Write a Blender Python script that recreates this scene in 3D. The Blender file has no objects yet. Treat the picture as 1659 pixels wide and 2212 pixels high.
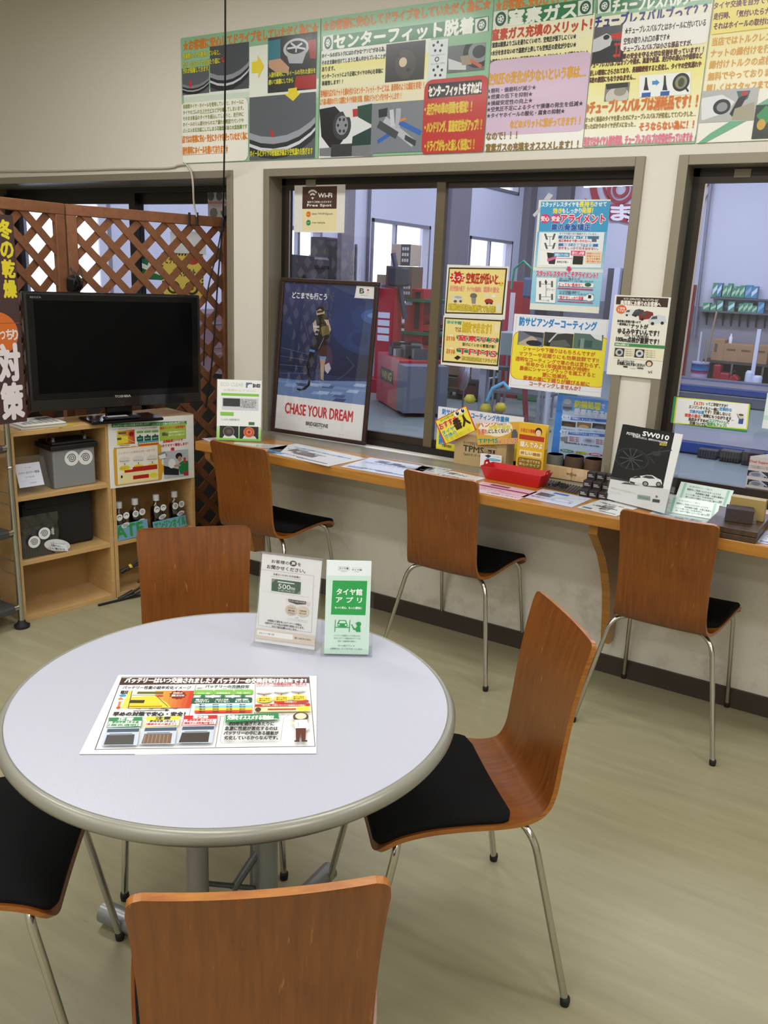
import bpy, math, random
from mathutils import Vector, Matrix
random.seed(7)
C = bpy.context.scene.collection
SC = bpy.context.scene
PI = math.pi

# ------------------------------------------------------------------ camera
F_PX, YAW, PITCH, ROLL = 1842.72, -0.55066, 0.27035, 0.04349
CAM = Vector((0.0, -3.27252, 1.55))
IW, IH = 1659.0, 2212.0
def cam_axes():
    cy, sy, cp, sp = math.cos(YAW), math.sin(YAW), math.cos(PITCH), math.sin(PITCH)
    f = Vector((sy*cp, cy*cp, -sp)); r = Vector((cy, -sy, 0)); u = r.cross(f)
    c, s = math.cos(ROLL), math.sin(ROLL)
    return c*r + s*u, -s*r + c*u, f
CR, CU, CF = cam_axes()
cd = bpy.data.cameras.new('camera'); co = bpy.data.objects.new('camera', cd); C.objects.link(co)
cd.sensor_fit = 'VERTICAL'; cd.sensor_height = 36.0; cd.lens = F_PX/IH*36.0; cd.clip_end = 200
m3 = Matrix((CR, CU, -CF)).transposed()
co.matrix_world = Matrix.Translation(CAM) @ m3.to_4x4()
SC.camera = co

# ------------------------------------------------------------------ light and exposure
SC.view_settings.view_transform = 'Standard'; SC.view_settings.look = 'None'
SC.view_settings.gamma = 1.0; SC.view_settings.use_curve_mapping = False
SC.view_settings.exposure = 0.0
SC.cycles.use_denoising = True
SC.cycles.max_bounces = 10; SC.cycles.diffuse_bounces = 4; SC.cycles.transparent_max_bounces = 16
w = bpy.data.worlds.new('overcast_sky'); SC.world = w; w.use_nodes = True
bg = w.node_tree.nodes['Background']; bg.inputs[0].default_value = (0.86, 0.90, 1.0, 1); bg.inputs[1].default_value = 2.6
def area(name, loc, sx, sy, power, col=(1, 1, 1), rot=(0, 0, 0)):
    l = bpy.data.lights.new(name, 'AREA'); l.shape = 'RECTANGLE'; l.size = sx; l.size_y = sy
    l.energy = power; l.color = col
    o = bpy.data.objects.new(name, l); C.objects.link(o); o.location = loc; o.rotation_euler = rot
    return o
ROOM_W, SHOP_W = 20.0, 115.0
for x in (-2.9, -0.9, 1.3):
    for y in (-1.25, -2.9, -4.7, -6.3):
        area('ceiling_lamp', (x, y, 2.87), 1.2, 0.26, ROOM_W, (0.985, 0.985, 0.985))
for x in (-4.6, -1.2):
    for y in (2.6, 6.4, 10.4):
        area('workshop_lamp', (x, y, 4.75), 2.4, 0.5, SHOP_W, (0.84, 0.87, 1.0))

# ------------------------------------------------------------------ pixel rays on known planes
def ray(x, y):
    return CF + CR*((x-IW/2)/F_PX) - CU*((y-IH/2)/F_PX)
def on_z(x, y, z=0.0):
    d = ray(x, y); return CAM + d*((z-CAM.z)/d.z)
def on_y(x, y, Y=0.0):
    d = ray(x, y); return CAM + d*((Y-CAM.y)/d.y)
def on_x(x, y, X):
    d = ray(x, y); return CAM + d*((X-CAM.x)/d.x)
def on_pl(x, y, P, N):
    d = ray(x, y); P = Vector(P); N = Vector(N); return CAM + d*((P-CAM).dot(N)/d.dot(N))

# ------------------------------------------------------------------ materials
def lin(h):
    if not isinstance(h, str): return (h[0], h[1], h[2], 1)
    h = h.lstrip('#')
    if len(h) == 3: h = ''.join(c*2 for c in h)
    o = []
    for i in (0, 2, 4):
        c = int(h[i:i+2], 16)/255
        o.append(c/12.92 if c <= 0.04045 else ((c+0.055)/1.055)**2.4)
    return (*o, 1)
_M = {}
def M(col, rough=0.5, metal=0.0, coat=0.0, spec=0.5, bump=0.0, bscale=60.0, vary=0.0):
    """A plain painted / plastic / metal surface; bump and vary add a fine procedural grain."""
    k = (col if isinstance(col, str) else tuple(col), rough, metal, coat, spec, bump, bscale, vary)
    if k in _M: return _M[k]
    m = bpy.data.materials.new('surface_' + str(col).strip('#')); m.use_nodes = True
    nt = m.node_tree; b = nt.nodes['Principled BSDF']
    b.inputs['Base Color'].default_value = lin(col); b.inputs['Roughness'].default_value = rough
    b.inputs['Metallic'].default_value = metal; b.inputs['Coat Weight'].default_value = coat
    b.inputs['Coat Roughness'].default_value = 0.12
    b.inputs['Specular IOR Level'].default_value = spec
    if bump or vary:
        tc = nt.nodes.new('ShaderNodeTexCoord'); n = nt.nodes.new('ShaderNodeTexNoise')
        n.inputs['Scale'].default_value = bscale; n.inputs['Detail'].default_value = 4
        nt.links.new(tc.outputs['Object'], n.inputs['Vector'])
        if bump:
            bp = nt.nodes.new('ShaderNodeBump'); bp.inputs['Strength'].default_value = bump; bp.inputs['Distance'].default_value = 0.002
            nt.links.new(n.outputs['Fac'], bp.inputs['Height']); nt.links.new(bp.outputs['Normal'], b.inputs['Normal'])
        if vary:
            mx = nt.nodes.new('ShaderNodeMix'); mx.data_type = 'RGBA'
            c = lin(col); mx.inputs['A'].default_value = tuple(v*(1-vary) for v in c[:3]) + (1,)
            mx.inputs['B'].default_value = tuple(min(1, v*(1+vary)) for v in c[:3]) + (1,)
            nt.links.new(n.outputs['Fac'], mx.inputs['Factor']); nt.links.new(mx.outputs['Result'], b.inputs['Base Color'])
    _M[k] = m; return m
def wood(name, a, b_, scale=(3, 3, 40), rough=0.38, coat=0.0, c=None, axis=None, big=1.5):
    """Wood: stretched grain noise between two browns plus a slow tone change."""
    m = bpy.data.materials.new(name); m.use_nodes = True; nt = m.node_tree; bs = nt.nodes['Principled BSDF']
    tc = nt.nodes.new('ShaderNodeTexCoord'); mp = nt.nodes.new('ShaderNodeMapping'); mp.inputs['Scale'].default_value = scale
    nt.links.new(tc.outputs['Object'], mp.inputs['Vector'])
    n = nt.nodes.new('ShaderNodeTexNoise'); n.inputs['Scale'].default_value = 4; n.inputs['Detail'].default_value = 6; n.inputs['Roughness'].default_value = 0.65
    nt.links.new(mp.outputs['Vector'], n.inputs['Vector'])
    rp = nt.nodes.new('ShaderNodeValToRGB'); rp.color_ramp.elements[0].position = 0.3; rp.color_ramp.elements[1].position = 0.72
    rp.color_ramp.elements[0].color = lin(a); rp.color_ramp.elements[1].color = lin(b_)
    nt.links.new(n.outputs['Fac'], rp.inputs['Fac'])
    n2 = nt.nodes.new('ShaderNodeTexNoise'); n2.inputs['Scale'].default_value = big; n2.inputs['Detail'].default_value = 2
    nt.links.new(tc.outputs['Object'], n2.inputs['Vector'])
    mx = nt.nodes.new('ShaderNodeMix'); mx.data_type = 'RGBA'; mx.inputs['B'].default_value = lin(c or a)
    mr = nt.nodes.new('ShaderNodeMapRange'); mr.inputs['From Min'].default_value = 0.4; mr.inputs['From Max'].default_value = 0.75; mr.inputs['To Max'].default_value = 0.6
    nt.links.new(n2.outputs['Fac'], mr.inputs['Value']); nt.links.new(mr.outputs['Result'], mx.inputs['Factor'])
    nt.links.new(rp.outputs['Color'], mx.inputs['A']); nt.links.new(mx.outputs['Result'], bs.inputs['Base Color'])
    bs.inputs['Roughness'].default_value = rough; bs.inputs['Coat Weight'].default_value = coat; bs.inputs['Coat Roughness'].default_value = 0.2
    return m, (nt, tc, mx, bs)
def clear(name, tint=(1, 1, 1), gloss=0.08, gr=0.02, grazing=0.6):
    """Thin clear pane or film: lets light straight through, with a faint mirror reflection that grows at grazing angles."""
    m = bpy.data.materials.new(name); m.use_nodes = True; nt = m.node_tree
    for n in list(nt.nodes):
        if n.type == 'BSDF_PRINCIPLED': nt.nodes.remove(n)
    t = nt.nodes.new('ShaderNodeBsdfTransparent'); t.inputs[0].default_value = (*tint, 1)
    g = nt.nodes.new('ShaderNodeBsdfGlossy'); g.inputs['Roughness'].default_value = gr
    lw = nt.nodes.new('ShaderNodeLayerWeight'); lw.inputs['Blend'].default_value = 0.25
    mr = nt.nodes.new('ShaderNodeMapRange'); mr.inputs['To Min'].default_value = gloss; mr.inputs['To Max'].default_value = grazing
    nt.links.new(lw.outputs['Facing'], mr.inputs['Value'])
    mx = nt.nodes.new('ShaderNodeMixShader')
    nt.links.new(mr.outputs['Result'], mx.inputs['Fac']); nt.links.new(t.outputs[0], mx.inputs[1]); nt.links.new(g.outputs[0], mx.inputs[2])
    nt.links.new(mx.outputs[0], nt.nodes['Material Output'].inputs[0])
    return m

# ------------------------------------------------------------------ mesh builder
class MB:
    def __init__(s): s.v = []; s.f = []; s.mi = []; s.mats = []; s.sm = []
    def add(s, vs, fs, mat, smooth=False):
        if mat not in s.mats: s.mats.append(mat)
        k = s.mats.index(mat); b = len(s.v)
        s.v += [Vector(p) for p in vs]
        for f in fs: s.f.append([b+i for i in f]); s.mi.append(k); s.sm.append(smooth)
        return s
    def box(s, a, b, mat):
        (x0, y0, z0), (x1, y1, z1) = a, b
        return s.add([(x0,y0,z0),(x1,y0,z0),(x1,y1,z0),(x0,y1,z0),(x0,y0,z1),(x1,y0,z1),(x1,y1,z1),(x0,y1,z1)],
                     [(3,2,1,0),(4,5,6,7),(0,1,5,4),(1,2,6,5),(2,3,7,6),(3,0,4,7)], mat)
    def frame_box(s, O, U, V, W, mat):
        """Parallelepiped from corner O along three edge vectors (U x V points along W for outward faces)."""
        O, U, V, W = map(Vector, (O, U, V, W))
        p = [O, O+U, O+U+V, O+V]; q = [x+W for x in p]
        fs = [(3,2,1,0),(4,5,6,7),(0,1,5,4),(1,2,6,5),(2,3,7,6),(3,0,4,7)]
        if U.cross(V).dot(W) < 0: fs = [f[::-1] for f in fs]
        return s.add(p+q, fs, mat)
    def prism(s, poly, W, mat, smooth=False):
        """Extrude a planar polygon (3-D points) along W."""
        W = Vector(W); p = [Vector(x) for x in poly]; n = len(p)
        nn = Vector((0,0,0))
        for i in range(n): nn += (p[i]-p[0]).cross(p[(i+1) % n]-p[0])
        if nn.dot(W) < 0: p = p[::-1]
        s.add(p + [x+W for x in p], [tuple(range(n))[::-1], tuple(range(n, 2*n))], mat)
        s.add(p + [x+W for x in p], [(i, (i+1) % n, n+(i+1) % n, n+i) for i in range(n)], mat, smooth)
        return s
    def tube(s, pts, r, mat, n=10, cap=True, r2=None):
        pts = [Vector(p) for p in pts]; rings = []; up = None
        for i, p in enumerate(pts):
            t = (pts[min(i+1, len(pts)-1)] - pts[max(i-1, 0)]).normalized()
            if up is None:
                up = Vector((0,0,1)) if abs(t.z) < 0.9 else Vector((1,0,0))
            a = t.cross(up).normalized(); b = a.cross(t).normalized(); up = b
            rr = r if r2 is None else r + (r2-r)*i/(len(pts)-1)
            rings.append([p + (a*math.cos(k*2*PI/n) + b*math.sin(k*2*PI/n))*rr for k in range(n)])
        vs = [v for rg in rings for v in rg]
        fs = [(i*n+k, i*n+(k+1) % n, (i+1)*n+(k+1) % n, (i+1)*n+k) for i in range(len(pts)-1) for k in range(n)]
        s.add(vs, [f[::-1] for f in fs], mat, True)
        if cap:
            s.add(rings[0], [tuple(range(n))], mat); s.add(rings[-1], [tuple(range(n))[::-1]], mat)
        return s
    def lathe(s, prof, c, mat, n=24, smooth=True):
        c = Vector(c); m = len(prof)
        vs = [c + Vector((r*math.cos(k*2*PI/n), r*math.sin(k*2*PI/n), z)) for (r, z) in prof for k in range(n)]
        fs = [(i*n+k, i*n+(k+1) % n, (i+1)*n+(k+1) % n, (i+1)*n+k) for i in range(m-1) for k in range(n)]
        s.add(vs, fs, mat, smooth)
        if prof[0][0] > 1e-6: s.add(vs[:n], [tuple(range(n))[::-1]], mat)
        if prof[-1][0] > 1e-6: s.add(vs[-n:], [tuple(range(n))], mat)
        return s
    def build(s, name, parent=None, bevel=0.0, org=None, seg=2, loc=None):
        """Link as ONE mesh object. org: subtract this point so the mesh is local to a base there."""
        me = bpy.data.meshes.new(name)
        o0 = Vector(org) if org is not None else Vector((0,0,0))
        me.from_pydata([tuple(v-o0) for v in s.v], [], s.f)
        for m in s.mats: me.materials.append(m)
        me.polygons.foreach_set('material_index', s.mi); me.polygons.foreach_set('use_smooth', s.sm)
        me.update()
        o = bpy.data.objects.new(name, me); C.objects.link(o)
        if parent is not None: o.parent = parent
        elif org is not None: o.location = o0
        if loc is not None: o.location = loc
        if bevel:
            bm = o.modifiers.new('bevel', 'BEVEL'); bm.width = bevel; bm.segments = seg; bm.limit_method = 'ANGLE'; bm.angle_limit = 0.7
            bm.use_clamp_overlap = True
        return o
def tag(o, label, cat, group=None, kind=None):
    o['label'] = label; o['category'] = cat
    if group: o['group'] = group
    if kind: o['kind'] = kind
    return o
def thing(name, label, cat, loc=(0,0,0), rz=0.0, group=None):
    o = bpy.data.objects.new(name, None); C.objects.link(o); o.empty_display_size = 0.05
    o.location = loc; o.rotation_euler = (0, 0, rz)
    return tag(o, label, cat, group)
def struct(o): o['kind'] = 'structure'; return o
def dup(root, loc=None, rz=None, label=None, group=None):
    r = root.copy(); C.objects.link(r)
    if loc is not None: r.location = loc
    if rz is not None: r.rotation_euler = (0, 0, rz)
    if label: r['label'] = label
    if group: r['group'] = group
    for ch in list(root.children):
        c = ch.copy(); C.objects.link(c); c.parent = r
        for g in list(ch.children):
            d = g.copy(); C.objects.link(d); d.parent = c
    return r

# ------------------------------------------------------------------ lettering
_T = {}
def glyphs(s):
    if s in _T: return _T[s]
    c = bpy.data.curves.new('t', 'FONT'); c.body = s; c.resolution_u = 2
    o = bpy.data.objects.new('t', c); me = bpy.data.meshes.new_from_object(o)
    vs = [(v.co.x, v.co.y) for v in me.vertices]; fs = [tuple(p.vertices) for p in me.polygons]
    bpy.data.objects.remove(o); bpy.data.curves.remove(c); bpy.data.meshes.remove(me)
    if not vs: vs, fs = [(0, 0), (1, 1)], []
    x0 = min(v[0] for v in vs); x1 = max(v[0] for v in vs); y0 = min(v[1] for v in vs); y1 = max(v[1] for v in vs)
    sx = max(x1-x0, 1e-6); sy = max(y1-y0, 1e-6)
    _T[s] = ([((x-x0)/sx, (y-y0)/sy) for x, y in vs], fs); return _T[s]
def clip_poly(poly, R):
    x0, y0, x1, y1 = R
    for ax, lim, sg in ((0, x0, 1), (0, x1, -1), (1, y0, 1), (1, y1, -1)):
        out = []
        for i in range(len(poly)):
            a, b = poly[i-1], poly[i]
            ia, ib = sg*(a[ax]-lim) >= 0, sg*(b[ax]-lim) >= 0
            if ia != ib:
                t = (lim-a[ax])/(b[ax]-a[ax]); out.append((a[0]+(b[0]-a[0])*t, a[1]+(b[1]-a[1])*t))
            if ib: out.append(b)
        poly = out
        if not poly: break
    return poly
class Print:
    """A printed sheet or board: base + flat print laid on it, all in its own plane. O = top left corner, U right, D down, N towards the viewer."""
    def __init__(s, O, U, D, base='#f4f4f0', th=0.0008, rough=0.45, coat=0.0, edge=None):
        s.O = Vector(O); s.w = Vector(U).length; s.h = Vector(D).length
        s.U = Vector(U)/s.w; s.D = Vector(D)/s.h; s.N = s.D.cross(s.U).normalized()
        s.th = th; s.base = base; s.edge = edge; s.rough = rough; s.coat = coat
        s.view = None; s.sh = []; s.tx = []; s.k = 0; s.clip = (0, 0, s.w, s.h)
    def crop(s, ox, oy, sc): s.view = (ox, oy, sc); return s
    def pt(s, x, y):
        if s.view is None: return (x/100*s.w, y/100*s.h)
        ox, oy, sc = s.view
        d = on_pl(ox+x/sc, oy+y/sc, s.O, s.N) - s.O
        return (d.dot(s.U), d.dot(s.D))
    def P3(s, u, v, k): return s.O + s.U*u + s.D*v + s.N*(0.000025*k)
    def _m(s, col): return M(col, s.rough, 0, s.coat)
    def poly_uv(s, p, col):
        p = clip_poly(list(p), s.clip)
        if len(p) > 2: s.k += 1; s.sh.append((p, col, s.k))
    def poly(s, pts, col): s.poly_uv([s.pt(*q) for q in pts], col)
    def box(s, x0, y0, x1, y1):
        a, b = s.pt(x0, y0), s.pt(x1, y1); return a[0], a[1], b[0], b[1]
    def rect(s, x0, y0, x1, y1, col):
        a, b, c, d = s.box(x0, y0, x1, y1); s.poly_uv([(a,b),(c,b),(c,d),(a,d)], col)
    def rrect(s, x0, y0, x1, y1, col, r=0.01):
        a, b, c, d = s.box(x0, y0, x1, y1); p = []
        for cx, cy, t in ((a+r,b+r,180),(c-r,b+r,270),(c-r,d-r,0),(a+r,d-r,90)):
            p += [(cx+r*math.cos(math.radians(t+i*18)), cy+r*math.sin(math.radians(t+i*18))) for i in range(6)]
        s.poly_uv(p, col)
    def ell(s, x0, y0, x1, y1, col, n=28, a0=0, a1=360):
        a, b, c, d = s.box(x0, y0, x1, y1); cx, cy, rx, ry = (a+c)/2, (b+d)/2, (c-a)/2, (d-b)/2
        s.poly_uv([(cx+rx*math.cos(math.radians(a0+(a1-a0)*i/n)), cy+ry*math.sin(math.radians(a0+(a1-a0)*i/n))) for i in range(n+(0 if a1-a0 >= 360 else 1))], col)
    def line(s, pts, wd, col):
        q = [Vector(s.pt(*p)) for p in pts]
        for a, b in zip(q, q[1:]):
            t = (b-a)
            if t.length < 1e-7: continue
            t.normalize(); n = Vector((-t.y, t.x))*wd/2; e = t*wd*0.3
            s.poly_uv([tuple(a-n-e), tuple(b-n+e), tuple(b+n+e), tuple(a+n-e)], col)
    def grad(s, x0, y0, x1, y1, c0, c1, n=8, vert=True):
        A, B = lin(c0), lin(c1); p, q, u, v = s.box(x0, y0, x1, y1)
        for i in range(n):
            t = (i+0.5)/n; c = tuple(round(A[j]+(B[j]-A[j])*t, 4) for j in range(3))
            if vert: a, b, e, f = p, q+(v-q)*i/n, u, q+(v-q)*(i+1)/n
            else: a, b, e, f = p+(u-p)*i/n, q, p+(u-p)*(i+1)/n, v
            s.poly_uv([(a, b), (e, b), (e, f), (a, f)], c)
    def photo(s, x0, y0, x1, y1, col):
        """Start a picture: fills its box and clips what follows to it until end()."""
        s.rect(x0, y0, x1, y1, col); a, b, c, d = s.box(x0, y0, x1, y1); s.clip = (max(0, a), max(0, b), min(s.w, c), min(s.h, d))
    def end(s): s.clip = (0, 0, s.w, s.h)
    def _t(s, a, b, c, d, t, col, bold, nc, slant=0):
        s.k += 1; s.tx.append((a, b, c, d, t, col, bold, nc, s.k, slant)); s.k += int(nc*0.4)+1
    def tl(s, x0, y0, x1, y1, h, t, col, bold=0.03, out=None, ow=0.08):
        """One line of text from mid-height start (x0, y0) to end (x1, y1), h high, in the current coordinates."""
        a, b = s.pt(x0, y0), s.pt(x1, y1); hh = abs(s.pt(x0, y0+h)[1]-a[1]); m = (a[1]+b[1])/2
        if out: s._t(a[0], m-hh/2, b[0], m+hh/2, t, out, ow, 8)
        s._t(a[0], m-hh/2, b[0], m+hh/2, t, col, bold, 4 if bold else 1)
    def text(s, x0, y0, x1, y1, t, col, bold=0.0, out=None, ow=0.09, slant=0.0):
        a, b, c, d = s.box(x0, y0, x1, y1)
        if out: s._t(a, b, c, d, t, out, ow, 8, slant)
        s._t(a, b, c, d, t, col, bold, 4 if bold else 1, slant)
    def lines(s, x0, y0, x1, y1, rows, col, bold=0.0, gap=0.35, out=None, left=None):
        """Rows of text spread over the box; a row's width follows its length."""
        n = len(rows); L = max(len(r) for r in rows)
        for i, r in enumerate(rows):
            ya = y0+(y1-y0)*i/n; yb = y0+(y1-y0)*(i+1-gap)/n
            if r: s.text(x0, ya, x0+(x1-x0)*len(r)/L, yb, r, col, bold, out)
    def build(s, name, label=None, cat=None, group=None, parent=None, org=None):
        mb = MB(); e = M(s.edge or s.base, s.rough, 0, s.coat)
        mb.frame_box(s.O - s.N*s.th, s.U*s.w, s.D*s.h, s.N*s.th, e)
        for p, col, k in s.sh:
            q = [s.P3(u, v, k) for u, v in p]
            ar = sum(p[i-1][0]*p[i][1]-p[i][0]*p[i-1][1] for i in range(len(p)))
            if ar > 0: q = q[::-1]
            mb.add(q, [tuple(range(len(q)))], s._m(col))
        base = org if org is not None else s.O + s.U*s.w/2 + s.D*s.h
        o = mb.build(name, parent, org=base)
        if s.tx:
            tb = MB()
            for a, b, c, d, t, col, bd, nc, k, sl in s.tx:
                vs, fs = glyphs(t); hh = d-b; r = bd*hh
                offs = [(0, 0)] if nc == 1 else [(r*math.cos(i*2*PI/nc), r*math.sin(i*2*PI/nc)) for i in range(nc)]
                for j, (du, dv) in enumerate(offs):
                    q = []; kk = k + j*0.4
                    for x, y in vs:
                        u = a+x*(c-a)+du+sl*y*hh; v = b+(1-y)*hh+dv
                        q.append(s.P3(min(max(u, 0), s.w), min(max(v, 0), s.h), kk))
                    tb.add(q, fs, s._m(col))
            tb.build('lettering', o, org=base)
        if label: tag(o, label, cat, group)
        return o
def sheet_on_y(Y, pts, **kw):
    """Upright print on the plane y = Y from photo pixels TL, TR, BL."""
    a, b, c = [on_y(*p, Y) for p in pts]
    x0 = (a.x+c.x)/2; z1 = (a.z+b.z)/2
    return Print((x0, Y, z1), (b.x-a.x, 0, 0), (0, 0, c.z-z1), **kw)

def stand_sheet(BL, BR, TL, z, lean, **kw):
    """A sheet standing on height z: bottom corners and top left corner from photo pixels, leaning back by lean degrees."""
    a, b = on_z(*BL, z), on_z(*BR, z); U = b-a; n = Vector((U.y, -U.x, 0)).normalized()
    if n.dot(CAM-a) < 0: n = -n
    L = math.radians(lean); up = Vector((0, 0, math.cos(L))) - n*math.sin(L); N = U.cross(up)
    t = on_pl(*TL, a, N); h = (t-a).dot(up)
    return Print(a + up*h, U, -up*h, **kw)
# ================================================================== SETTING
def wall_mat():
    m = M('#ddd8cc', 0.6, bump=0.25, bscale=140).copy(); m.name = 'cream_wallcovering'; nt = m.node_tree; b = nt.nodes['Principled BSDF']
    tc = nt.nodes.new('ShaderNodeTexCoord')
    n = nt.nodes.new('ShaderNodeTexNoise'); n.inputs['Scale'].default_value = 5.5; n.inputs['Detail'].default_value = 5; n.inputs['Roughness'].default_value = 0.7
    nt.links.new(tc.outputs['Object'], n.inputs['Vector'])
    sp = nt.nodes.new('ShaderNodeSeparateXYZ'); nt.links.new(tc.outputs['Object'], sp.inputs[0])
    hz = nt.nodes.new('ShaderNodeMapRange'); hz.inputs['From Min'].default_value = 0.62; hz.inputs['From Max'].default_value = 0.2
    nt.links.new(sp.outputs['Z'], hz.inputs['Value'])
    st = nt.nodes.new('ShaderNodeMapRange'); st.inputs['From Min'].default_value = 0.52; st.inputs['From Max'].default_value = 0.9; st.inputs['To Max'].default_value = 0.7
    nt.links.new(n.outputs['Fac'], st.inputs['Value'])
    mu = nt.nodes.new('ShaderNodeMath'); mu.operation = 'MULTIPLY'; nt.links.new(hz.outputs['Result'], mu.inputs[0]); nt.links.new(st.outputs['Result'], mu.inputs[1])
    mx = nt.nodes.new('ShaderNodeMix'); mx.data_type = 'RGBA'; mx.inputs['A'].default_value = lin('#ddd8cc'); mx.inputs['B'].default_value = lin('#6f6450')
    nt.links.new(mu.outputs[0], mx.inputs['Factor']); nt.links.new(mx.outputs['Result'], b.inputs['Base Color'])
    return m
def floor_mat():
    m = bpy.data.materials.new('beige_vinyl_floor'); m.use_nodes = True; nt = m.node_tree; b = nt.nodes['Principled BSDF']
    tc = nt.nodes.new('ShaderNodeTexCoord'); mp = nt.nodes.new('ShaderNodeMapping'); mp.inputs['Rotation'].default_value = (0, 0, 0.05); mp.inputs['Scale'].default_value = (1.0, 9, 1)
    nt.links.new(tc.outputs['Object'], mp.inputs['Vector'])
    n = nt.nodes.new('ShaderNodeTexNoise'); n.inputs['Scale'].default_value = 2.2; n.inputs['Detail'].default_value = 7; n.inputs['Roughness'].default_value = 0.6
    nt.links.new(mp.outputs['Vector'], n.inputs['Vector'])
    rp = nt.nodes.new('ShaderNodeValToRGB'); rp.color_ramp.elements[0].position = 0.3; rp.color_ramp.elements[1].position = 0.7
    rp.color_ramp.elements[0].color = lin('#948e70'); rp.color_ramp.elements[1].color = lin('#a29c7d')
    nt.links.new(n.outputs['Fac'], rp.inputs['Fac'])
    # a few dark scuffs
    n2 = nt.nodes.new('ShaderNodeTexNoise'); n2.inputs['Scale'].default_value = 9; n2.inputs['Detail'].default_value = 3
    mp2 = nt.nodes.new('ShaderNodeMapping'); mp2.inputs['Scale'].default_value = (1, 5, 1); mp2.inputs['Rotation'].default_value = (0, 0, 0.9)
    nt.links.new(tc.outputs['Object'], mp2.inputs['Vector']); nt.links.new(mp2.outputs['Vector'], n2.inputs['Vector'])
    mr = nt.nodes.new('ShaderNodeMapRange'); mr.inputs['From Min'].default_value = 0.72; mr.inputs['From Max'].default_value = 0.8; mr.inputs['To Max'].default_value = 0.5
    nt.links.new(n2.outputs['Fac'], mr.inputs['Value'])
    mx = nt.nodes.new('ShaderNodeMix'); mx.data_type = 'RGBA'; mx.inputs['B'].default_value = lin('#5a5344')
    nt.links.new(mr.outputs['Result'], mx.inputs['Factor']); nt.links.new(rp.outputs['Color'], mx.inputs['A']); nt.links.new(mx.outputs['Result'], b.inputs['Base Color'])
    b.inputs['Roughness'].default_value = 0.36; b.inputs['Specular IOR Level'].default_value = 0.45
    return m
WALL = wall_mat(); FLOOR = floor_mat()
GREYF = M('#8d8573', 0.32, 0.25); BRONZE = M('#3a3128', 0.35, 0.35); DARKF = M('#1f1b18', 0.4, 0.2); OLIVE = M('#6d624c', 0.35, 0.3)
GLASS = clear('window_glass', (0.93, 0.95, 1.0), 0.035, 0.01, 0.35)
ACRYL = clear('clear_acrylic', (0.985, 0.99, 0.99), 0.03, 0.03, 0.4)
XL, XR, YR, ZC = -5.6, 3.6, -7.2, 2.9; W1X = -2.93
struct(MB().box((XL, YR, -0.05), (XR, 0.0, 0.0), FLOOR).box((XL, 0, -0.05), (W1X, 0.35, 0.0), FLOOR).build('floor'))
struct(MB().box((XL, YR, ZC), (XR, 0.13, ZC+0.06), M('#e9e6df', 0.8)).build('ceiling'))
struct(MB().box((XL-0.1, YR, 0), (XL, 0.35, ZC), WALL).build('wall_left'))
struct(MB().box((XR, YR, 0), (XR+0.1, 0.13, ZC), WALL).build('wall_right'))
struct(MB().box((XL, YR-0.1, 0), (XR, YR, ZC), WALL).build('wall_rear'))
ZH, ZS = 2.0, 0.775
W1 = (-5.1, -2.93); W2 = (-2.737, -0.972); W3 = (-0.853, 0.95)
b = MB()
b.box((XL, 0, ZH), (W1[1], 0.35, ZC), WALL); b.box((W1[1], 0, ZH), (XR, 0.13, ZC), WALL)
b.box((XL, 0, 0), (W1[0], 0.35, ZH), WALL)
b.box((W1[1], 0, 0), (W2[0], 0.13, ZH), WALL); b.box((W2[0], 0, 0), (XR, 0.13, ZS), WALL)
b.box((W2[1], 0, ZS), (W3[0], 0.13, ZH), WALL); b.box((W3[1], 0, ZS), (XR, 0.13, ZH), WALL)
struct(b.build('wall_back'))
struct(MB().box((W1[1], -0.012, 0), (XR, 0.0, 0.078), M('#3b322b', 0.45)).build('baseboard_back'))

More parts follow.
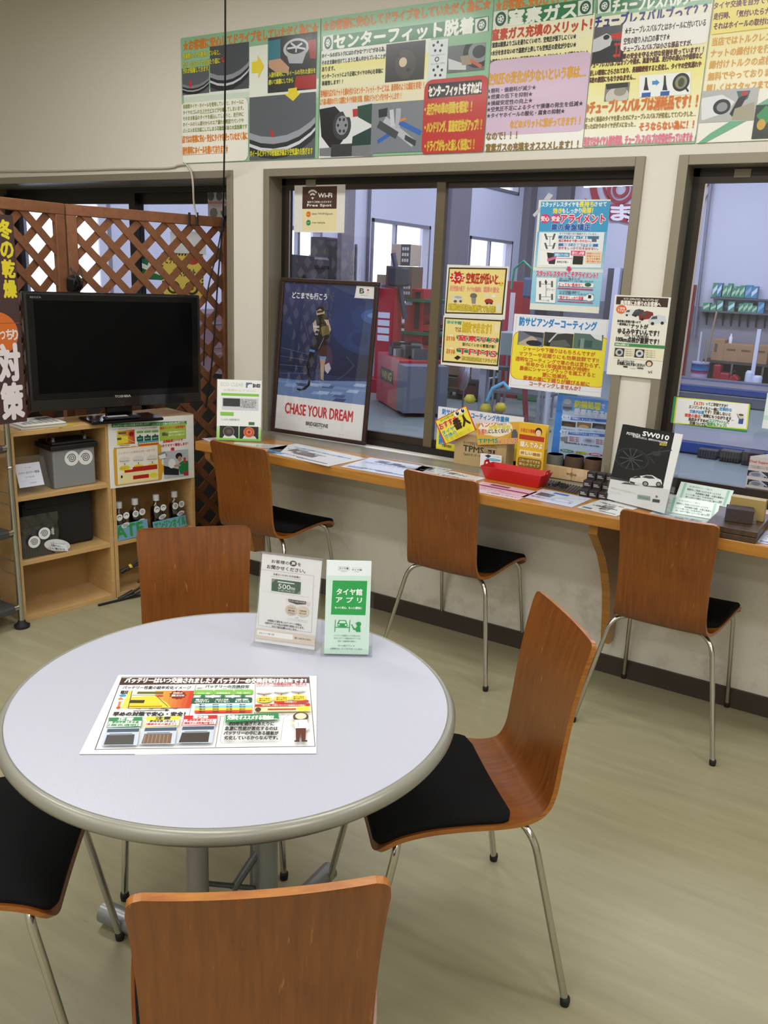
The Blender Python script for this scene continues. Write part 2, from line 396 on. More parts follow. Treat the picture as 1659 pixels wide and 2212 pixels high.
# ---- window 2 and 3: grey-beige outer frame, deep reveal, bronze sliding sashes
def window(n, x0, x1, mid, label_tape):
    o = MB(); t = 0.034
    o.box((x0, -0.012, ZS), (x0+t, 0.125, ZH), GREYF); o.box((x1-t, -0.012, ZS), (x1, 0.125, ZH), GREYF)
    o.box((x0+t, -0.012, ZH-t), (x1-t, 0.125, ZH), GREYF)
    fr = struct(o.build('window_%d' % n, bevel=0.002))
    a, c = x0+t, x1-t
    s = MB(); s.box((a, 0.085, ZS), (a+0.022, 0.125, ZH-t), DARKF); s.box((c-0.022, 0.085, ZS), (c, 0.125, ZH-t), DARKF)
    s.box((a, 0.085, ZH-t-0.028), (c, 0.125, ZH-t), DARKF); s.box((a, 0.075, ZS), (c, 0.125, ZS+0.03), DARKF)
    s.build('window_track', fr)
    def sash(x, xx, y, wl, wr):
        q = MB(); zb, zt = ZS+0.03, ZH-t-0.022
        q.box((x, y-0.012, zb), (x+wl, y+0.012, zt), BRONZE); q.box((xx-wr, y-0.012, zb), (xx, y+0.012, zt), OLIVE if wr < 0.05 and xx < c-0.2 else BRONZE)
        q.box((x+wl, y-0.012, zb), (xx-wr, y+0.012, zb+0.035), BRONZE); q.box((x+wl, y-0.012, zt-0.028), (xx-wr, y+0.012, zt), BRONZE)
        sh = q.build('window_sash', fr)
        MB().box((x+wl, y-0.002, zb+0.035), (xx-wr, y+0.002, zt-0.028), GLASS).build('glass', sh)
        st = MB(); st.box((x+wl-0.001, y-0.0135, zb+0.03), (x+wl+0.006, y-0.0122, zt-0.03), M('#b8b4c0', 0.25, 0.8)); st.build('gasket', sh)
    sash(a+0.012, mid+0.022, 0.098, 0.034, 0.042)
    sash(mid-0.024, c-0.002, 0.124 if n == 3 else 0.112, 0.04, 0.03)
    if label_tape: MB().box((label_tape, 0.0815, ZH-t-0.034), (label_tape+0.055, 0.0848, ZH-t-0.006), M('#8f8a78', 0.6)).build('paper_label', fr)
    return fr
window(2, W2[0], W2[1], -1.85, -2.56)
window(3, W3[0], W3[1], 0.06, -0.68)
# ---- window 1: doorway recess on the left, sash set deep
o = MB(); t = 0.034
o.box((W1[0], -0.012, 0), (W1[0]+t, 0.35, ZH), GREYF); o.box((W1[1]-t, -0.012, 0), (W1[1], 0.35, ZH), GREYF); o.box((W1[0]+t, -0.012, ZH-t), (W1[1]-t, 0.35, ZH), GREYF)
f1 = struct(o.build('window_1', bevel=0.002))
s = MB(); a, c = W1[0]+t, W1[1]-t
s.box((a, 0.28, ZH-t-0.03), (c, 0.35, ZH-t), DARKF); s.box((a, 0.26, 0), (a+0.05, 0.35, ZH-t-0.03), DARKF); s.box((c-0.03, 0.26, 0), (c, 0.35, ZH-t-0.03), DARKF)
s.box((a, 0.1, 0), (c, 0.35, 0.03), DARKF)
s.build('window_track', f1)
def sash1(x, xx, y):
    q = MB(); zb, zt = 0.03, ZH-t-0.03
    q.box((x, y-0.015, zb), (x+0.05, y+0.015, zt), DARKF); q.box((xx-0.05, y-0.015, zb), (xx, y+0.015, zt), DARKF)
    q.box((x+0.05, y-0.015, zt-0.055), (xx-0.05, y+0.015, zt), DARKF); q.box((x+0.05, y-0.015, zb), (xx-0.05, y+0.015, 0.98), DARKF)
    sh = q.build('window_sash', f1)
    MB().box((x+0.05, y-0.002, 0.98), (xx-0.05, y+0.002, zt-0.055), GLASS).build('glass', sh)
sash1(a+0.05, -3.92, 0.30); sash1(-3.97, c-0.03, 0.335)
# grey sill shelf behind the counter
struct(MB().box((W1[1]+0.05, -0.155, 0.752), (XR, -0.0125, 0.7805), GREYF).build('trim_1', bevel=0.003))
# ================================================================== WORKSHOP BEHIND THE WINDOWS
SX, SY, SZ = -7.0, 13.2, 5.0
LAV = M('#c9cad8', 0.7); SHF = M('#6f7a77', 0.42, bump=0.1, bscale=6, vary=0.12)
struct(MB().box((SX, 0.35, -0.05), (-2.93, SY, 0.0), SHF).box((-2.93, 0.13, -0.05), (4.0, SY, 0.0), SHF).build('floor_workshop'))
struct(MB().box((SX, 0.13, SZ), (4.0, SY, SZ+0.1), M('#b9bac2', 0.8)).build('ceiling_workshop'))
struct(MB().box((4.0, 0.13, 0), (4.1, SY, SZ), LAV).build('wall_workshop_right'))
b = MB(); b.box((SX, SY, 0), (4.0, SY+0.15, SZ), LAV); b.box((SX, SY-0.012, 0), (4.0, SY, 1.25), M('#8e8c96', 0.6))
struct(b.build('wall_workshop_back'))
# wall over the showroom partition, seen from the workshop only
struct(MB().box((SX, 0.0, 2.96), (4.0, 0.13, SZ), LAV).build('wall_workshop_front'))
# left wall with its windows: (y0, y1, z0, z1)
wins = [(1.75, 2.75, 0.95, 3.2), (5.35, 6.25, 0.2, 2.1), (7.45, 9.15, 1.08, 2.33), (10.55, 12.35, 1.05, 2.27), (10.3, 12.45, 3.1, 4.2)]
b = MB(); cuts = sorted(set([0.13, SY] + [v for q in wins for v in q[:2]])); zs = sorted(set([0, SZ] + [v for q in wins for v in q[2:]]))
for y0, y1 in zip(cuts, cuts[1:]):
    z0 = 0
    ops = sorted((q[2], q[3]) for q in wins if q[0] <= y0 and q[1] >= y1)
    for a, c in ops:
        if a > z0: b.box((SX-0.18, y0, z0), (SX, y1, a), LAV)
        z0 = c
    b.box((SX-0.18, y0, z0), (SX, y1, SZ), LAV)
struct(b.build('wall_workshop_left'))
FR = M('#8b8a95', 0.4, 0.5)
for i, (y0, y1, z0, z1) in enumerate(wins):
    f = MB(); t = 0.05
    f.box((SX-0.1, y0, z0), (SX+0.02, y0+t, z1), FR); f.box((SX-0.1, y1-t, z0), (SX+0.02, y1, z1), FR)
    f.box((SX-0.1, y0, z1-t), (SX+0.02, y1, z1), FR); f.box((SX-0.1, y0, z0), (SX+0.02, y1, z0+t), FR)
    ym = y0 + (y1-y0)*(0.42 if i == 2 else 0.5); f.box((SX-0.08, ym-0.025, z0), (SX-0.02, ym+0.025, z1), FR)
    struct(f.build('window_%d' % (i+4)))
PIL = M('#77737a', 0.7)
for i, (y0, y1, dx) in enumerate(((6.62, 6.92, 0.07), (9.6, 10.3, 0.12), (12.7, 13.0, 0.15))):
    struct(MB().box((SX, y0, 0), (SX+dx, y1, SZ), PIL).build('pillar_workshop' + ('' if i == 0 else '.%03d' % i)))
struct(MB().box((-6.45, SY-0.22, 0), (-6.17, SY, SZ), M('#5d5a60', 0.7)).build('pillar_workshop.003'))
# conduit pipes on the left wall
cp = MB(); cp.tube([(SX+0.05, 7.3, 0.9), (SX+0.05, 7.3, 4.9)], 0.025, M('#6c6b78', 0.4, 0.5), 8); tag(cp.build('conduit_pipe'), 'tall thin grey pipe on the workshop wall beside the white window', 'pipe')
cp = MB(); cp.tube([(SX+0.05, 7.0, 0.9), (SX+0.05, 7.0, 1.95)], 0.02, M('#6c6b78', 0.4, 0.5), 8); tag(cp.build('conduit_pipe'), 'short thin grey pipe standing left of the taller wall pipe', 'pipe')
cp = MB(); cp.tube([on_y(1538, 375, 13.1), on_y(1499, 730, 13.1)], 0.03, M('#8a8a98', 0.4, 0.4), 8); tag(cp.build('conduit_pipe'), 'slim grey pipe down the workshop back wall left of the filter shelves', 'pipe')
# tube lamp hanging in the workshop
lf = thing('tube_lamp', 'long white fluorescent tube lamp glowing above the workshop', 'lamp', (0, 0, 0))
e = bpy.data.materials.new('lamp_tube'); e.use_nodes = True; e.node_tree.nodes['Principled BSDF'].inputs['Emission Color'].default_value = (0.9, 0.93, 1, 1); e.node_tree.nodes['Principled BSDF'].inputs['Emission Strength'].default_value = 6
p0, p1 = on_y(1262, 402, 8.5), on_y(1400, 396, 8.5)
MB().tube([p0, p1], 0.02, e, 8).build('tube', lf)
MB().box((p0.x-0.05, 8.45, p0.z+0.03), (p1.x+0.05, 8.55, p0.z+0.09), M('#c8c8cc')).build('housing', lf)
for x in (p0.x+0.1, p1.x-0.1): MB().box((x-0.01, 8.49, p0.z+0.09), (x+0.01, 8.51, SZ), M('#c8c8cc')).build('hanger', lf)
# wall signs on the back wall
def wedge(pts, Y, W, col): return MB().prism([on_y(*p, Y) for p in pts], (0, W, 0), M(col))
Y = 13.15
P = sheet_on_y(Y, [(1256, 425), (1420, 420), (1256, 505)], base='#a3263a', th=0.04)
sg = thing('wall_sign', 'red curved workshop wall sign with white hiragana lettering below a car emblem', 'sign')
band = [(1262, 428), (1300, 441), (1345, 447), (1420, 444), (1420, 492), (1385, 487), (1345, 480), (1318, 470), (1295, 459)]
wedge(band, Y, 0.04, '#a3263a').build('band', sg)
tb = Print(on_y(1316, 441, Y-0.002), on_y(1366, 441, Y-0.002)-on_y(1316, 441, Y-0.002), on_y(1316, 477, Y-0.002)-on_y(1316, 441, Y-0.002), base='#a3263a', th=0.001)
tb.text(8, 5, 98, 95, 'ま', '#f0eef2', 0.05); tb.build('lettering_panel', parent=sg, org=(0, 0, 0))
tb = Print(on_y(1354, 446, Y-0.002), on_y(1400, 446, Y-0.002)-on_y(1354, 446, Y-0.002), on_y(1354, 482, Y-0.002)-on_y(1354, 446, Y-0.002), base='#a3263a', th=0.001)
tb.text(5, 8, 98, 92, 'か', '#f0eef2', 0.05); tb.build('lettering_panel', parent=sg, org=(0, 0, 0))
em = MB(); cen = on_y(1352, 408, Y)
def arc(c, r0, r1, a0, a1, n=20):
    o = [Vector((c.x+r0*math.cos(math.radians(a0+(a1-a0)*i/n)), Y, c.z+r0*math.sin(math.radians(a0+(a1-a0)*i/n)))) for i in range(n+1)]
    return o + [Vector((c.x+r1*math.cos(math.radians(a1-(a1-a0)*i/n)), Y, c.z+r1*math.sin(math.radians(a1-(a1-a0)*i/n)))) for i in range(n+1)]
RS = M('#a3263a')
for a0 in range(0, 360, 60): em.prism(arc(cen + Vector((-0.1, 0, 0)), 0.2, 0.26, a0, a0+60, 8), (0, 0.04, 0), RS)
for a0 in range(0, 360, 60): em.prism(arc(cen + Vector((-0.1, 0, 0)), 0.1, 0.15, a0, a0+60, 8), (0, 0.04, 0), RS)
for a0 in range(90, 270, 30): em.prism(arc(cen + Vector((0.02, 0, 0.16)), 0.6, 0.72, a0, a0+30, 6), (0, 0.04, 0), RS)
for a0 in range(130, 230, 25): em.prism(arc(cen + Vector((0.02, 0, 0.16)), 0.44, 0.48, a0, a0+25, 6), (0, 0.04, 0), RS)
em.prism([on_y(1368, 416, Y), on_y(1420, 418, Y), on_y(1420, 412, Y), on_y(1368, 410, Y)], (0, 0.04, 0), RS)
em.build('car_emblem', sg)
sg = thing('wall_sign', 'red wall sign corner with pale edge behind the second window', 'sign')
wedge([(1500, 372), (1545, 370), (1543, 392), (1502, 467), (1494, 455)], Y, 0.06, '#c9c4cc').build('border', sg)
wedge([(1508, 381), (1539, 380), (1536, 392), (1506, 436), (1502, 430)], Y-0.01, 0.02, '#a3263a').build('face', sg)
# filter shelves on the back wall
Y = 13.2
for i, (pa, pb, zlab) in enumerate((((1541, 641), (1659, 646), 'upper'), ((1517, 669), (1659, 679), 'lower'))):
    a, c = on_y(*pa, Y), on_y(*pb, Y)
    sh = thing('wall_shelf', 'narrow %s wall shelf carrying small filter boxes in the workshop' % zlab, 'shelf', (a.x, Y, a.z))
    MB().box((0, -0.22, -0.03), (c.x-a.x+0.6, 0, 0), M('#5b5b66', 0.5)).build('board', sh)
    if i:
        for k in range(8):
            x = 0.1 + k*0.14
            MB().prism([(x, 0, -0.03), (x, -0.2, -0.03), (x, -0.02, -0.26), (x, 0, -0.26)], (0.02, 0, 0), M('#3f3f48', 0.5)).build('bracket', sh)
def fbox(px0, pyb, wpx, hpx, c1, c2, tier, z):
    a = on_y(px0, pyb, Y-0.12); w_ = wpx*16.0/F_PX; h_ = hpx*16.0/F_PX
    t = thing('filter_box', '', 'box', (a.x, Y-0.2, z), 0, 'filter boxes on the workshop shelves')
    m = MB().box((0, 0, 0), (w_*0.95, 0.16, h_), M(c1, 0.5)); m.build('carton', t)
    m = MB(); m.prism([(w_*0.1, -0.002, h_*0.1), (w_*0.9, -0.002, h_*0.55), (w_*0.9, -0.002, h_*0.9), (w_*0.1, -0.002, h_*0.5)], (0, 0.001, 0), M(c2, 0.5)); m.build('printed_flash', t)
    return t
zu, zl = on_y(1600, 643, Y).z, on_y(1600, 674, Y).z
G1, G2, B1, B2 = '#4f8f72', '#b5d8b5', '#4a86a8', '#cfe4ee'
k = 0
row = [(1539, 27, 10, G1, B2), (1549, 27, 9, B1, B2), (1571, 27, 8, G1, G2), (1561, 22, 9, G1, G2), (1581, 17, 8, G1, G2), (1589, 22, 8, G1, G2), (1598, 24, 10, G1, G2), (1610, 25, 12, B1, '#8ab4cc'), (1623, 23, 12, B1, B2)]
for x, h, w_, c1, c2 in row:
    t = fbox(x, 641, w_, h, c1, c2, 0, zu); k += 1
    t['label'] = ('small %s filter box standing on the upper workshop shelf' % ('green' if c1 == G1 else 'blue'))
row = [(1519, 15, 14, G1, G2), (1535, 13, 12, G1, G2), (1549, 21, 12, G1, B2), (1573, 20, 13, G1, B2), (1596, 17, 9, G1, G2), (1606, 19, 9, G1, G2), (1616, 19, 9, G1, G2), (1626, 14, 9, G1, G2), (1637, 23, 12, B1, '#8ab4cc')]
for x, h, w_, c1, c2 in row:
    t = fbox(x, 673, w_, h, c1, c2, 1, zl)
    t['label'] = ('small %s filter box standing on the lower workshop shelf' % ('green' if c1 == G1 else 'blue'))
# steel bench with cardboard boxes
zb_ = 0.36
bx0, bx1 = on_y(1535, 757, Y).x, 0.2
bn = thing('workbench', 'low dark steel bench under the cardboard boxes at the workshop back wall', 'bench', (bx0, Y-0.62, 0))
MB().box((0, 0, zb_-0.04), (bx1-bx0, 0.6, zb_), M('#4b4744', 0.6)).build('top', bn)
for x in (0.0, 0.5, 1.0, 1.5):
    MB().box((x, 0.0, 0), (x+0.03, 0.03, zb_-0.04), M('#77706c', 0.5)).build('leg', bn)
MB().box((0, 0.57, 0), (bx1-bx0, 0.6, zb_-0.04), M('#3c3938', 0.8)).build('back_panel', bn)
CARD = M('#a98663', 0.8, vary=0.08, bscale=5)
for i, (px, wpx, hh, lab) in enumerate(((1538, 25, 0.36, 'brown cardboard box with a label, nearest the broom bucket on the bench'), (1564, 30, 0.3, 'brown cardboard box with small items on its lid'), (1595, 31, 0.3, 'brown cardboard box between two others above the white canisters'), (1627, 30, 0.31, 'brown cardboard box at the far end of the bench row'))):
    x = on_y(px, 757, Y-0.55).x
    t = thing('cardboard_box', lab, 'box', (x, Y-0.57, zb_), 0, 'cardboard boxes on the bench'); wd = wpx*14.7/F_PX
    MB().box((0, 0, 0), (wd, 0.45, hh), CARD).build('carton', t, bevel=0.006)
    MB().box((wd*0.2, -0.003, hh*(0.4 if i == 0 else 0.62)), (wd*(0.42 if i == 0 else 0.8), 0.0, hh*(0.8 if i == 0 else 0.72)), M('#6d5c49', 0.8)).build('printed_mark', t)
x = on_y(1578, 728, Y-0.4).x
t = MB().lathe([(0.03, 0), (0.03, 0.1), (0.012, 0.13), (0.012, 0.16), (0, 0.16)], (x, Y-0.35, zb_+0.3), M('#e8e8f0')).build('spray_bottle', org=(x, Y-0.35, zb_+0.3)); tag(t, 'small white bottle on a cardboard box lid', 'bottle')
# things on the floor by the bench
def at_floor(px, py): return on_z(px, py, 0.0)
fx = on_y(1497, 800, 12.2)
t = thing('paint_bucket', 'pink and blue paint bucket holding broom handles', 'bucket', (fx.x, 12.3, 0))
MB().lathe([(0.13, 0), (0.145, 0.33), (0.15, 0.34), (0.14, 0.34), (0.125, 0.03), (0, 0.03)], (0.09, 0, 0), M('#c9b9d6')).build('pail', t)
MB().lathe([(0.147, 0.2), (0.15, 0.31), (0.152, 0.31)], (0.09, 0, 0), M('#3c7fc0')).build('blue_band', t)
MB().lathe([(0.144, 0.15), (0.148, 0.2), (0.15, 0.2)], (0.09, 0, 0), M('#b4447c')).build('pink_band', t)
for dx, dz, cc, lab in ((0.02, 0.85, '#c9c9d2', 'white broom handle leaning in the paint bucket'), (0.1, 0.72, '#8f8b90', 'short grey handle leaning in the paint bucket'), (0.2, 1.2, '#9b8a6b', 'long wooden handle leaning in the paint bucket')):
    q = MB().tube([(fx.x+0.04+dx*0.5, 12.27+dx*0.25, 0.1), (fx.x+dx+0.02, 12.25+dx*0.6, dz)], 0.017, M(cc, 0.5), 8).build('broom_handle'); tag(q, lab, 'handle')
for i, (px, sz, lab) in enumerate(((1540, (0.13, 0.3), 'red jerry can standing under the cardboard bench'), (1556, (0.16, 0.17), 'short red jerry can beside the taller one'), (1575, (0.13, 0.14), 'small red tilted can under the bench'))):
    x = on_y(px, 800, Y-0.7).x; t = thing('jerry_can', lab, 'can', (x, Y-0.72, 0.0 if i < 2 else 0.06), 0, 'red cans below the bench')
    m = MB().box((0, 0, 0), (sz[0], 0.2, sz[1]), M('#a02436', 0.4)); q = m.build('body', t, bevel=0.02)
    if i == 2: q.rotation_euler = (0, 0.7, 0)
    MB().box((sz[0]*0.3, 0.06, sz[1]), (sz[0]*0.8, 0.09, sz[1]+0.03), M('#2c2226')).build('handle', t)
for i, (px, h_, r_, lab) in enumerate(((1615, 0.26, 0.075, 'tall white canister on the workshop floor'), (1632, 0.19, 0.08, 'short white canister beside the tall one'))):
    x = on_y(px, 805, Y-0.8).x
    q = MB().lathe([(r_, 0), (r_, h_*0.85), (r_*0.7, h_), (0, h_)], (x+0.05, Y-0.85, 0), M('#c6cbe0', 0.4)).build('canister', org=(x+0.05, Y-0.85, 0)); tag(q, lab, 'canister')
a = on_y(1634, 740, 12.6)
q = MB().box((a.x+0.03, 12.3, 0), (a.x+0.09, 12.36, 0.95), M('#d5d9ea', 0.4)).build('white_post', org=(a.x+0.05, 12.3, 0)); tag(q, 'slim white post in front of the workshop bench', 'post')
# red framed door on the back wall
dx0, dx1 = -4.45, on_y(1502, 640, Y).x
d = MB(); d.box((dx0, SY-0.05, 0), (dx1, SY, 1.62), M('#8c3326', 0.5)); d = struct(d.build('door_1'))
MB().box((dx0+0.06, SY-0.07, 0.02), (dx1-0.1, SY-0.05, 1.54), M('#57505c', 0.5)).build('door_leaf', d)
MB().box((dx0+0.2, SY-0.08, 1.1), (dx1-0.2, SY-0.069, 1.45), M('#a9adc4', 0.3)).build('door_pane', d)
MB().tube([(dx1-0.2, SY-0.1, 0.45), (dx1-0.2, SY-0.1, 0.85)], 0.012, M('#c8c8d0', 0.3, 0.8), 8).build('door_handle', d)
# drive-on lift decks, three deep: blue edged platforms
BLUE = M('#24458f', 0.45, bump=0.4, bscale=30, vary=0.3)
DECK = M('#77757d', 0.5, vary=0.15, bscale=12)
for i, (x0, y0, y1, z1, lab) in enumerate(((-2.7, 5.25, 6.05, 0.125, 'nearest blue edged car lift platform with dark rubber blocks before it'), (-3.75, 10.6, 11.35, 0.115, 'middle blue edged car lift platform in the workshop'), (-4.1, 11.85, 12.12, 0.09, 'farthest blue edged car lift platform, low before the bench'))):
    t = thing('lift_platform', lab, 'car lift', (x0, y0, 0), 0, 'car lift platforms in the workshop')
    MB().box((0, 0, 0.012), (4.4, y1-y0, z1-0.01), BLUE).build('frame', t, bevel=0.008)
    MB().box((0.01, 0.025, z1-0.01), (4.39, y1-y0-0.02, z1+0.003), DECK).build('deck', t)
    MB().box((0.1, 0.1, 0.0), (4.3, y1-y0-0.1, 0.012), M('#1d1d22', 0.7)).build('base', t)
q = MB().box((-3.3, 9.2, 0.0), (-0.4, 10.3, 0.02), M('#2b2d36', 0.6)).build('pit_shade_panel', org=(-2, 9.8, 0)); tag(q, 'thin dark panel for the shaded pit floor before the middle lift platform', 'mat')  # flat dark panel added for the shaded pit and lift underside
for i, (px, lab) in enumerate(((1505, 'dark rubber block with a silver buckle at the lift edge'), (1553, 'ribbed dark rubber block under the blue lift edge'), (1600, 'tall ribbed dark rubber block beside the blue lift'))):
    a = on_z(px, 988+i*8, 0); t = thing('rubber_block', lab, 'block', (a.x, a.y, 0), 0, 'rubber blocks at the lift')
    MB().box((0, 0, 0), (0.18, 0.14, 0.085+0.02*i), M('#2d2a2e', 0.7)).build('body', t, bevel=0.008)
    r = MB()
    for k in range(7): r.box((0.012+k*0.024, -0.006, 0.01), (0.024+k*0.024, 0, 0.075+0.02*i), M('#3b383d', 0.7))
    r.build('ribs', t)
# ---- red wheel balancer, tyre changer and stand left of the mullion
RED = M('#a3202c', 0.4, bump=0.1, bscale=8); GRN = M('#1f6b4f', 0.4); STEEL = M('#9a9ba2', 0.3, 0.8)
c0 = on_z(812, 865, 0); c1 = on_z(858, 893, 0)
t = thing('tool_cabinet', 'low red machine cabinet with a yellow black nameplate on the workshop floor', 'cabinet', (c0.x, c0.y, 0))
L = (c1-c0); L.z = 0; wd = L.length; ang = math.atan2(L.y, L.x); t.rotation_euler = (0, 0, ang)
MB().box((0, 0, 0.02), (wd, 0.5, 0.62), RED).build('body', t, bevel=0.01)
MB().box((wd, -0.02, 0.05), (wd+0.3, 0.5, 0.58), M('#5d6474', 0.6)).build('grey_panel', t)
pp = MB().box((wd*0.2, -0.004, 0.3), (wd*0.75, 0.0, 0.46), M('#1e1c14')); pp.build('nameplate', t)
gl = MB(); vs, fs = glyphs('WING'); gl.add([(wd*0.24+x*wd*0.46, -0.006, 0.33+y*0.1) for x, y in vs], fs, M('#c9b62c')); gl.build('lettering', t)
q = MB()
for k in range(16):
    a0 = random.uniform(0, 1.1); q.box((a0, random.uniform(0, .3), 0.62), (a0+random.uniform(.05, .2), random.uniform(.3, .5), 0.66+random.random()*0.12), M(random.choice(['#8b8c92', '#b9bac4', '#3b3b40', '#5a5a60']), 0.25, 0.7))
q.build('tool_tray', t)
def post(px, pyb, pyt, Yd, wd, col, name, label, cat, extra):
    a = on_y(px, pyb, Yd); c = on_y(px, pyt, Yd)
    t = thing(name, label, cat, (a.x, Yd, 0))
    MB().box((-wd/2, -wd/2, 0), (wd/2, wd/2, c.z), M(col, 0.4)).build('column', t, bevel=0.012)
    extra(t, c.z, wd); return t
def ex1(t, z, w_):
    q = MB()
    for k in range(4): q.box((-w_*0.35, -w_/2-0.004, z*0.72-k*0.1), (w_*0.35, -w_/2, z*0.72-k*0.1+0.075), M('#d3d6e6'))
    q.build('stickers', t)
    MB().tube([(-w_*0.6, -0.25, z*0.95), (-w_*0.6, -0.2, z*0.95)], 0.07, M('#c9ccd6'), 16).build('gauge', t)
    MB().tube([(0.22, 0.05, z*0.72), (0.16, 0, z*1.0), (0.02, 0, z*1.32)], 0.035, M('#4b4c58', 0.4, 0.5), 10).build('arm', t)
    MB().box((0.0, -0.1, z*1.02), (0.24, 0.1, z*1.2), M('#33343c', 0.5)).build('arm_head', t, bevel=0.03)
    MB().box((-0.3, -0.2, 0), (0.4, 0.3, 0.18), RED).build('base', t)
post(836, 790, 622, 6.75, 0.26, '#a3202c', 'tyre_changer', 'red tyre changing machine with a dark swing arm and stickers', 'machine', ex1)
def ex2(t, z, w_):
    MB().box((w_*0.05, -w_/2-0.01, z*0.62), (w_*0.3, -w_/2, z*0.97), M('#24222a')).build('slot', t)
    MB().box((-w_*0.45, -w_/2-0.006, z*0.84), (-w_*0.1, -w_/2, z*0.9), M('#d9dcea')).build('sticker', t)
    q = MB()
    for k in range(6): q.box((w_*0.5, -0.12, z*(0.2+0.1*k)), (w_*0.5+0.1+0.05*(k % 2), 0.1, z*(0.26+0.1*k)), M('#8d2530' if k % 2 else '#b0382c', 0.4))
    q.build('carriage', t)
post(901, 770, 623, 7.3, 0.3, '#a3202c', 'lift_column', 'red lift column with a dark vertical slot beyond the window', 'car lift', ex2)
a = on_y(812, 612, 6.9)
t = thing('parts_rack', 'green steel rack of parts in front of the workshop window', 'rack', (a.x, 7.2, 0))
for x in (0, 1.05):
    MB().box((x, 0, 0), (x+0.05, 0.05, a.z), GRN).build('upright', t)
for z in (0.55, 0.78, 1.22):
    MB().box((0, -0.1, z), (1.1, 0.4, z+0.04), GRN).build('shelf', t)
for i, (px, pt_, w_, h_, lab, col, yd) in enumerate(((862, 585, 0.42, 0.42, 'large brown carton on the green parts rack', '#66513f', 7.12), (838, 575, 0.36, 0.3, 'pale cardboard carton standing behind the swing arm', '#b39a83', 7.43), (866, 552, 0.3, 0.28, 'printed carton on top of the brown carton pile', '#b5a392', 7.14), (812, 612, 0.2, 0.17, 'translucent grey bin on the green parts rack', '#9da3b4', 7.2))):
    zb = (1.26, 1.26, 1.69, 1.26)[i]; x = on_y(px, pt_, yd).x
    q = thing('carton', lab, 'box', (x, yd, zb), 0, 'cartons on the green parts rack')
    MB().box((-w_/2, 0, 0), (w_/2, 0.3, h_), M(col, 0.7)).build('body', q, bevel=0.006)
    if i in (0, 2):
        g = MB()
        for r in range(2 if i == 0 else 3):
            for k in range(5 if i == 0 else 3): g.box((0.0+k*0.038+(0.01 if i == 0 else 0.02), -0.003, 0.05+r*0.075), (0.026+k*0.038+(0.01 if i == 0 else 0.02), 0, 0.09+r*0.075), M('#d4cfd0'))
        if i == 2: g.box((0.0, -0.002, 0), (w_/2, 0, h_), M('#4b4340'))
        g.build('printed_marks', q)
# loudspeaker, grey car part and hanging items near the first workshop pillar
a = on_x(690, 560, SX+0.15)
t = thing('loudspeaker', 'black loudspeaker hung on the workshop wall under the wifi notice', 'speaker', (SX+0.1, a.y, a.z))
MB().box((0, -0.13, -0.27), (0.24, 0.13, 0.27), M('#2a2a30', 0.5)).build('case', t, bevel=0.01)
MB().box((0.24, -0.11, -0.25), (0.25, 0.11, 0.17), M('#1c1c20', 0.8)).build('grille', t)
MB().box((-0.1, -0.03, -0.05), (0.0, 0.03, 0.05), M('#55555c')).build('wall_bracket', t)
a = on_y(650, 575, 5.2)
t = thing('van_tailgate', 'dark vehicle shape with rounded window standing behind the poster', 'vehicle', (a.x, 5.2, 0))
prof = [(-0.44, 0.35), (0.1, 0.35), (0.08, 1.0), (-0.08, 1.25), (-0.1, 1.45), (0.2, 1.6), (0.2, 1.73), (-0.44, 1.76)]
MB().prism([(x, 0, z) for x, z in prof], (0, 0.3, 0), M('#26262c', 0.35, coat=0.3)).build('body', t, bevel=0.03)
for x in (-0.12,):
    w_ = MB(); w_.tube([(x, 0.02, 0.3), (x, 0.22, 0.3)], 0.3, M('#1c1c1e', 0.8), 24); w_.build('wheel', t)
# ---- right half: benches, stands, oil drums low behind the counter items
def floor_box(name, label, cat, px, py, w_, d_, h_, col, z0=0.0):
    a = on_z(px, py, 0); t = MB().box((-w_/2, 0, z0), (w_/2, d_, h_), M(col, 0.6)); o = t.build(name, bevel=0.01, loc=(a.x, a.y, 0)); return tag(o, label, cat)
a, c = on_z(935, 862, 0), on_z(1046, 868, 0); a.y = c.y = (a.y+c.y)/2; bw_ = c.x-a.x; tz = on_y(1000, 826, a.y).z
t = thing('tool_bench', 'dark workshop bench with cartons behind the yellow notices', 'bench', a)
DKB = M('#2b2c31', 0.5)
MB().box((0, 0, tz), (bw_, 0.55, tz+0.04), DKB).build('top', t); MB().box((0, 0.5, 0), (bw_, 0.55, tz), DKB).build('back_panel', t)
MB().box((bw_*0.55, 0.3, tz+0.04), (bw_, 0.5, tz+0.5), M('#23242a', 0.5)).build('machine_head', t, bevel=0.03)
MB().box((bw_*0.45, 0.05, tz*0.3), (bw_*0.95, 0.45, tz*0.85), M('#5a2026', 0.5)).build('red_drawer', t)
for x in (0.02, bw_-0.07): MB().box((x, 0.02, 0), (x+0.05, 0.07, tz), DKB).build('leg', t)
MB().box((0.0, 0.03, 0.1), (bw_*0.44, 0.5, 0.13), DKB).build('lower_shelf', t)
for i, (x, z, s_, col, lab) in enumerate(((0.06, tz+0.041, (0.3, 0.3, 0.26), '#6d5947', 'brown carton on the dark bench top'), (0.06, 0.131, (0.33, 0.3, 0.19), '#7c6850', 'tan carton on the lower shelf of the dark bench'), (0.42, tz+0.041, (0.12, 0.12, 0.15), '#9998a4', 'grey tub next to the carton on the dark bench'))):
    q = MB().box((0, 0, 0), s_, M(col, 0.7)).build('carton' if i < 2 else 'plastic_tub', bevel=0.006, loc=(a.x+x, a.y+0.08, z)); tag(q, lab, 'box' if i < 2 else 'tub')
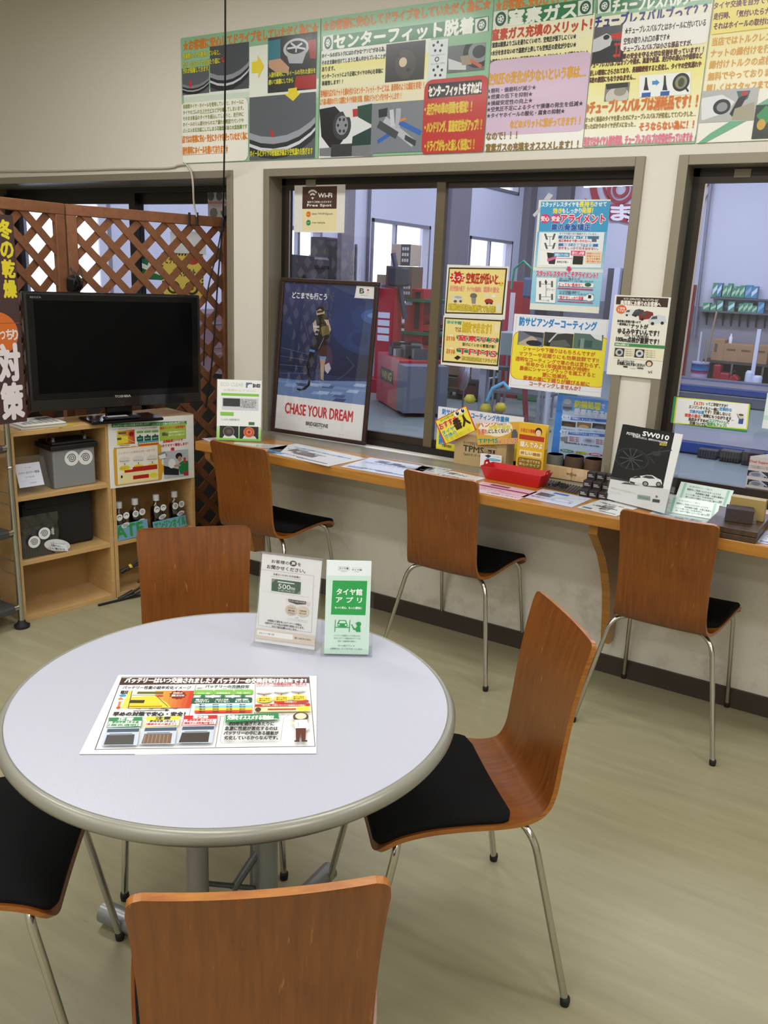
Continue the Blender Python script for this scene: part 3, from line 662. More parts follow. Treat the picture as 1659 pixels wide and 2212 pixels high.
for i, (px, pyt, pyb, Yd, r_, col, lab) in enumerate(((1050, 818, 895, 6.0, 0.018, '#c3c6d6', 'shiny thin stand post with a cross head'), (1073, 800, 900, 6.2, 0.022, '#8c90a0', 'grey stand post under the yellow coating notice'), (1160, 800, 900, 5.6, 0.016, '#a5aabb', 'thin grey post left of the blue rust notice'), (1176, 845, 935, 5.4, 0.03, '#dfe2f0', 'thick white post beside the blue rust notice'))):
    a = on_y(px, pyb, Yd); c = on_y(px, pyt, Yd)
    q = thing('stand_post', lab, 'post', (a.x, Yd, 0)); 
    MB().tube([(0, 0, 0.02), (0, 0, c.z)], r_, M(col, 0.25, 0.5), 10).build('pole', q)
    MB().lathe([(0.07, 0), (0.07, 0.012), (0.02, 0.02), (0, 0.02)], (0, 0, 0), M('#55575f', 0.5, 0.5)).build('foot', q)
    if i == 0: MB().tube([(-0.1, 0, c.z-0.02), (0.1, 0, c.z+0.03)], 0.012, M(col, 0.25, 0.7), 8).build('cross_bar', q)
a = on_y(1001, 850, 6.0)
t = thing('disc_stand', 'pale oval disc on a thin stand on the workshop floor', 'stand', (a.x, 6.0, 0))
MB().tube([(0, 0, 0), (0, 0, 0.75)], 0.012, STEEL, 8).build('pole', t)
q = MB().lathe([(0, 0), (0.17, 0.0), (0.17, 0.02), (0, 0.02)], (0, 0, 0), M('#9ea3ad', 0.2, 0.3), 28).build('disc', t); q.rotation_euler = (1.45, 0.1, -0.75); q.location = (0, 0, 0.42)
t = MB(); a = on_y(1082, 870, 5.9)
t = thing('shop_trolley', 'grey green tool trolley behind the coating notice', 'trolley', (a.x, 5.9, 0))
MB().box((-0.14, 0, 0.72), (0.55, 0.4, 0.98), M('#7c8a88', 0.5)).build('drawer_case', t, bevel=0.01)
for x in (-0.12, 0.5):
    for y in (0.02, 0.35): MB().tube([(x, y, 0.02), (x, y, 0.72)], 0.015, M('#9da2ac', 0.3, 0.6), 8).build('leg', t)
MB().box((-0.13, 0.01, 0.28), (0.54, 0.39, 0.31), M('#5b5f66', 0.5)).build('tray', t)
a = on_y(1110, 890, 6.1)
t = thing('glove_holder', 'rack with yellow rubber pads and blue hoses in the workshop', 'rack', (a.x-0.15, 5.45, 0))
MB().box((-0.02, 0, 0), (0.06, 0.08, 0.62), M('#8c90a0', 0.4, 0.4)).build('post', t)
MB().box((-0.1, -0.05, 0.6), (0.32, 0.1, 0.64), M('#2c2c30', 0.6)).build('arm', t)
for x, z in ((-0.08, 0.2), (0.12, 0.12), (0.3, 0.15)):
    MB().lathe([(0, 0), (0.05, 0.01), (0.07, 0.05), (0.04, 0.1), (0, 0.105)], (x, -0.08, z), M('#c2b83a', 0.6), 16).build('yellow_pad', t)
MB().tube([(0.12, -0.05, 0.25), (0.18, -0.06, 0.4), (0.3, -0.05, 0.47), (0.36, -0.02, 0.4)], 0.022, M('#6bb6d8', 0.4), 8).build('blue_hose', t)
a = on_y(1140, 900, 6.3)
q = MB().lathe([(0.12, 0), (0.135, 0.36), (0.14, 0.36), (0.12, 0.02), (0, 0.02)], (0, 0, 0), M('#c9cbd9', 0.5), 20).build('white_bucket', loc=(a.x+0.05, 6.75, 0)); tag(q, 'white plastic bucket on the workshop floor near the red pipe', 'bucket')
a = on_y(1135, 880, 5.2)
q = MB().tube([(a.x-0.1, 5.2, 0.95), (a.x-0.03, 5.2, 0.5), (a.x+0.03, 5.2, 0.02)], 0.03, M('#7d2430', 0.4), 8).build('red_pipe'); tag(q, 'dark red pipe leaning in the workshop behind the yellow cards', 'pipe')
# dark red tool chest run and dark machines along the left wall
for i, (y0, y1, h_, x1, col, lab) in enumerate(((8.1, 9.4, 0.85, -6.5, '#5b2028', 'dark red tool chest row under the workshop window'), (10.5, 12.4, 1.25, -6.2, '#33363f', 'tall dark machine housing by the far workshop window'), (2.6, 4.7, 1.1, -6.35, '#6d4350', 'maroon cabinet run seen through the trellis'))):
    q = MB().box((SX+0.02, y0, 0), (x1, y1, h_), M(col, 0.5)); 
    t = thing('tool_chest', lab, 'cabinet', (SX+0.02, y0, 0)); MB().box((0, 0, 0.04), (x1-SX-0.02, y1-y0, h_), M(col, 0.5)).build('case', t, bevel=0.01)
    for k in range(3):
        d = MB().box((x1-SX-0.02, 0.05, 0.1+k*h_*0.29), (x1-SX-0.005, y1-y0-0.05, 0.06+(k+1)*h_*0.29), M(col, 0.35)).build('drawer', t)
        MB().box((x1-SX-0.005, 0.2, 0.03+(k+1)*h_*0.29), (x1-SX+0.012, y1-y0-0.2, 0.045+(k+1)*h_*0.29), STEEL).build('handle', d)
# hydraulic lift columns with red lettering strip, green machine
a = on_y(1103, 730, 7.6)
t = thing('lift_column', 'red lift column with white lettering strip behind the alignment poster', 'car lift', (a.x, 7.6, 0))
MB().box((-0.14, 0, 0), (0.14, 0.3, 1.55), RED).build('column', t, bevel=0.01)
MB().box((-0.05, -0.004, 0.75), (0.02, 0, 1.4), M('#d8c8cc')).build('white_strip', t)
MB().box((0.2, -0.1, 0), (0.9, 0.35, 1.0), M('#3f7d4d', 0.5)).build('green_housing', t, bevel=0.02)
a = on_y(1140, 610, 7.2)
t = thing('hose_reel', 'green hose loop on a grey reel arm beside the alignment poster', 'hose reel', (a.x, 7.2, 0))
MB().tube([(0.1, 0, 0), (0.1, 0, 2.0)], 0.03, M('#6e7f95', 0.4, 0.3), 10).build('pole', t)
MB().tube([(-0.22, 0, 1.45), (-0.2, 0, 1.7), (-0.08, 0, 1.8), (0.05, 0, 1.7), (0.08, 0, 1.45)], 0.015, M('#2f9468', 0.4), 8).build('hose', t)
MB().box((-0.02, -0.12, 1.35), (0.22, 0.12, 1.6), M('#52617c', 0.4)).build('reel', t, bevel=0.03)
# cabinet far right behind the mullion, dark doorway
a0, a1 = on_y(1322, 640, 13.1).x, on_y(1420, 640, 13.1).x
q = MB().box((a0, 12.7, 0), (a1, 13.15, 1.85), M('#4a4a55', 0.5)).build('steel_locker', org=(a0, 12.7, 0)); tag(q, 'dark steel locker at the back wall right of the alignment poster', 'locker')
q = MB().box((on_y(1327, 600, 12.6).x, 12.55, 0), (on_y(1340, 600, 12.6).x, 12.68, 1.86), M('#c9cbe0', 0.4)).build('leaning_sheet', org=(a0, 12.55, 0)); tag(q, 'white sheet leaning on the dark steel locker', 'sheet')
# ================================================================== FURNITURE
CHW, (nt, tc, mx, bs) = wood('chair_plywood', '#65330c', '#854a14', (26, 2.2, 2.2), 0.34, 0.25, c='#915817', big=3.0)
# pale scratches in the veneer
n3 = nt.nodes.new('ShaderNodeTexNoise'); mp3 = nt.nodes.new('ShaderNodeMapping'); mp3.inputs['Scale'].default_value = (55, 9, 9)
n3.inputs['Scale'].default_value = 1.6; n3.inputs['Detail'].default_value = 3
nt.links.new(tc.outputs['Object'], mp3.inputs['Vector']); nt.links.new(mp3.outputs['Vector'], n3.inputs['Vector'])
r3 = nt.nodes.new('ShaderNodeMapRange'); r3.inputs['From Min'].default_value = 0.70; r3.inputs['From Max'].default_value = 0.78; r3.inputs['To Max'].default_value = 0.6
nt.links.new(n3.outputs['Fac'], r3.inputs['Value'])
m3x = nt.nodes.new('ShaderNodeMix'); m3x.data_type = 'RGBA'; m3x.inputs['B'].default_value = lin('#c98c4a')
nt.links.new(r3.outputs['Result'], m3x.inputs['Factor']); nt.links.new(mx.outputs['Result'], m3x.inputs['A']); nt.links.new(m3x.outputs['Result'], bs.inputs['Base Color'])
CHEDGE = wood('plywood_edge', '#8a4c16', '#b27428', (4, 4, 60), 0.35, 0.3)[0]
CHROME = M('#c4c2bc', 0.16, 1.0); BLKFAB = M('#0b0c0d', 0.9, spec=0.2, bump=0.4, bscale=500); RUB = M('#15130f', 0.7)
def spline(P, n):
    out = []
    for i in range(len(P)-1):
        p0 = P[max(i-1, 0)]; p1 = P[i]; p2 = P[i+1]; p3 = P[min(i+2, len(P)-1)]
        for k in range(n):
            t = k/n
            out.append(tuple(0.5*((2*p1[j]) + (-p0[j]+p2[j])*t + (2*p0[j]-5*p1[j]+4*p2[j]-p3[j])*t*t + (-p0[j]+3*p1[j]-3*p2[j]+p3[j])*t**3) for j in range(len(p1))))
    out.append(tuple(P[-1])); return out
# side profile of the one-piece shell: (y, z, half width); y+ is the front
PROF = [(0.198, 0.394, 0.200), (0.182, 0.419, 0.204), (0.145, 0.437, 0.206), (0.08, 0.445, 0.204), (0.0, 0.440, 0.196), (-0.08, 0.428, 0.183), (-0.142, 0.424, 0.170), (-0.184, 0.439, 0.160), (-0.203, 0.48, 0.154), (-0.211, 0.55, 0.152), (-0.221, 0.65, 0.153), (-0.236, 0.75, 0.157), (-0.255, 0.833, 0.162)]
SP = spline(PROF, 5)
def prof_frames(sp):
    fr = []; L = 0; prev = None
    for i, (y, z, w_) in enumerate(sp):
        a, c = sp[max(i-1, 0)], sp[min(i+1, len(sp)-1)]
        t = Vector((0, c[0]-a[0], c[1]-a[1])).normalized(); nrm = Vector((0, t.z, -t.y))   # towards the sitter
        if nrm.z < 0 and i < 10: nrm = -nrm
        if prev: L += math.hypot(y-prev[0], z-prev[1])
        prev = (y, z); fr.append((Vector((0, y, z)), nrm, w_, L))
    return fr, L
def shell_mesh():
    sp = SP[:]
    # finer rows at both ends for the rounded corners
    def refine(a, c, k): return [tuple(a[j]+(c[j]-a[j])*i/k for j in range(3)) for i in range(k)]
    sp = refine(sp[0], sp[1], 4) + refine(sp[1], sp[2], 3) + sp[2:-2] + refine(sp[-2], sp[-1], 5) + [sp[-1]]
    fr, L = prof_frames(sp); nx = 14; th = 0.0115
    mb = MB(); front = []; back = []
    for i, (p, nm, w_, l) in enumerate(fr):
        r = 0.034; d = min(l, L-l); hw = w_
        rr = 0.022 if l > L/2 else 0.04
        if d < rr: hw = w_ - rr + math.sqrt(max(0, rr*rr-(rr-d)**2))
        s_back = min(1, max(0, (p.z-0.45)/0.12)) if p.y < -0.1 else 0
        row_f, row_b = [], []
        for k in range(nx+1):
            u = -1+2*k/nx; x = hw*u
            curv = -0.008*(1-u*u)*s_back - 0.004*(1-u*u)*(1-s_back)
            q = p + Vector((x, 0, 0)) + nm*curv
            row_f.append(q + nm*th/2); row_b.append(q - nm*th/2)
        front.append(row_f); back.append(row_b)
    m = len(front); W_ = nx+1
    vf = [v for r in front for v in r]; vb = [v for r in back for v in r]
    ff = [(i*W_+k, i*W_+k+1, (i+1)*W_+k+1, (i+1)*W_+k) for i in range(m-1) for k in range(nx)]
    mb.add(vf, [f[::-1] for f in ff], CHW, True); mb.add(vb, ff, CHW, True)
    # plywood edge all round
    loop = [(0, k) for k in range(nx+1)] + [(i, nx) for i in range(1, m)] + [(m-1, k) for k in range(nx-1, -1, -1)] + [(i, 0) for i in range(m-2, 0, -1)]
    ef = [front[i][k] for i, k in loop]; eb = [back[i][k] for i, k in loop]; n = len(loop)
    mid = [(a+c)/2 + (0.0) * (a-c) for a, c in zip(ef, eb)]
    mb.add(ef+eb, [(j, (j+1) % n, n+(j+1) % n, n+j) for j in range(n)], CHEDGE)
    return mb, fr, L
shell_mb, FRS, LSH = shell_mesh()
def pad_mesh():
    mb = MB(); rows = []; sel = [f for f in FRS if 0.012 < f[3] < 0.337]; nx = 14
    l0, l1 = sel[0][3], sel[-1][3]
    def section(inset, lift):
        out = []
        for p, nm, w_, l in sel:
            d = min(l-l0, l1-l); r = 0.03; hw = w_-0.006-inset
            if d < r: hw = hw - r + math.sqrt(max(0, r*r-(r-d)**2))
            out.append([p + Vector((hw*(-1+2*k/nx), 0, 0)) + nm*(0.006 - 0.004*(1-(-1+2*k/nx)**2) + lift*(1 if 0.004 < d else 0.45)) for k in range(nx+1)])
        return out
    bot = section(0, 0.0002); low = section(0, 0.007); top = section(0.006, 0.013)
    m = len(sel); W_ = nx+1
    ff = [(i*W_+k, i*W_+k+1, (i+1)*W_+k+1, (i+1)*W_+k) for i in range(m-1) for k in range(nx)]
    mb.add([v for r in top for v in r], [f[::-1] for f in ff], BLKFAB, True)
    loop = [(0, k) for k in range(nx+1)] + [(i, nx) for i in range(1, m)] + [(m-1, k) for k in range(nx-1, -1, -1)] + [(i, 0) for i in range(m-2, 0, -1)]
    n = len(loop); L0 = [bot[i][k] for i, k in loop]; L1 = [low[i][k] for i, k in loop]; L2 = [top[i][k] for i, k in loop]
    q = [(j, (j+1) % n, n+(j+1) % n, n+j) for j in range(n)]
    mb.add(L1+L0, q, BLKFAB, True); mb.add(L2+L1, q, BLKFAB, True)
    return mb
def bend(pts, r=0.05, n=6):
    """Round the inner corners of a polyline."""
    P = [Vector(p) for p in pts]; out = [P[0]]
    for i in range(1, len(P)-1):
        a = (P[i-1]-P[i]); c = (P[i+1]-P[i]); ra = min(r, a.length*0.49); rc = min(r, c.length*0.49)
        A = P[i]+a.normalized()*ra; B = P[i]+c.normalized()*rc
        for k in range(n+1):
            t = k/n; out.append(A*(1-t)**2 + P[i]*2*t*(1-t) + B*t*t)
    out.append(P[-1]); return out
def make_chair(label, group):
    t = thing('plywood_chair', label, 'chair', (0, 0, 0), 0, group)
    shell_mb.build('shell', t)
    pad_mesh().build('seat_pad', t)
    for sx in (-1, 1):
        l = MB().tube(bend([(sx*0.05, -0.08, 0.415), (sx*0.172, -0.15, 0.411), (sx*0.246, -0.235, 0.012)], 0.06, 7), 0.0085, CHROME, 12).build('leg', t)
        MB().lathe([(0.010, 0), (0.0115, 0.012), (0.0105, 0.02), (0, 0.02)], (sx*0.2465, -0.2353, 0), RUB, 14).build('foot_cap', l)
        l = MB().tube(bend([(sx*0.06, 0.125, 0.427), (sx*0.185, 0.15, 0.42), (sx*0.202, 0.235, 0.012)], 0.05, 7), 0.0085, CHROME, 12).build('leg', t)
        MB().lathe([(0.010, 0), (0.0115, 0.012), (0.0105, 0.02), (0, 0.02)], (sx*0.202, 0.2353, 0), RUB, 14).build('foot_cap', l)
    q = MB()
    for y in (-0.08, 0.125):
        q.tube([(-0.06, y, 0.415 if y < 0 else 0.427), (0.06, y, 0.415 if y < 0 else 0.427)], 0.0085, CHROME, 10)
    q.tube([(0, -0.08, 0.415), (0, 0.125, 0.427)], 0.0085, CHROME, 10)
    q.build('under_frame', t)
    return t
def face(fx, fy): return math.atan2(fy, fx) - PI/2
spots = [((-0.732, -2.408), face(-0.66, 0.75), 'orange brown plywood chair nearest the viewer, seen from behind at the round table'),
         ((-0.766, -1.704), face(-0.72, -0.69), 'brown plywood chair with black seat seen from the side, facing the round table'),
         ((-1.502, -1.739), face(0.72, -0.69), 'reddish brown plywood chair behind the round table in front of the shelf'),
         ((-1.43, -2.451), face(0.77, 0.64), 'plywood chair at the round table showing only its black seat corner'),
         ((-2.405, -0.31), face(0.0, 1), 'plywood chair at the counter below the small leaflet stand by the trellis'),
         ((-1.472, -0.225), face(0.0, 1), 'plywood chair at the counter in front of the red tray'),
         ((-0.6125, -0.248), face(0, 1), 'scratched plywood chair at the counter below the black wheel leaflet')]
first = None
for (x, y), rz, lab in spots:
    if first is None:
        first = make_chair(lab, 'plywood chairs around the room'); first.location = (x, y, 0); first.rotation_euler = (0, 0, rz)
    else: dup(first, (x, y, 0), rz, lab)

# ---- round table
TX, TY, TZ, TR = -1.06, -2.091, 0.72, 0.430
LAM = M('#b3b4c0', 0.33, spec=0.5, bump=0.12, bscale=420, vary=0.05)
RIMM = M('#8f8e82', 0.3, 0.15); SILV = M('#8d8f90', 0.35, 0.55)
t = thing('round_table', 'round grey laminate table with a rounded grey rim on two posts', 'table', (TX, TY, 0))
MB().lathe([(0, TZ-0.028), (TR-0.004, TZ-0.028), (TR, TZ-0.0005), (TR-0.001, TZ), (0, TZ)], (0, 0, 0), LAM, 128, False).build('tabletop', t)
MB().lathe([(TR-0.03, TZ-0.03), (TR+0.004, TZ-0.031), (TR+0.012, TZ-0.027), (TR+0.0165, TZ-0.019), (TR+0.0165, TZ-0.011), (TR+0.012, TZ-0.004), (TR+0.006, TZ+0.0004), (TR+0.0005, TZ-0.0002), (TR, TZ-0.006)], (0, 0, 0), RIMM, 128).build('rim', t)
pa = on_z(427, 1880, 0.33); pb = on_z(573, 1880, 0.25)
fa, fb = on_z(225, 1968, 0.03), on_z(712, 1880, 0.03)
for p_, r_ in ((pa, 0.023), (pb, 0.028)):
    MB().tube([(p_.x-TX, p_.y-TY, 0.045), (p_.x-TX, p_.y-TY, TZ-0.03)], r_, SILV, 24).build('post', t)
MB().tube([(pb.x-TX-0.05, pb.y-TY+0.03, 0.05), (pb.x-TX-0.05, pb.y-TY+0.03, TZ-0.03)], 0.016, M('#6d7072', 0.4, 0.4), 16).build('post', t)
ca = Vector((pa.x, pa.y, 0.04)); cb = Vector((pb.x, pb.y, 0.04)); T0 = Vector((TX, TY, 0))
def foot(p, q, r=0.026):
    MB().tube([p-T0, p-T0+(q-p)*0.02, q-T0], r, SILV, 16).build('base_tube', t)
hub = (ca+cb)/2
foot(Vector((fa.x, fa.y, 0.03)), Vector((hub.x, hub.y, 0.03)))
foot(Vector((fb.x, fb.y, 0.03)), Vector((hub.x, hub.y, 0.032)), 0.024)
mirr = hub + (hub-Vector((fa.x, fa.y, 0.03)))*0.3; mirr.z = 0.03; foot(mirr, Vector((hub.x, hub.y, 0.028)), 0.024)
mirr = hub + (hub-Vector((fb.x, fb.y, 0.03)))*0.35; mirr.z = 0.03; foot(mirr, Vector((hub.x, hub.y, 0.031)), 0.024)
MB().tube([(hub.x-TX, hub.y-TY, 0.035), (hub.x-TX, hub.y-TY, 0.075)], 0.085, SILV, 28).build('hub', t)
x0 = on_z(548, 1885, 0.32)
MB().tube([(pa.x-TX, pa.y-TY, 0.30), (pb.x-TX, pb.y-TY, 0.2)], 0.006, M('#5d6062', 0.35, 0.6), 8).build('brace', t)
MB().tube([(pb.x-TX, pb.y-TY, 0.33), ((pa.x+pb.x)/2-TX, (pa.y+pb.y)/2-TY, 0.24)], 0.009, M('#5d6062', 0.35, 0.6), 8).build('brace', t)
for c_ in (ca, cb):
    MB().box((c_.x-TX-0.09, c_.y-TY-0.05, TZ-0.045), (c_.x-TX+0.09, c_.y-TY+0.05, TZ-0.031), M('#4a4c4c', 0.5)).build('top_bracket', t)

# ---- window counter
CW, _ = wood('counter_wood', '#a06826', '#bb8435', (1.5, 22, 22), 0.3, 0.35, c='#ad752c')
CY0, CY1, CZ, CX0 = -0.448, -0.155, 0.78, -2.77
t = thing('window_counter', 'long orange brown wooden counter under the windows', 'counter', (CX0, 0, 0))
MB().box((0, CY0, CZ-0.042), (XR-CX0, CY1-0.001, CZ), CW).build('counter_top', t, bevel=0.004)
MB().box((0, -0.03, CZ-0.11), (XR-CX0, -0.0125, CZ-0.042), CW).build('wall_rail', t)
def bracket(x):
    pr = [(-0.0125, CZ-0.043), (-0.40, CZ-0.043), (-0.40, CZ-0.085), (-0.35, CZ-0.13), (-0.27, CZ-0.2), (-0.2, CZ-0.29), (-0.15, CZ-0.38), (-0.12, CZ-0.47), (-0.10, CZ-0.56), (-0.085, CZ-0.62), (-0.0125, CZ-0.63)]
    return MB().prism([(x-CX0-0.03, y, z) for y, z in pr], (0.032, 0, 0), CW).build('bracket', t, bevel=0.002)
bracket(on_z(1283, 1140, CZ-0.05).x + 0.0); bracket(on_y(545, 1170, -0.1).x); bracket(1.2)

# ---- shelf: two three-tier box units side by side
SU = Vector((0.19, 0.982, 0)).normalized(); SB = Vector((-SU.y, SU.x, 0)); SO = Vector((-3.174, -1.118, 0)); SA = math.atan2(SU.y, SU.x)
def sh(s_, d_=0.0, z=0.0): return SO + SU*s_ + SB*d_ + Vector((0, 0, z))
BEECH, _ = wood('beech_board', '#c09a63', '#d0ac76', (3, 3, 22), 0.5, c='#b98f58'); BEECHD = M('#a98755', 0.6)
Wd, Dp, Hh = 0.456, 0.238, 0.853
for i, lab in enumerate(('beech three tier box shelf holding the silver car battery', 'beech three tier box shelf with a poster over its top opening')):
    t = thing('box_shelf', lab, 'shelf', sh(i*(Wd+0.003)), SA, 'box shelves under the television')
    for x in (0, Wd-0.018): MB().box((x, 0, 0), (x+0.018, Dp, Hh), BEECH).build('side_panel', t, bevel=0.001)
    MB().box((0.018, 0, Hh-0.02), (Wd-0.018, Dp, Hh), BEECH).build('top_panel', t, bevel=0.001)
    MB().box((0.018, 0, 0.0), (Wd-0.018, Dp, 0.022), BEECH).build('bottom_panel', t, bevel=0.001)
    for z in (0.28, 0.57): MB().box((0.018, 0.002, z-0.02), (Wd-0.018, Dp-0.006, z), BEECH).build('shelf_board', t, bevel=0.001)
    MB().box((0.018, Dp-0.006, 0.022), (Wd-0.018, Dp, Hh-0.02), BEECHD).build('back_panel', t)

# ---- television
TVB, TVG = M('#08080a', 0.14, spec=0.35), M('#050609', 0.12, spec=0.12)
ang = math.radians(70); tu = Vector((math.cos(ang), math.sin(ang), 0)); tn = Vector((tu.y, -tu.x, 0))
t = thing('television', 'black flat television with glossy bezel on the beech shelves', 'television', (-3.10, -0.583, Hh), ang)
w2, zb, zt = 0.404, 0.06, 0.570
MB().box((-w2, 0.0, zb), (w2, 0.045, zt), TVB).build('bezel', t, bevel=0.008, seg=3)
MB().box((-w2+0.05, 0.045, zb+0.05), (w2-0.05, 0.075, zt-0.06), M('#141416', 0.6)).build('rear_housing', t, bevel=0.01)
MB().box((-w2+0.043, -0.0015, zb+0.078), (w2-0.043, 0.0, zt-0.036), TVG).build('screen', t)
q = MB(); 
for a, c in (((-w2+0.004, -0.001, zt-0.012), (w2-0.004, 0.0, zt-0.004)), ((-w2+0.004, -0.001, zb+0.004), (-w2+0.014, 0, zt-0.012)), ((w2-0.014, -0.001, zb+0.004), (w2-0.004, 0, zt-0.012))): q.box(a, c, M('#1a1a1e', 0.08, coat=0.6))
q.box((-w2+0.004, -0.0012, zb+0.004), (w2-0.004, 0, zb+0.05), M('#101013', 0.08, coat=0.6))
q.build('bezel_bevel', t)
def logo(parent, txt, x, z, w_, h_, col, y=-0.0022, rough=0.3, metal=0.5):
    g = MB(); vs, fs = glyphs(txt)
    for d in (-0.0006, 0.0006): g.add([(x+d+a*w_, y, z+c*h_) for a, c in vs], fs, M(col, rough, metal))
    return g.build('logo', parent)
logo(t, 'TOSHIBA', -0.028, zb+0.045, 0.075, 0.011, '#d8d8dc'); logo(t, 'REGZA', -w2+0.03, zt-0.027, 0.045, 0.008, '#9a9aa0')
MB().box((-0.06, 0.015, 0.012), (0.06, 0.05, zb+0.01), TVB).build('neck', t, bevel=0.004)
MB().box((-0.17, -0.085, 0.0), (0.17, 0.09, 0.014), TVB).build('stand_base', t, bevel=0.006, seg=3)
rm = thing('remote_control', 'black remote control with pale buttons on the television base', 'remote', (-3.10, -0.578, Hh), ang)
MB().box((-0.105, -0.072, 0.015), (0.06, -0.03, 0.028), M('#141416', 0.35)).build('body', rm, bevel=0.004)
q = MB()
for k in range(8):
    for r in range(3): q.box((-0.09+k*0.012, -0.066+r*0.011, 0.028), (-0.082+k*0.012, -0.059+r*0.011, 0.0296), M('#b9b9bd'))
q.build('buttons', rm)

# ---- trellis partition
LW, _ = wood('trellis_wood', '#7d4f30', '#966242', (8, 8, 8), 0.55, c='#6f4529')
La, Lb, Lc = Vector((-3.145, 0.215, 0)), Vector((-3.40, -0.6, 0)), Vector((-3.42, -1.75, 0))
def trellis(A, B, zt, label, rev=False):
    u = (B-A); Ln = u.length; u.normalize(); n = Vector((-u.y, u.x, 0))     # n: away from the shelves or towards them
    if n.x < 0: n = -n
    t = thing('trellis_panel', label, 'trellis', A, 0, 'trellis panels behind the television')
    up = Vector((0, 0, 1)); z0 = 0.05; rw = 0.048; rt = 0.03
    def bar(p, q, wd, off, th, name=None, mb=None):
        mb = mb or MB(); d = (q-p).normalized(); s_ = d.cross(n).normalized()*wd
        mb.frame_box(p - s_/2 + n*off, (q-p), s_, n*th, LW); return mb
    bar(Vector((0,0,zt-rw/2)), u*Ln+Vector((0,0,zt-rw/2)), rw, -rt/2, rt).build('top_rail', t, bevel=0.003)
    bar(Vector((0,0,z0+rw/2)), u*Ln+Vector((0,0,z0+rw/2)), rw, -rt/2, rt).build('bottom_rail', t, bevel=0.003)
    for s_ in (rw/2, Ln-rw/2):
        bar(u*s_+Vector((0,0,0.0)), u*s_+Vector((0,0,zt-rw)), rw, -rt/2, rt).build('stile', t, bevel=0.003)
    a, c = z0+rw*0.5, zt-rw*0.5; sp_ = 0.139; wd = 0.034; x0, x1 = rw*0.4, Ln-rw*0.4
    for sg, off in ((1, 0.0005), (-1, -0.0085)):
        mb = MB(); k = -int(4/sp_)
        while k*sp_ < 6:
            b0 = k*sp_ + 0.02; k += 1
            # line z = b0 + sg*x, clipped to the frame
            pts = []
            xa, xb = x0, x1
            if sg > 0: xa = max(xa, a-b0); xb = min(xb, c-b0)
            else: xa = max(xa, b0-c); xb = min(xb, b0-a)
            if xb-xa < 0.03: continue
            bar(u*xa+Vector((0,0,b0+sg*xa)), u*xb+Vector((0,0,b0+sg*xb)), wd, off, 0.008, mb=mb)
        mb.build('lattice', t)
    return t
trellis(La, Lb, 1.80, 'brown wooden trellis panel meeting the window frame behind the television')
trellis(Lb + (Lc-Lb).normalized()*0.012, Lc, 1.80, 'brown wooden trellis panel nearer the brown vertical banner')

# ---- wire rack and banner at the left
t = thing('wire_rack', 'chrome post rack with dark shelves at the left of the beech shelves', 'rack', (-3.134, -1.152, 0))
STL = M('#b9b8b2', 0.22, 0.95); RK = M('#4a4b4c', 0.5, 0.3)
for (x, y) in ((0, 0), (-0.19, 0.0), (0, -0.75), (-0.19, -0.75)):
    p_ = MB().tube([(x, y, 0.03), (x, y, 1.72 if y == 0 and x < 0 else 1.0)], 0.0125, STL, 16).build('post', t)
    q = MB().lathe([(0.03, 0), (0.034, 0.012), (0.02, 0.02), (0.014, 0.035), (0, 0.035)], (x, y, 0), RUB, 16).build('levelling_foot', p_)
    MB().lathe([(0.0125, 0.71), (0.0145, 0.712), (0.0145, 0.72), (0.0125, 0.722)], (x, y, 0), CHROME, 16).build('collar', p_)
for z in (0.075, 0.415, 0.78):
    s_ = MB(); s_.box((-0.2, -0.77, z), (0.005, -0.012, z+0.03), RK); sh_ = s_.build('shelf', t, bevel=0.006)
    MB().tube([(-0.004, -0.03, z+0.02), (-0.002, 0.006, z+0.02)], 0.012, CHROME, 10).build('clip', sh_)
for z in (0.24, 0.3, 0.55, 0.6): MB().tube([(-0.19, 0, z+0.02), (-0.1, 0, z), (0, 0, z)], 0.0025, STL, 6).build('side_wire', t)
# ---- things on the beech shelves
t = thing('newspaper', 'folded newspaper lying on the shelf top left of the television', 'newspaper', sh(0.04, 0.0, Hh), SA)
q = MB(); q.box((0.02, 0.012, 0.0), (0.225, 0.2, 0.012), M('#c9c7bf', 0.8)); q.box((0.025, 0.01, 0.0125), (0.22, 0.19, 0.021), M('#d3d1ca', 0.8)); q.build('pages', t, bevel=0.004)
q = MB()
for k in range(7): q.box((0.04+0.024*k, 0.03, 0.0211), (0.058+0.024*k, 0.07+0.1*((k*37) % 10)/10, 0.0214), M('#8a8985', 0.8))
q.box((0.045, 0.12, 0.0211), (0.09, 0.18, 0.0215), M('#4c4b49', 0.8)); q.box((0.15, 0.13, 0.0211), (0.21, 0.17, 0.0215), M('#55544f', 0.8)); q.build('newsprint', t)
t = MB().prism([(0.13, -0.005, 0), (0.235, 0.03, 0), (0.2, 0.1, 0), (0.11, 0.06, 0)], (0, 0, 0.0015), M('#b9a93a', 0.6)).build('flyer', loc=sh(0.07, 0.0, Hh+0.0005)); t.rotation_euler = (0, 0, SA)
tag(t, 'yellow flyer peeking from under the folded newspaper', 'paper')
t.location = sh(0.09, 0.0, Hh+0.0005)
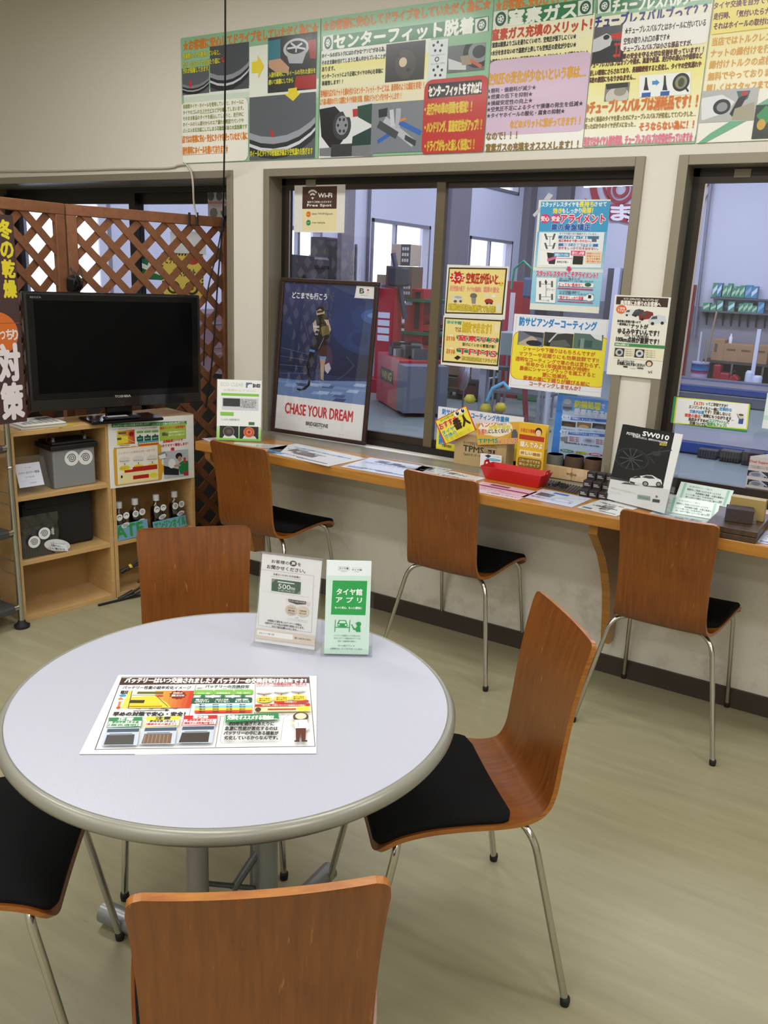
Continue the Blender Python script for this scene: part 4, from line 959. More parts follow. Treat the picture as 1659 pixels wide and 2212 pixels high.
# battery
BL = 0.0
t = thing('car_battery', 'silver grey car battery with black top and googly eye stickers', 'battery', sh(0.2, 0.035, 0.5702), SA)
bw, bd, bh = 0.2, 0.13, 0.175
MB().box((0, 0, 0), (bw, bd, bh), M('#8c9094', 0.45, 0.15)).build('case', t, bevel=0.006)
q = MB(); q.box((-0.012, -0.012, bh), (bw+0.012, bd+0.012, bh+0.022), M('#17181a', 0.45)); q.box((0.0, 0.0, bh+0.022), (bw, bd, bh+0.034), M('#17181a', 0.45)); q.build('lid', t, bevel=0.004)
for x in (0.02, bw-0.03): MB().lathe([(0.009, 0), (0.008, 0.02), (0, 0.02)], (x, 0.03, bh+0.034), M('#6e6e70', 0.4, 0.7), 14).build('terminal', t)
MB().tube(bend([(0.005, 0.065, bh+0.03), (0.02, 0.065, bh+0.075), (0.17, 0.065, bh+0.08), (bw-0.005, 0.065, bh+0.03)], 0.05, 6), 0.003, M('#3a2016', 0.5), 8).build('carry_handle', t)
def eye(parent, x, z, r, y=-0.001, spiral=True, name='eye_sticker', turns=2.4):
    q = MB(); n = 32; q.prism([(x+r*math.cos(k*2*PI/n), y, z+r*math.sin(k*2*PI/n)) for k in range(n)], (0, 0.0009, 0), M('#e9eaec', 0.4))
    if spiral:
        N = 44; p0 = []
        for k in range(N+1):
            a = k/N*turns*2*PI; rr = r*0.06 + r*0.56*k/N; p0.append(Vector((x+rr*math.cos(a+0.5), y-0.0004, z+rr*math.sin(a+0.5))))
        for A, B in zip(p0, p0[1:]):
            d = (B-A).normalized(); s_ = Vector((-d.z, 0, d.x))*r*0.05
            q.add([A-s_, B-s_, B+s_, A+s_], [(0, 1, 2, 3)], M('#2a2a2c', 0.5))
    else:
        for k in range(8):
            a0, a1 = PI*(0.1+0.1*k), PI*(0.1+0.1*(k+1)); R0, R1 = r*0.42, r*0.62
            q.add([(x+R*math.cos(a), y-0.0004, z-r*0.15+R*math.sin(a)) for R, a in ((R0, a0), (R1, a0), (R1, a1), (R0, a1))], [(0, 1, 2, 3)], M('#1a1a1c', 0.5))
    return q.build(name, parent)
eye(t, 0.088, 0.132, 0.034); eye(t, 0.154, 0.128, 0.034)
# acrylic frame with a card
t = thing('acrylic_frame', 'clear acrylic frame with a printed card beside the car battery', 'frame', sh(0.02, 0.012, 0.5745), SA)
MB().frame_box((0.0, 0.0, 0.0), (0.155, 0, 0), (0, 0.06, 0.155), (0, 0.008, -0.003), ACRYL).build('acrylic_block', t)
pr = Print((0.018, 0.046, 0.126), (0.11, 0, 0), (0, -0.037, -0.096), base='#d9dced', th=0.0006)
pr.text(38, 16, 62, 22, 'タイヤ館', '#555a70'); pr.text(8, 34, 92, 45, 'バッテリーエキスパート認定証', '#3b4058', 0.02); pr.text(32, 55, 68, 63, 'タイヤ館 大阪', '#555a70')
pr.line([(5, 28), (95, 28)], 0.0006, '#a9aec8'); pr.line([(5, 72), (95, 72)], 0.0006, '#a9aec8'); pr.text(45, 82, 70, 88, '日本自動車', '#777c94')
pr.build('certificate_card', parent=t, org=(0, 0, 0))
# air cleaner box and bag of filters
t = thing('air_filter_box', 'large black box at the back of the middle shelf', 'box', sh(0.07, 0.09, 0.281), SA)
MB().box((0, 0, 0), (0.335, 0.13, 0.235), M('#17191b', 0.75)).build('case', t, bevel=0.012); MB().box((0.01, -0.004, 0.2), (0.325, 0.134, 0.245), M('#101214', 0.7)).build('lid', t, bevel=0.006)
FILM = clear('plastic_film', (0.93, 0.93, 0.93), 0.1, 0.15, 0.5)
t = thing('cabin_filter', 'dark pleated filter in a clear plastic bag with spiral eye stickers', 'filter', sh(0.027, 0.025, 0.281), SA)
q = MB(); q.box((0.01, 0.0, 0.002), (0.15, 0.045, 0.125), M('#26282b', 0.8))
for k in range(12): q.box((0.014+k*0.0115, -0.004, 0.008), (0.019+k*0.0115, 0.0, 0.118), M('#34373b', 0.8))
q.build('pleats', t)
g = MB(); nx, nz = 12, 12; rnd = random.Random(3)
P_ = [[Vector((-0.004+0.172*i/nx, -0.008-0.006*math.sin(i*1.7)*math.sin(k*1.3)-rnd.random()*0.004, 0.001+0.195*k/nz)) for i in range(nx+1)] for k in range(nz+1)]
g.add([v for r in P_ for v in r], [(k*(nx+1)+i, k*(nx+1)+i+1, (k+1)*(nx+1)+i+1, (k+1)*(nx+1)+i) for k in range(nz) for i in range(nx)], FILM, True); g.build('plastic_bag', t)
eye(t, 0.05, 0.078, 0.027, -0.022); eye(t, 0.098, 0.108, 0.027, -0.022)
logo(t, '1枚', 0.13, 0.095, 0.012, 0.035, '#d8d8d8', -0.0225, 0.6, 0)
t = thing('speech_card', 'white oval speech card at the foot of the bagged filter', 'card', sh(0.12, 0.0, 0.281), SA)
q = MB(); n = 30; pts = [(0.065+0.06*math.cos(k*2*PI/n), 0.012-0.004*math.sin(k*2*PI/n), 0.038+0.03*math.sin(k*2*PI/n)-0.12*0.06*math.cos(k*2*PI/n)*2.2) for k in range(n)]
q.prism(pts, (0, 0.001, 0), M('#e4e6ec', 0.5)); q.build('card', t)
pr = Print((0.028, 0.0115, 0.068), (0.076, 0, -0.022), (0.008, -0.004, -0.045), base='#e4e6ec', th=0.0001)
pr.text(4, 5, 96, 30, '排気ガスやホコリ', '#23252b', 0.04); pr.text(4, 37, 72, 62, '花粉やムシ…', '#23252b', 0.04); pr.text(4, 69, 92, 95, 'もう吸えないよ…', '#23252b', 0.04)
pr.build('speech_text', parent=t, org=(0, 0, 0))
# bottles with eyes
PET = clear('bottle_plastic', (0.85, 0.85, 0.86), 0.1, 0.05, 0.5)
bl = None
for i, (s_, d_, sp_, liq, lab) in enumerate(((0.514, 0.045, False, '#0d0d10', 'small oil bottle with smiling arch eyes behind the ATF card, end of the row'), (0.606, 0.055, True, '#0b0b0d', 'small oil bottle with spiral eyes right behind the ATF card'), (0.727, 0.06, False, '#1d0c0a', 'small dark red oil bottle with arch eyes behind the engine oil card'), (0.833, 0.06, True, '#0b0b0d', 'small black oil bottle with spiral eyes behind the engine oil card'))):
    t = thing('oil_bottle', lab, 'bottle', sh(s_, d_, 0.281), SA, 'sample oil bottles on the shelf')
    MB().lathe([(0, 0.001), (0.029, 0.001), (0.031, 0.01), (0.031, 0.05), (0.0295, 0.053), (0.031, 0.057), (0.031, 0.1), (0.027, 0.118), (0.013, 0.14), (0.0125, 0.155), (0, 0.155)], (0, 0, 0), PET, 24).build('body', t)
    MB().lathe([(0, 0.003), (0.028, 0.003), (0.0295, 0.01), (0.0295, 0.1), (0.026, 0.114), (0, 0.114)], (0, 0, 0), M(liq, 0.25), 24).build('liquid', t)
    MB().lathe([(0.0155, 0.15), (0.0155, 0.177), (0.0145, 0.179), (0, 0.179)], (0, 0, 0), M('#d4d5d8', 0.4), 20).build('cap', t)
    eye(t, -0.017, 0.112, 0.0165, -0.034, sp_); eye(t, 0.019, 0.116, 0.0165, -0.034, sp_)
    q = MB(); n = 24; q.prism([(0.012+0.021*math.cos(k*2*PI/n), -0.035, 0.07+0.012*math.sin(k*2*PI/n)+0.004*math.cos(k*2*PI/n)) for k in range(n)], (0, 0.0008, 0), M('#e4e6ec', 0.5))
    for r in range(3): q.box((-0.001, -0.0356, 0.073-r*0.005), (0.026, -0.0351, 0.075-r*0.005), M('#3a3c44'))
    q.build('speech_sticker', t)
def easel_card(name, label, s0, s1, z0, z1, d_, txt, group):
    t = thing(name, label, 'card', sh(s0, d_, 0.281), SA, group)
    w_ = s1-s0; h_ = z1-z0
    pr = Print((0, 0, h_), (w_, 0, 0.004), (0, -0.012, -h_), base='#6b9cb6', th=0.0012)
    pr.text(8 if txt == 'ATF' else 4, 10, 85 if txt == 'ATF' else 97, 84, txt, '#2c8a4a', 0.06); pr.build('card', parent=t, org=(0, 0, 0))
    MB().prism([(w_*0.4, 0.002, 0.05), (w_*0.4, 0.04, 0.0), (w_*0.6, 0.04, 0.0), (w_*0.6, 0.002, 0.05)], (0, 0.001, 0.001), M('#4a7683')).build('easel', t)
easel_card('name_card', 'blue card with green letters ATF in front of two bottles', 0.455, 0.645, 0.265, 0.34, 0.013, 'ATF', 'blue name cards')
easel_card('name_card', 'blue card with green engine oil katakana in front of two bottles', 0.678, 0.868, 0.27, 0.325, 0.018, 'エンジンオイル', 'blue name cards')
# battery poster hung over the upper right opening
pr = Print(sh(0.449, -0.004, 0.862), SU*0.462 + Vector((0, 0, -0.012)), Vector((0, 0, -0.318)) + SB*0.001, base='#eeeeec', rough=0.35)
pr.crop(220, 890, 7.541)
pr.poly([(155, 190), (1378, 108), (1378, 168), (157, 252)], '#2c8a48')
SKW = 0
tline = Print.tl
tline(pr, 175, 218, 775, 178, 42, 'バッテリーはいつ交換されましたか？', '#e8f2e8', 0.03); tline(pr, 815, 178, 1345, 140, 42, 'バッテリー交換の目安は約3年です！', '#e8f2e8', 0.03)
tline(pr, 170, 280, 480, 258, 26, 'バッテリー性能の経年劣化イメージ', '#444', 0)
pr.grad(238, 305, 530, 505, '#e8c93a', '#c8372c', 8, False); pr.rect(238, 400, 420, 490, '#e9d53c'); pr.rect(260, 325, 392, 348, '#6b6438'); pr.rect(242, 420, 310, 448, '#5a4a24')
pr.ell(432, 312, 514, 380, '#8c1f1f'); pr.line([(245, 355), (520, 480)], 0.002, '#e9e4b0')
pr.line([(280, 545), (440, 532)], 0.0022, '#222'); tline(pr, 185, 590, 540, 560, 32, '早めの対策で安心・安全！', '#222', 0.02)
tline(pr, 640, 245, 895, 232, 24, 'バッテリーの交換目安', '#345', 0)
for k in range(3):
    x = 562+123*k; y = 300-10*k
    pr.rect(x, y, x+108, y+24, '#7db85a'); pr.rrect(x-2, y+88-2*k, x+106, y+158-2*k, '#14614a', 0.004); pr.poly([(x+40, y+60), (x+65, y+60), (x+65, y+75), (x+78, y+75), (x+52, y+95), (x+27, y+75), (x+40, y+75)], '#14614a'); tline(pr, x+12, y+122, x+94, y+119, 20, '液面低下', '#e8f2e8', 0)
pr.rect(575, 468, 915, 498, '#5d9ccc'); pr.rect(590, 498, 915, 515, '#e8d23a'); pr.rect(592, 515, 915, 562, '#d84a2a')
pr.rect(932, 195, 1362, 398, '#a9c64c'); tline(pr, 945, 238, 1350, 205, 46, '無料バッテリー点検実施中', '#d2453e', 0.05); tline(pr, 1085, 298, 1340, 280, 28, '専用の診断機のテスターを', '#fff', 0.02); tline(pr, 1085, 348, 1340, 328, 28, '使ってしっかり診断します', '#fff', 0.02)
pr.rect(975, 310, 1030, 360, '#5a5f4a'); pr.ell(1030, 315, 1070, 365, '#6a7050')
tline(pr, 985, 450, 1305, 425, 48, '点検結果シートで', '#c82e36', 0.04); tline(pr, 932, 528, 1392, 482, 48, 'わかりやすく報告します！', '#c82e36', 0.04)
pr.poly([(1112, 552), (1165, 548), (1168, 605), (1190, 603), (1145, 668), (1092, 622), (1112, 620)], '#c82e36')
pr.rrect(172, 595, 955, 1085, '#d9a22e', 0.011); pr.poly([(900, 820), (1115, 868), (990, 940), (940, 1030), (880, 1000)], '#d9a22e'); pr.rect(225, 600, 895, 1078, '#ece6dc')
tline(pr, 248, 660, 850, 612, 42, 'バッテリーの寿命は3年～4年です', '#b25a52', 0)
for k in range(3):
    x = 270+225*k; y = 760-22*k; pr.ell(x-15, y-25, x+175, y+60, '#dcd8d2'); pr.line([(x, y+42), (x+155, y+28)], 0.002, '#555'); pr.rect(x+75, y+70, x+88, y+100, '#444'); pr.ell(x-12, y+115, x+170, y+185, '#e6d63a'); tline(pr, x+12, y+140, x+150, y+132, 18, '電圧低下のサイン', '#8a4a2a', 0); tline(pr, x+12, y+162, x+150, y+155, 18, '要注意です', '#8a4a2a', 0)
pr.rect(480, 890, 878, 925, '#b2261e'); tline(pr, 580, 915, 770, 902, 22, '交換時期です', '#f0d8b0', 0)
pr.rect(345, 945, 880, 985, '#b2261e'); tline(pr, 365, 975, 840, 950, 26, '「要交換」の前に早めの点検を！', '#f4e6dc', 0.01)
pr.rect(262, 1000, 880, 1070, '#ece0a8'); pr.ell(750, 980, 885, 1040, '#e6d63a'); pr.rect(482, 1030, 740, 1052, '#b2261e'); pr.ell(282, 1030, 315, 1075, '#3a2a22'); 
pr.photo(985, 620, 1385, 1000, '#b9bdc4'); pr.poly([(985, 850), (1230, 900), (1230, 1000), (985, 1000)], '#22252e'); pr.ell(1060, 740, 1180, 880, '#e6e8ea'); pr.poly([(1240, 800), (1300, 760), (1385, 760), (1385, 980), (1250, 980), (1225, 880)], '#1f7d46'); pr.ell(1180, 640, 1290, 730, '#1f232c'); pr.ell(1215, 690, 1280, 770, '#b98a6a'); pr.rect(1310, 710, 1345, 800, '#c8372c'); pr.poly([(1150, 840), (1260, 820), (1260, 850), (1160, 870)], '#b98a6a'); pr.poly([(1300, 930), (1385, 925), (1385, 1000), (1310, 1000)], '#b82e36'); pr.end()
pr.poly([(900, 660), (1000, 615), (1050, 670), (1020, 740), (905, 740)], '#8b8f96'); pr.poly([(905, 690), (1010, 650), (1030, 720), (920, 745)], '#e8eaee')
pr.build('battery_poster', 'battery check poster hung over the top opening of the beech shelf', 'poster')
# jumper cables by the right shelf unit
t = thing('booster_cables', 'black booster cables with clamps leaning out of the lower shelf', 'cable', sh(0.52, -0.02, 0), SA)
BK = M('#121213', 0.5)
for pts in ([(-0.02, 0.02, 0.13), (0.05, 0.0, 0.17), (0.14, -0.01, 0.24), (0.22, 0.05, 0.27)], [(-0.02, 0.0, 0.135), (0.06, 0.0, 0.16), (0.2, -0.02, 0.23)], [(-0.06, -0.02, 0.012), (0.05, -0.03, 0.05), (0.16, -0.03, 0.12), (0.25, 0.0, 0.2)], [(-0.05, -0.03, 0.01), (0.06, -0.05, 0.04), (0.2, -0.05, 0.1), (0.28, 0.0, 0.15)], [(-0.18, -0.02, 0.006), (-0.04, -0.03, 0.008), (0.1, -0.05, 0.015), (0.2, -0.04, 0.04), (0.26, -0.02, 0.1)], [(0.04, 0.0, 0.06), (0.16, -0.01, 0.15), (0.22, 0.02, 0.22)]):
    MB().tube(spline(pts, 5), 0.006, BK, 8).build('cable', t)
MB().tube([(-0.035, 0.02, 0.125), (0.03, 0.005, 0.155)], 0.011, BK, 10, r2=0.007).build('clamp', t); MB().tube([(-0.075, -0.02, 0.008), (0.0, -0.025, 0.03)], 0.009, BK, 10, r2=0.012).build('clamp', t)
MB().tube([(0.005, 0.008, 0.145), (0.016, 0.006, 0.15)], 0.0125, M('#cfae2a', 0.5), 10).build('yellow_tape', t)

# ---- banner hung on the rack
pr = Print((-3.116, -1.62, 1.715), (0, 0.552, 0), (0, 0, -0.812), base='#4a3434', th=0.003, rough=0.5)
pr.crop(0, 400, 3.6875)
def vtext(pr, xc, rows, wpx0, col, bold):
    for ch, y0, y1, dx in rows:
        wpx = wpx0 if ch != '｜' else wpx0*0.12
        a = pr.pt(xc+dx-wpx/2, (y0+y1)/2); b = pr.pt(xc+dx+wpx/2, (y0+y1)/2); hh = abs(pr.pt(xc+dx, y1)[1]-pr.pt(xc+dx, y0)[1]); m = (a[1]+b[1])/2
        pr._t(a[0], m-hh/2, b[0], m+hh/2, ch, col, bold, 10)
vtext(pr, 45, [('冬', 280, 425, -5), ('の', 452, 578, 10), ('乾', 598, 735, 22), ('燥', 760, 895, 35)], 98, '#e6d62e', 0.05)
pr.ell(-230, 1010, 157, 1350, '#d9702a'); pr.line([(-200, 1105), (150, 1098)], 0.003, '#a9501e')
vtext(pr, -70, [('シ', 300, 420, 0), ('｜', 450, 560, 5), ('ズ', 580, 690, 8), ('ン', 720, 810, 10), ('に', 850, 960, 14)], 80, '#e6d62e', 0.05)
vtext(pr, 120, [('り', 1150, 1232, 0)], 40, '#ece4e0', 0.04); vtext(pr, 72, [('ち', 1150, 1228, 0)], 48, '#ece4e0', 0.04); vtext(pr, 18, [('っ', 1165, 1228, 0)], 42, '#ece4e0', 0.04); vtext(pr, -50, [('ば', 1150, 1230, 0)], 60, '#ece4e0', 0.04)
vtext(pr, 70, [('対', 1270, 1555, 0), ('策', 1580, 1860, 28)], 165, '#ece4e8', 0.045)
pr.build('vertical_banner', 'brown vertical banner with yellow and white Japanese lettering', 'banner')
# ---- cords
P0_, N0_ = La + Vector((0.045, 0, 0)), Vector((0.955, -0.298, 0))
def lat(px, py): return tuple(on_pl(px, py, P0_, N0_))
top = on_y(487, -60, -0.35)
t = thing('hanging_cord', 'long thin black cord hanging from the ceiling onto the trellis', 'cord', (0, 0, 0))
MB().tube(spline([(top.x, top.y, ZC), tuple(on_y(486.5, 100, -0.28)), tuple(on_y(485, 300, -0.14)), lat(482, 468)], 8), 0.0042, BK, 6).build('drop_cord', t)
MB().tube(spline([lat(483, 470), lat(478, 520), lat(471, 600), lat(465, 690), lat(456, 800), lat(445, 880)], 6), 0.0042, BK, 6).build('loose_end', t)
MB().tube(spline([lat(481, 480), lat(470, 540), lat(450, 620), lat(443, 690), lat(440, 790)], 6), 0.0038, BK, 6).build('loose_end', t)
MB().tube(spline([lat(480, 488), lat(483, 472), lat(492, 468), lat(484, 478), lat(481, 500)], 6), 0.0065, BK, 6).build('knot', t)
t = thing('white_cable', 'white cable tacked along the wall above the doorway window', 'cable', (0, 0, 0))
WC = M('#bdb6a6', 0.5)
MB().tube(spline([tuple(on_y(-120, 376, -0.006)), tuple(on_y(0, 371, -0.006)), tuple(on_y(92, 370, -0.006)), tuple(on_y(200, 367, -0.006)), tuple(on_y(248, 365, -0.006)), tuple(on_y(360, 363, -0.006)), tuple(on_y(385, 357, -0.008)), tuple(on_y(402, 355, -0.008))], 6), 0.005, WC, 8).build('wall_run', t)
MB().tube(spline([tuple(on_y(402, 355, -0.008)), tuple(on_y(413, 372, -0.03)), tuple(on_y(417, 400, -0.04)), lat(419, 440), lat(426, 470)], 6), 0.005, WC, 8).build('hanging_run', t)
for i, px in enumerate((409, 426)):
    t = MB().tube([Vector(lat(px, 459)), Vector(lat(px, 487))], 0.006, BK, 8).build('cable_clamp'); tag(t, ('black cable clamp on the trellis rail, left of the pair' if i == 0 else 'black cable clamp on the trellis rail under the white cable'), 'clamp')
t = thing('power_adapter', 'black tangled power adapter hanging on the trellis above the television', 'adapter', lat(162, 612))
q = MB().box((-0.03, -0.025, -0.035), (0.02, 0.025, 0.03), BK).build('block', t, bevel=0.008); q.rotation_euler = (0.3, 0.2, 0.4)
for k in range(6):
    r = random.Random(k); MB().tube(spline([(r.uniform(-.03, .0), r.uniform(-.035, .03), -0.045), (0.035, r.uniform(-.04, .03), r.uniform(-.01, .01)), (r.uniform(-.02, .02), r.uniform(-.03, .03), 0.05+0.01*k*0.5)], 5), 0.0022, BK, 6).build('wire_loop', t)
# ================================================================== WALL POSTERS
def wall_poster(x0, x1, z0=2.037, z1=2.592, base='#8fbf9a'):
    pr = Print((x0, -0.0045, z1), (x1-x0, 0, 0), (0, 0, z0-z1), base=base, th=0.003, rough=0.3, coat=0.2)
    return pr
def tyre_mark(pr, x0, y0, x1, y1):
    pr.poly([(x0, y0+6), (x1, y0-6), (x1-2, y1-6), (x0-2, y1+6)], '#e3e8e2')
    w_, h_ = x1-x0, y1-y0
    pr.ell(x0+w_*.16, y0+h_*.1, x1-w_*.16, y1-h_*.1, '#1f5a3c'); pr.ell(x0+w_*.3, y0+h_*.26, x1-w_*.3, y1-h_*.26, '#e3e8e2')
    for k in range(5):
        a = k*72; c_, s_ = math.cos(math.radians(a)), math.sin(math.radians(a)); cx, cy = (x0+x1)/2, (y0+y1)/2
        pr.ell(cx+c_*w_*.13-w_*.045, cy+s_*h_*.15-h_*.05, cx+c_*w_*.13+w_*.045, cy+s_*h_*.15+h_*.05, '#1f5a3c', 10)
def rim_picture(pr, x0, y0, x1, y1, tone=('#4b5058', '#8d939c', '#c3c8d0', '#2a2c30')):
    """Close view of a wheel rim barrel: bands curving down."""
    w_, h_ = x1-x0, y1-y0
    pr.photo(x0, y0, x1, y1, tone[0])
    pr.ell(x0-w_*.5, y0-h_*1.3, x1+w_*.3, y0+h_*.98, tone[3]); pr.ell(x0-w_*.5, y0-h_*1.3, x1+w_*.3, y0+h_*.86, tone[2])
    pr.ell(x0-w_*.5, y0-h_*1.3, x1+w_*.3, y0+h_*.8, tone[3]); pr.ell(x0-w_*.5, y0-h_*1.3, x1+w_*.3, y0+h_*.72, tone[1]); pr.ell(x0-w_*.5, y0-h_*1.3, x1+w_*.3, y0+h_*.6, tone[0]); pr.end()
OR, YL, DG = '#d9802c', '#e8d43a', '#2f7a4e'
pr = wall_poster(-3.252, -2.430); pr.crop(370, 0, 2.37)
pr.grad(64, 470, 752, 530, '#eef0ea', '#8fbf9a', 4)
pr.poly([(400, 240), (745, 190), (745, 480), (400, 505)], '#e9eee4')
pr.tl(62, 232, 750, 146, 52, '★お客様に安心してドライブをしていただく為に★', OR, 0.05, '#3c5a3a', 0.05)
rim_picture(pr, 197, 240, 398, 452); rim_picture(pr, 55, 352, 195, 475, ('#5a5f66', '#7e848c', '#a5abb2', '#24262a'))
for y, t in ((285, '長期間タイヤを使用していると、'), (328, 'ホイールとタイヤの当たり面に'), (364, '汚れが固着してきます。')): pr.tl(60, y, 250 if y < 360 else 195, y-14, 28, t, '#d8d03c', 0.03, '#3a4a20', 0.06)
pr.poly([(255, 295), (265, 292), (268, 308), (277, 306), (276, 326), (258, 314), (264, 310)], '#c8342c'); pr.poly([(95, 410), (104, 410), (104, 432), (110, 432), (99, 450), (88, 434), (95, 434)], '#c8342c')
pr.poly([(413, 318), (443, 312), (443, 282), (476, 338), (446, 402), (446, 372), (413, 376)], YL)
pr.photo(496, 195, 742, 455, '#33363a'); pr.poly([(496, 210), (560, 200), (560, 300), (600, 345), (590, 372), (496, 330)], '#2f7c8c'); pr.poly([(500, 310), (560, 300), (605, 345), (600, 375), (540, 372), (500, 345)], '#c79a7e')
pr.ell(575, 205, 705, 290, '#c9ccd2'); pr.poly([(580, 245), (700, 245), (672, 325), (605, 325)], '#b4b8bf'); pr.ell(590, 215, 692, 270, '#2c2e32'); 
for k in range(5):
    a = math.radians(72*k+20); pr.line([(641, 242), (641+46*math.cos(a), 242+24*math.sin(a))], 0.008, '#d5d8dd')
pr.poly([(700, 210), (742, 200), (742, 300), (712, 300)], '#a5403c'); pr.poly([(640, 390), (742, 380), (742, 455), (630, 455)], '#a8322c'); pr.end()
for y, t, x1 in ((382, '入替作業時に、ホイールの汚れた部分を', 740), (425, '磨いて綺麗にしてから', 625)): pr.tl(500, y, x1, y-18, 26, t, '#d8d03c', 0.03, '#3a4a20', 0.06)
rim_picture(pr, 402, 500, 735, 808, ('#5d626a', '#9aa0aa', '#d2d6dc', '#33363b'))
pr.poly([(600, 455), (645, 448), (645, 475), (665, 475), (625, 518), (580, 482), (600, 480)], YL); pr.poly([(505, 668), (517, 664), (520, 684), (528, 682), (526, 704), (508, 694), (514, 690)], '#c8342c')
pr.tl(405, 775, 725, 785, 34, 'ホイールとタイヤの密着度が高まり空気漏れを防ぎます', '#d8d03c', 0.03, '#3a4a20', 0.06)
pr.rrect(48, 530, 395, 822, '#eeece2', 0.03)
for i, t in enumerate(('長期間タイヤ・ホイールを使用していると、ホイールに', 'タイヤのゴムのカスやサビなどが付着してしまいます。', 'そのまま新品のタイヤを組込してしまうと、走行中に', 'ホイールのリム部分からのエア漏れが原因でパンクや', 'バーストを引き起こしてしまう可能性があり大変危険です')):
    pr.tl(62, 549+31*i, 372 if i < 4 else 390, 520+31*i, 22, t, '#6f8a2e', 0.03)
pr.line([(150, 583), (215, 577)], 0.0015, '#6f8a2e'); pr.line([(60, 678), (365, 655)], 0.0015, '#6f8a2e')
pr.tl(50, 716, 392, 694, 38, '当店ではお客様に安心・安全にタイヤを使っていただく為に', OR, 0.04, '#f6e2c0', 0.05); pr.tl(48, 772, 292, 762, 38, '入替作業時にホイールを磨いております★', OR, 0.04, '#f6e2c0', 0.05); pr.line([(48, 796), (290, 782)], 0.0018, OR)
pr.build('wall_poster', 'green wall poster of wheel rim photos, leftmost above the windows', 'poster', 'service posters above the windows')

pr = wall_poster(-2.424, -1.619); pr.crop(370, 0, 2.37)
pr.poly([(770, 250), (1330, 190), (1320, 420), (768, 450)], '#eceee6'); pr.grad(768, 330, 1310, 455, '#efe98a', '#efeedd', 5)
pr.tl(778, 132, 1634, 20, 54, '★お客様に安心してドライブをしていただく為に★', OR, 0.05, '#3c5a3a', 0.05)
pr.poly([(772, 188), (1627, 82), (1625, 160), (770, 262)], '#2d7d4c'); tyre_mark(pr, 776, 182, 829, 258); tyre_mark(pr, 1557, 92, 1622, 164)
pr.tl(835, 212, 1548, 132, 74, 'センターフィット脱着', '#eef3ea', 0.055)
for i, (t, x1, dy) in enumerate((('ホイールのボルト穴にはわずかな“アソビ”がある為、', 1095, 0), ('そのまま締め付けてしまうと真ん中からズレることが', 1098, 0), ('あります。', 838, 0), ('センターフィットにより正確にタイヤの中心を車軸に', 1085, 0), ('装着致します！！', 878, 0))):
    pr.tl(772, 283+36*i, x1, 283+36*i-int((x1-772)*0.09), 24, t, '#2a3a2a', 0.03)
pr.photo(1102, 228, 1293, 405, '#2f2c2c'); pr.ell(1150, 260, 1250, 400, '#453f3c'); pr.ell(1168, 296, 1206, 342, '#d9c6ac'); pr.ell(1155, 275, 1170, 290, '#191818'); pr.ell(1205, 350, 1222, 366, '#191818'); pr.end()
pr.rect(1322, 208, 1408, 408, '#dde6ea')
for cy in (240, 366):
    for k in range(5):
        a = math.radians(72*k-90); pr.ell(1365+22*math.cos(a)-6, cy+24*math.sin(a)-7, 1365+22*math.cos(a)+6, cy+24*math.sin(a)+7, '#1f2226', 12)
pr.ell(1350, 292, 1372, 316, '#4a5056'); pr.ell(1355, 297, 1367, 311, '#dde6ea')
pr.tl(1330, 284, 1402, 280, 10, 'ボルト穴のアソビ', '#555', 0); pr.tl(1330, 328, 1402, 324, 10, 'センターずれ', '#555', 0)
pr.photo(1420, 238, 1602, 358, '#6a6d72'); pr.ell(1500, 190, 1650, 340, '#23252a'); pr.ell(1525, 215, 1630, 315, '#8d9198'); pr.ell(1545, 235, 1610, 295, '#3a3c42'); pr.poly([(1420, 300), (1510, 330), (1510, 358), (1420, 358)], '#cfd2d6'); pr.poly([(1480, 290), (1530, 280), (1540, 330), (1490, 335)], '#9b8f7c'); pr.line([(1535, 310), (1585, 340)], 0.012, '#c8603a'); pr.end()
pr.poly([(765, 455), (1310, 418), (1308, 530), (763, 545)], '#ece6c4')
pr.tl(766, 482, 1295, 434, 36, '接地面を広げるナットを締め付けるセンターフィット・サービスは、新車時のような締結を実現！！', OR, 0.03, '#f6ecd0', 0.05); pr.tl(764, 524, 1178, 490, 34, 'より高い精度のバランス調整とタイヤ装着を実現、快適なドライビングをサポートします！！', OR, 0.03, '#f6ecd0', 0.05)
pr.photo(760, 540, 1030, 800, '#dfe2e4'); pr.poly([(760, 560), (840, 545), (890, 600), (880, 720), (830, 780), (770, 700)], '#1f2124'); pr.ell(830, 575, 920, 715, '#3a3d42'); pr.ell(845, 595, 905, 690, '#8d9198'); 
for k in range(6):
    a = math.radians(60*k); pr.ell(875+20*math.cos(a)-6, 642+34*math.sin(a)-8, 875+20*math.cos(a)+6, 642+34*math.sin(a)+8, '#2a2c30', 10)
pr.poly([(880, 570), (935, 560), (940, 600), (895, 600)], '#e2dfd8'); pr.poly([(930, 560), (958, 556), (958, 596), (932, 600)], '#b53232'); pr.poly([(955, 545), (1030, 530), (1030, 640), (958, 600)], '#22493c'); pr.poly([(930, 700), (1030, 650), (1030, 800), (920, 800)], '#22403a'); pr.poly([(760, 760), (1030, 740), (1030, 800), (760, 800)], '#7a7d80'); pr.rect(820, 740, 925, 800, '#3a3d40'); pr.end()
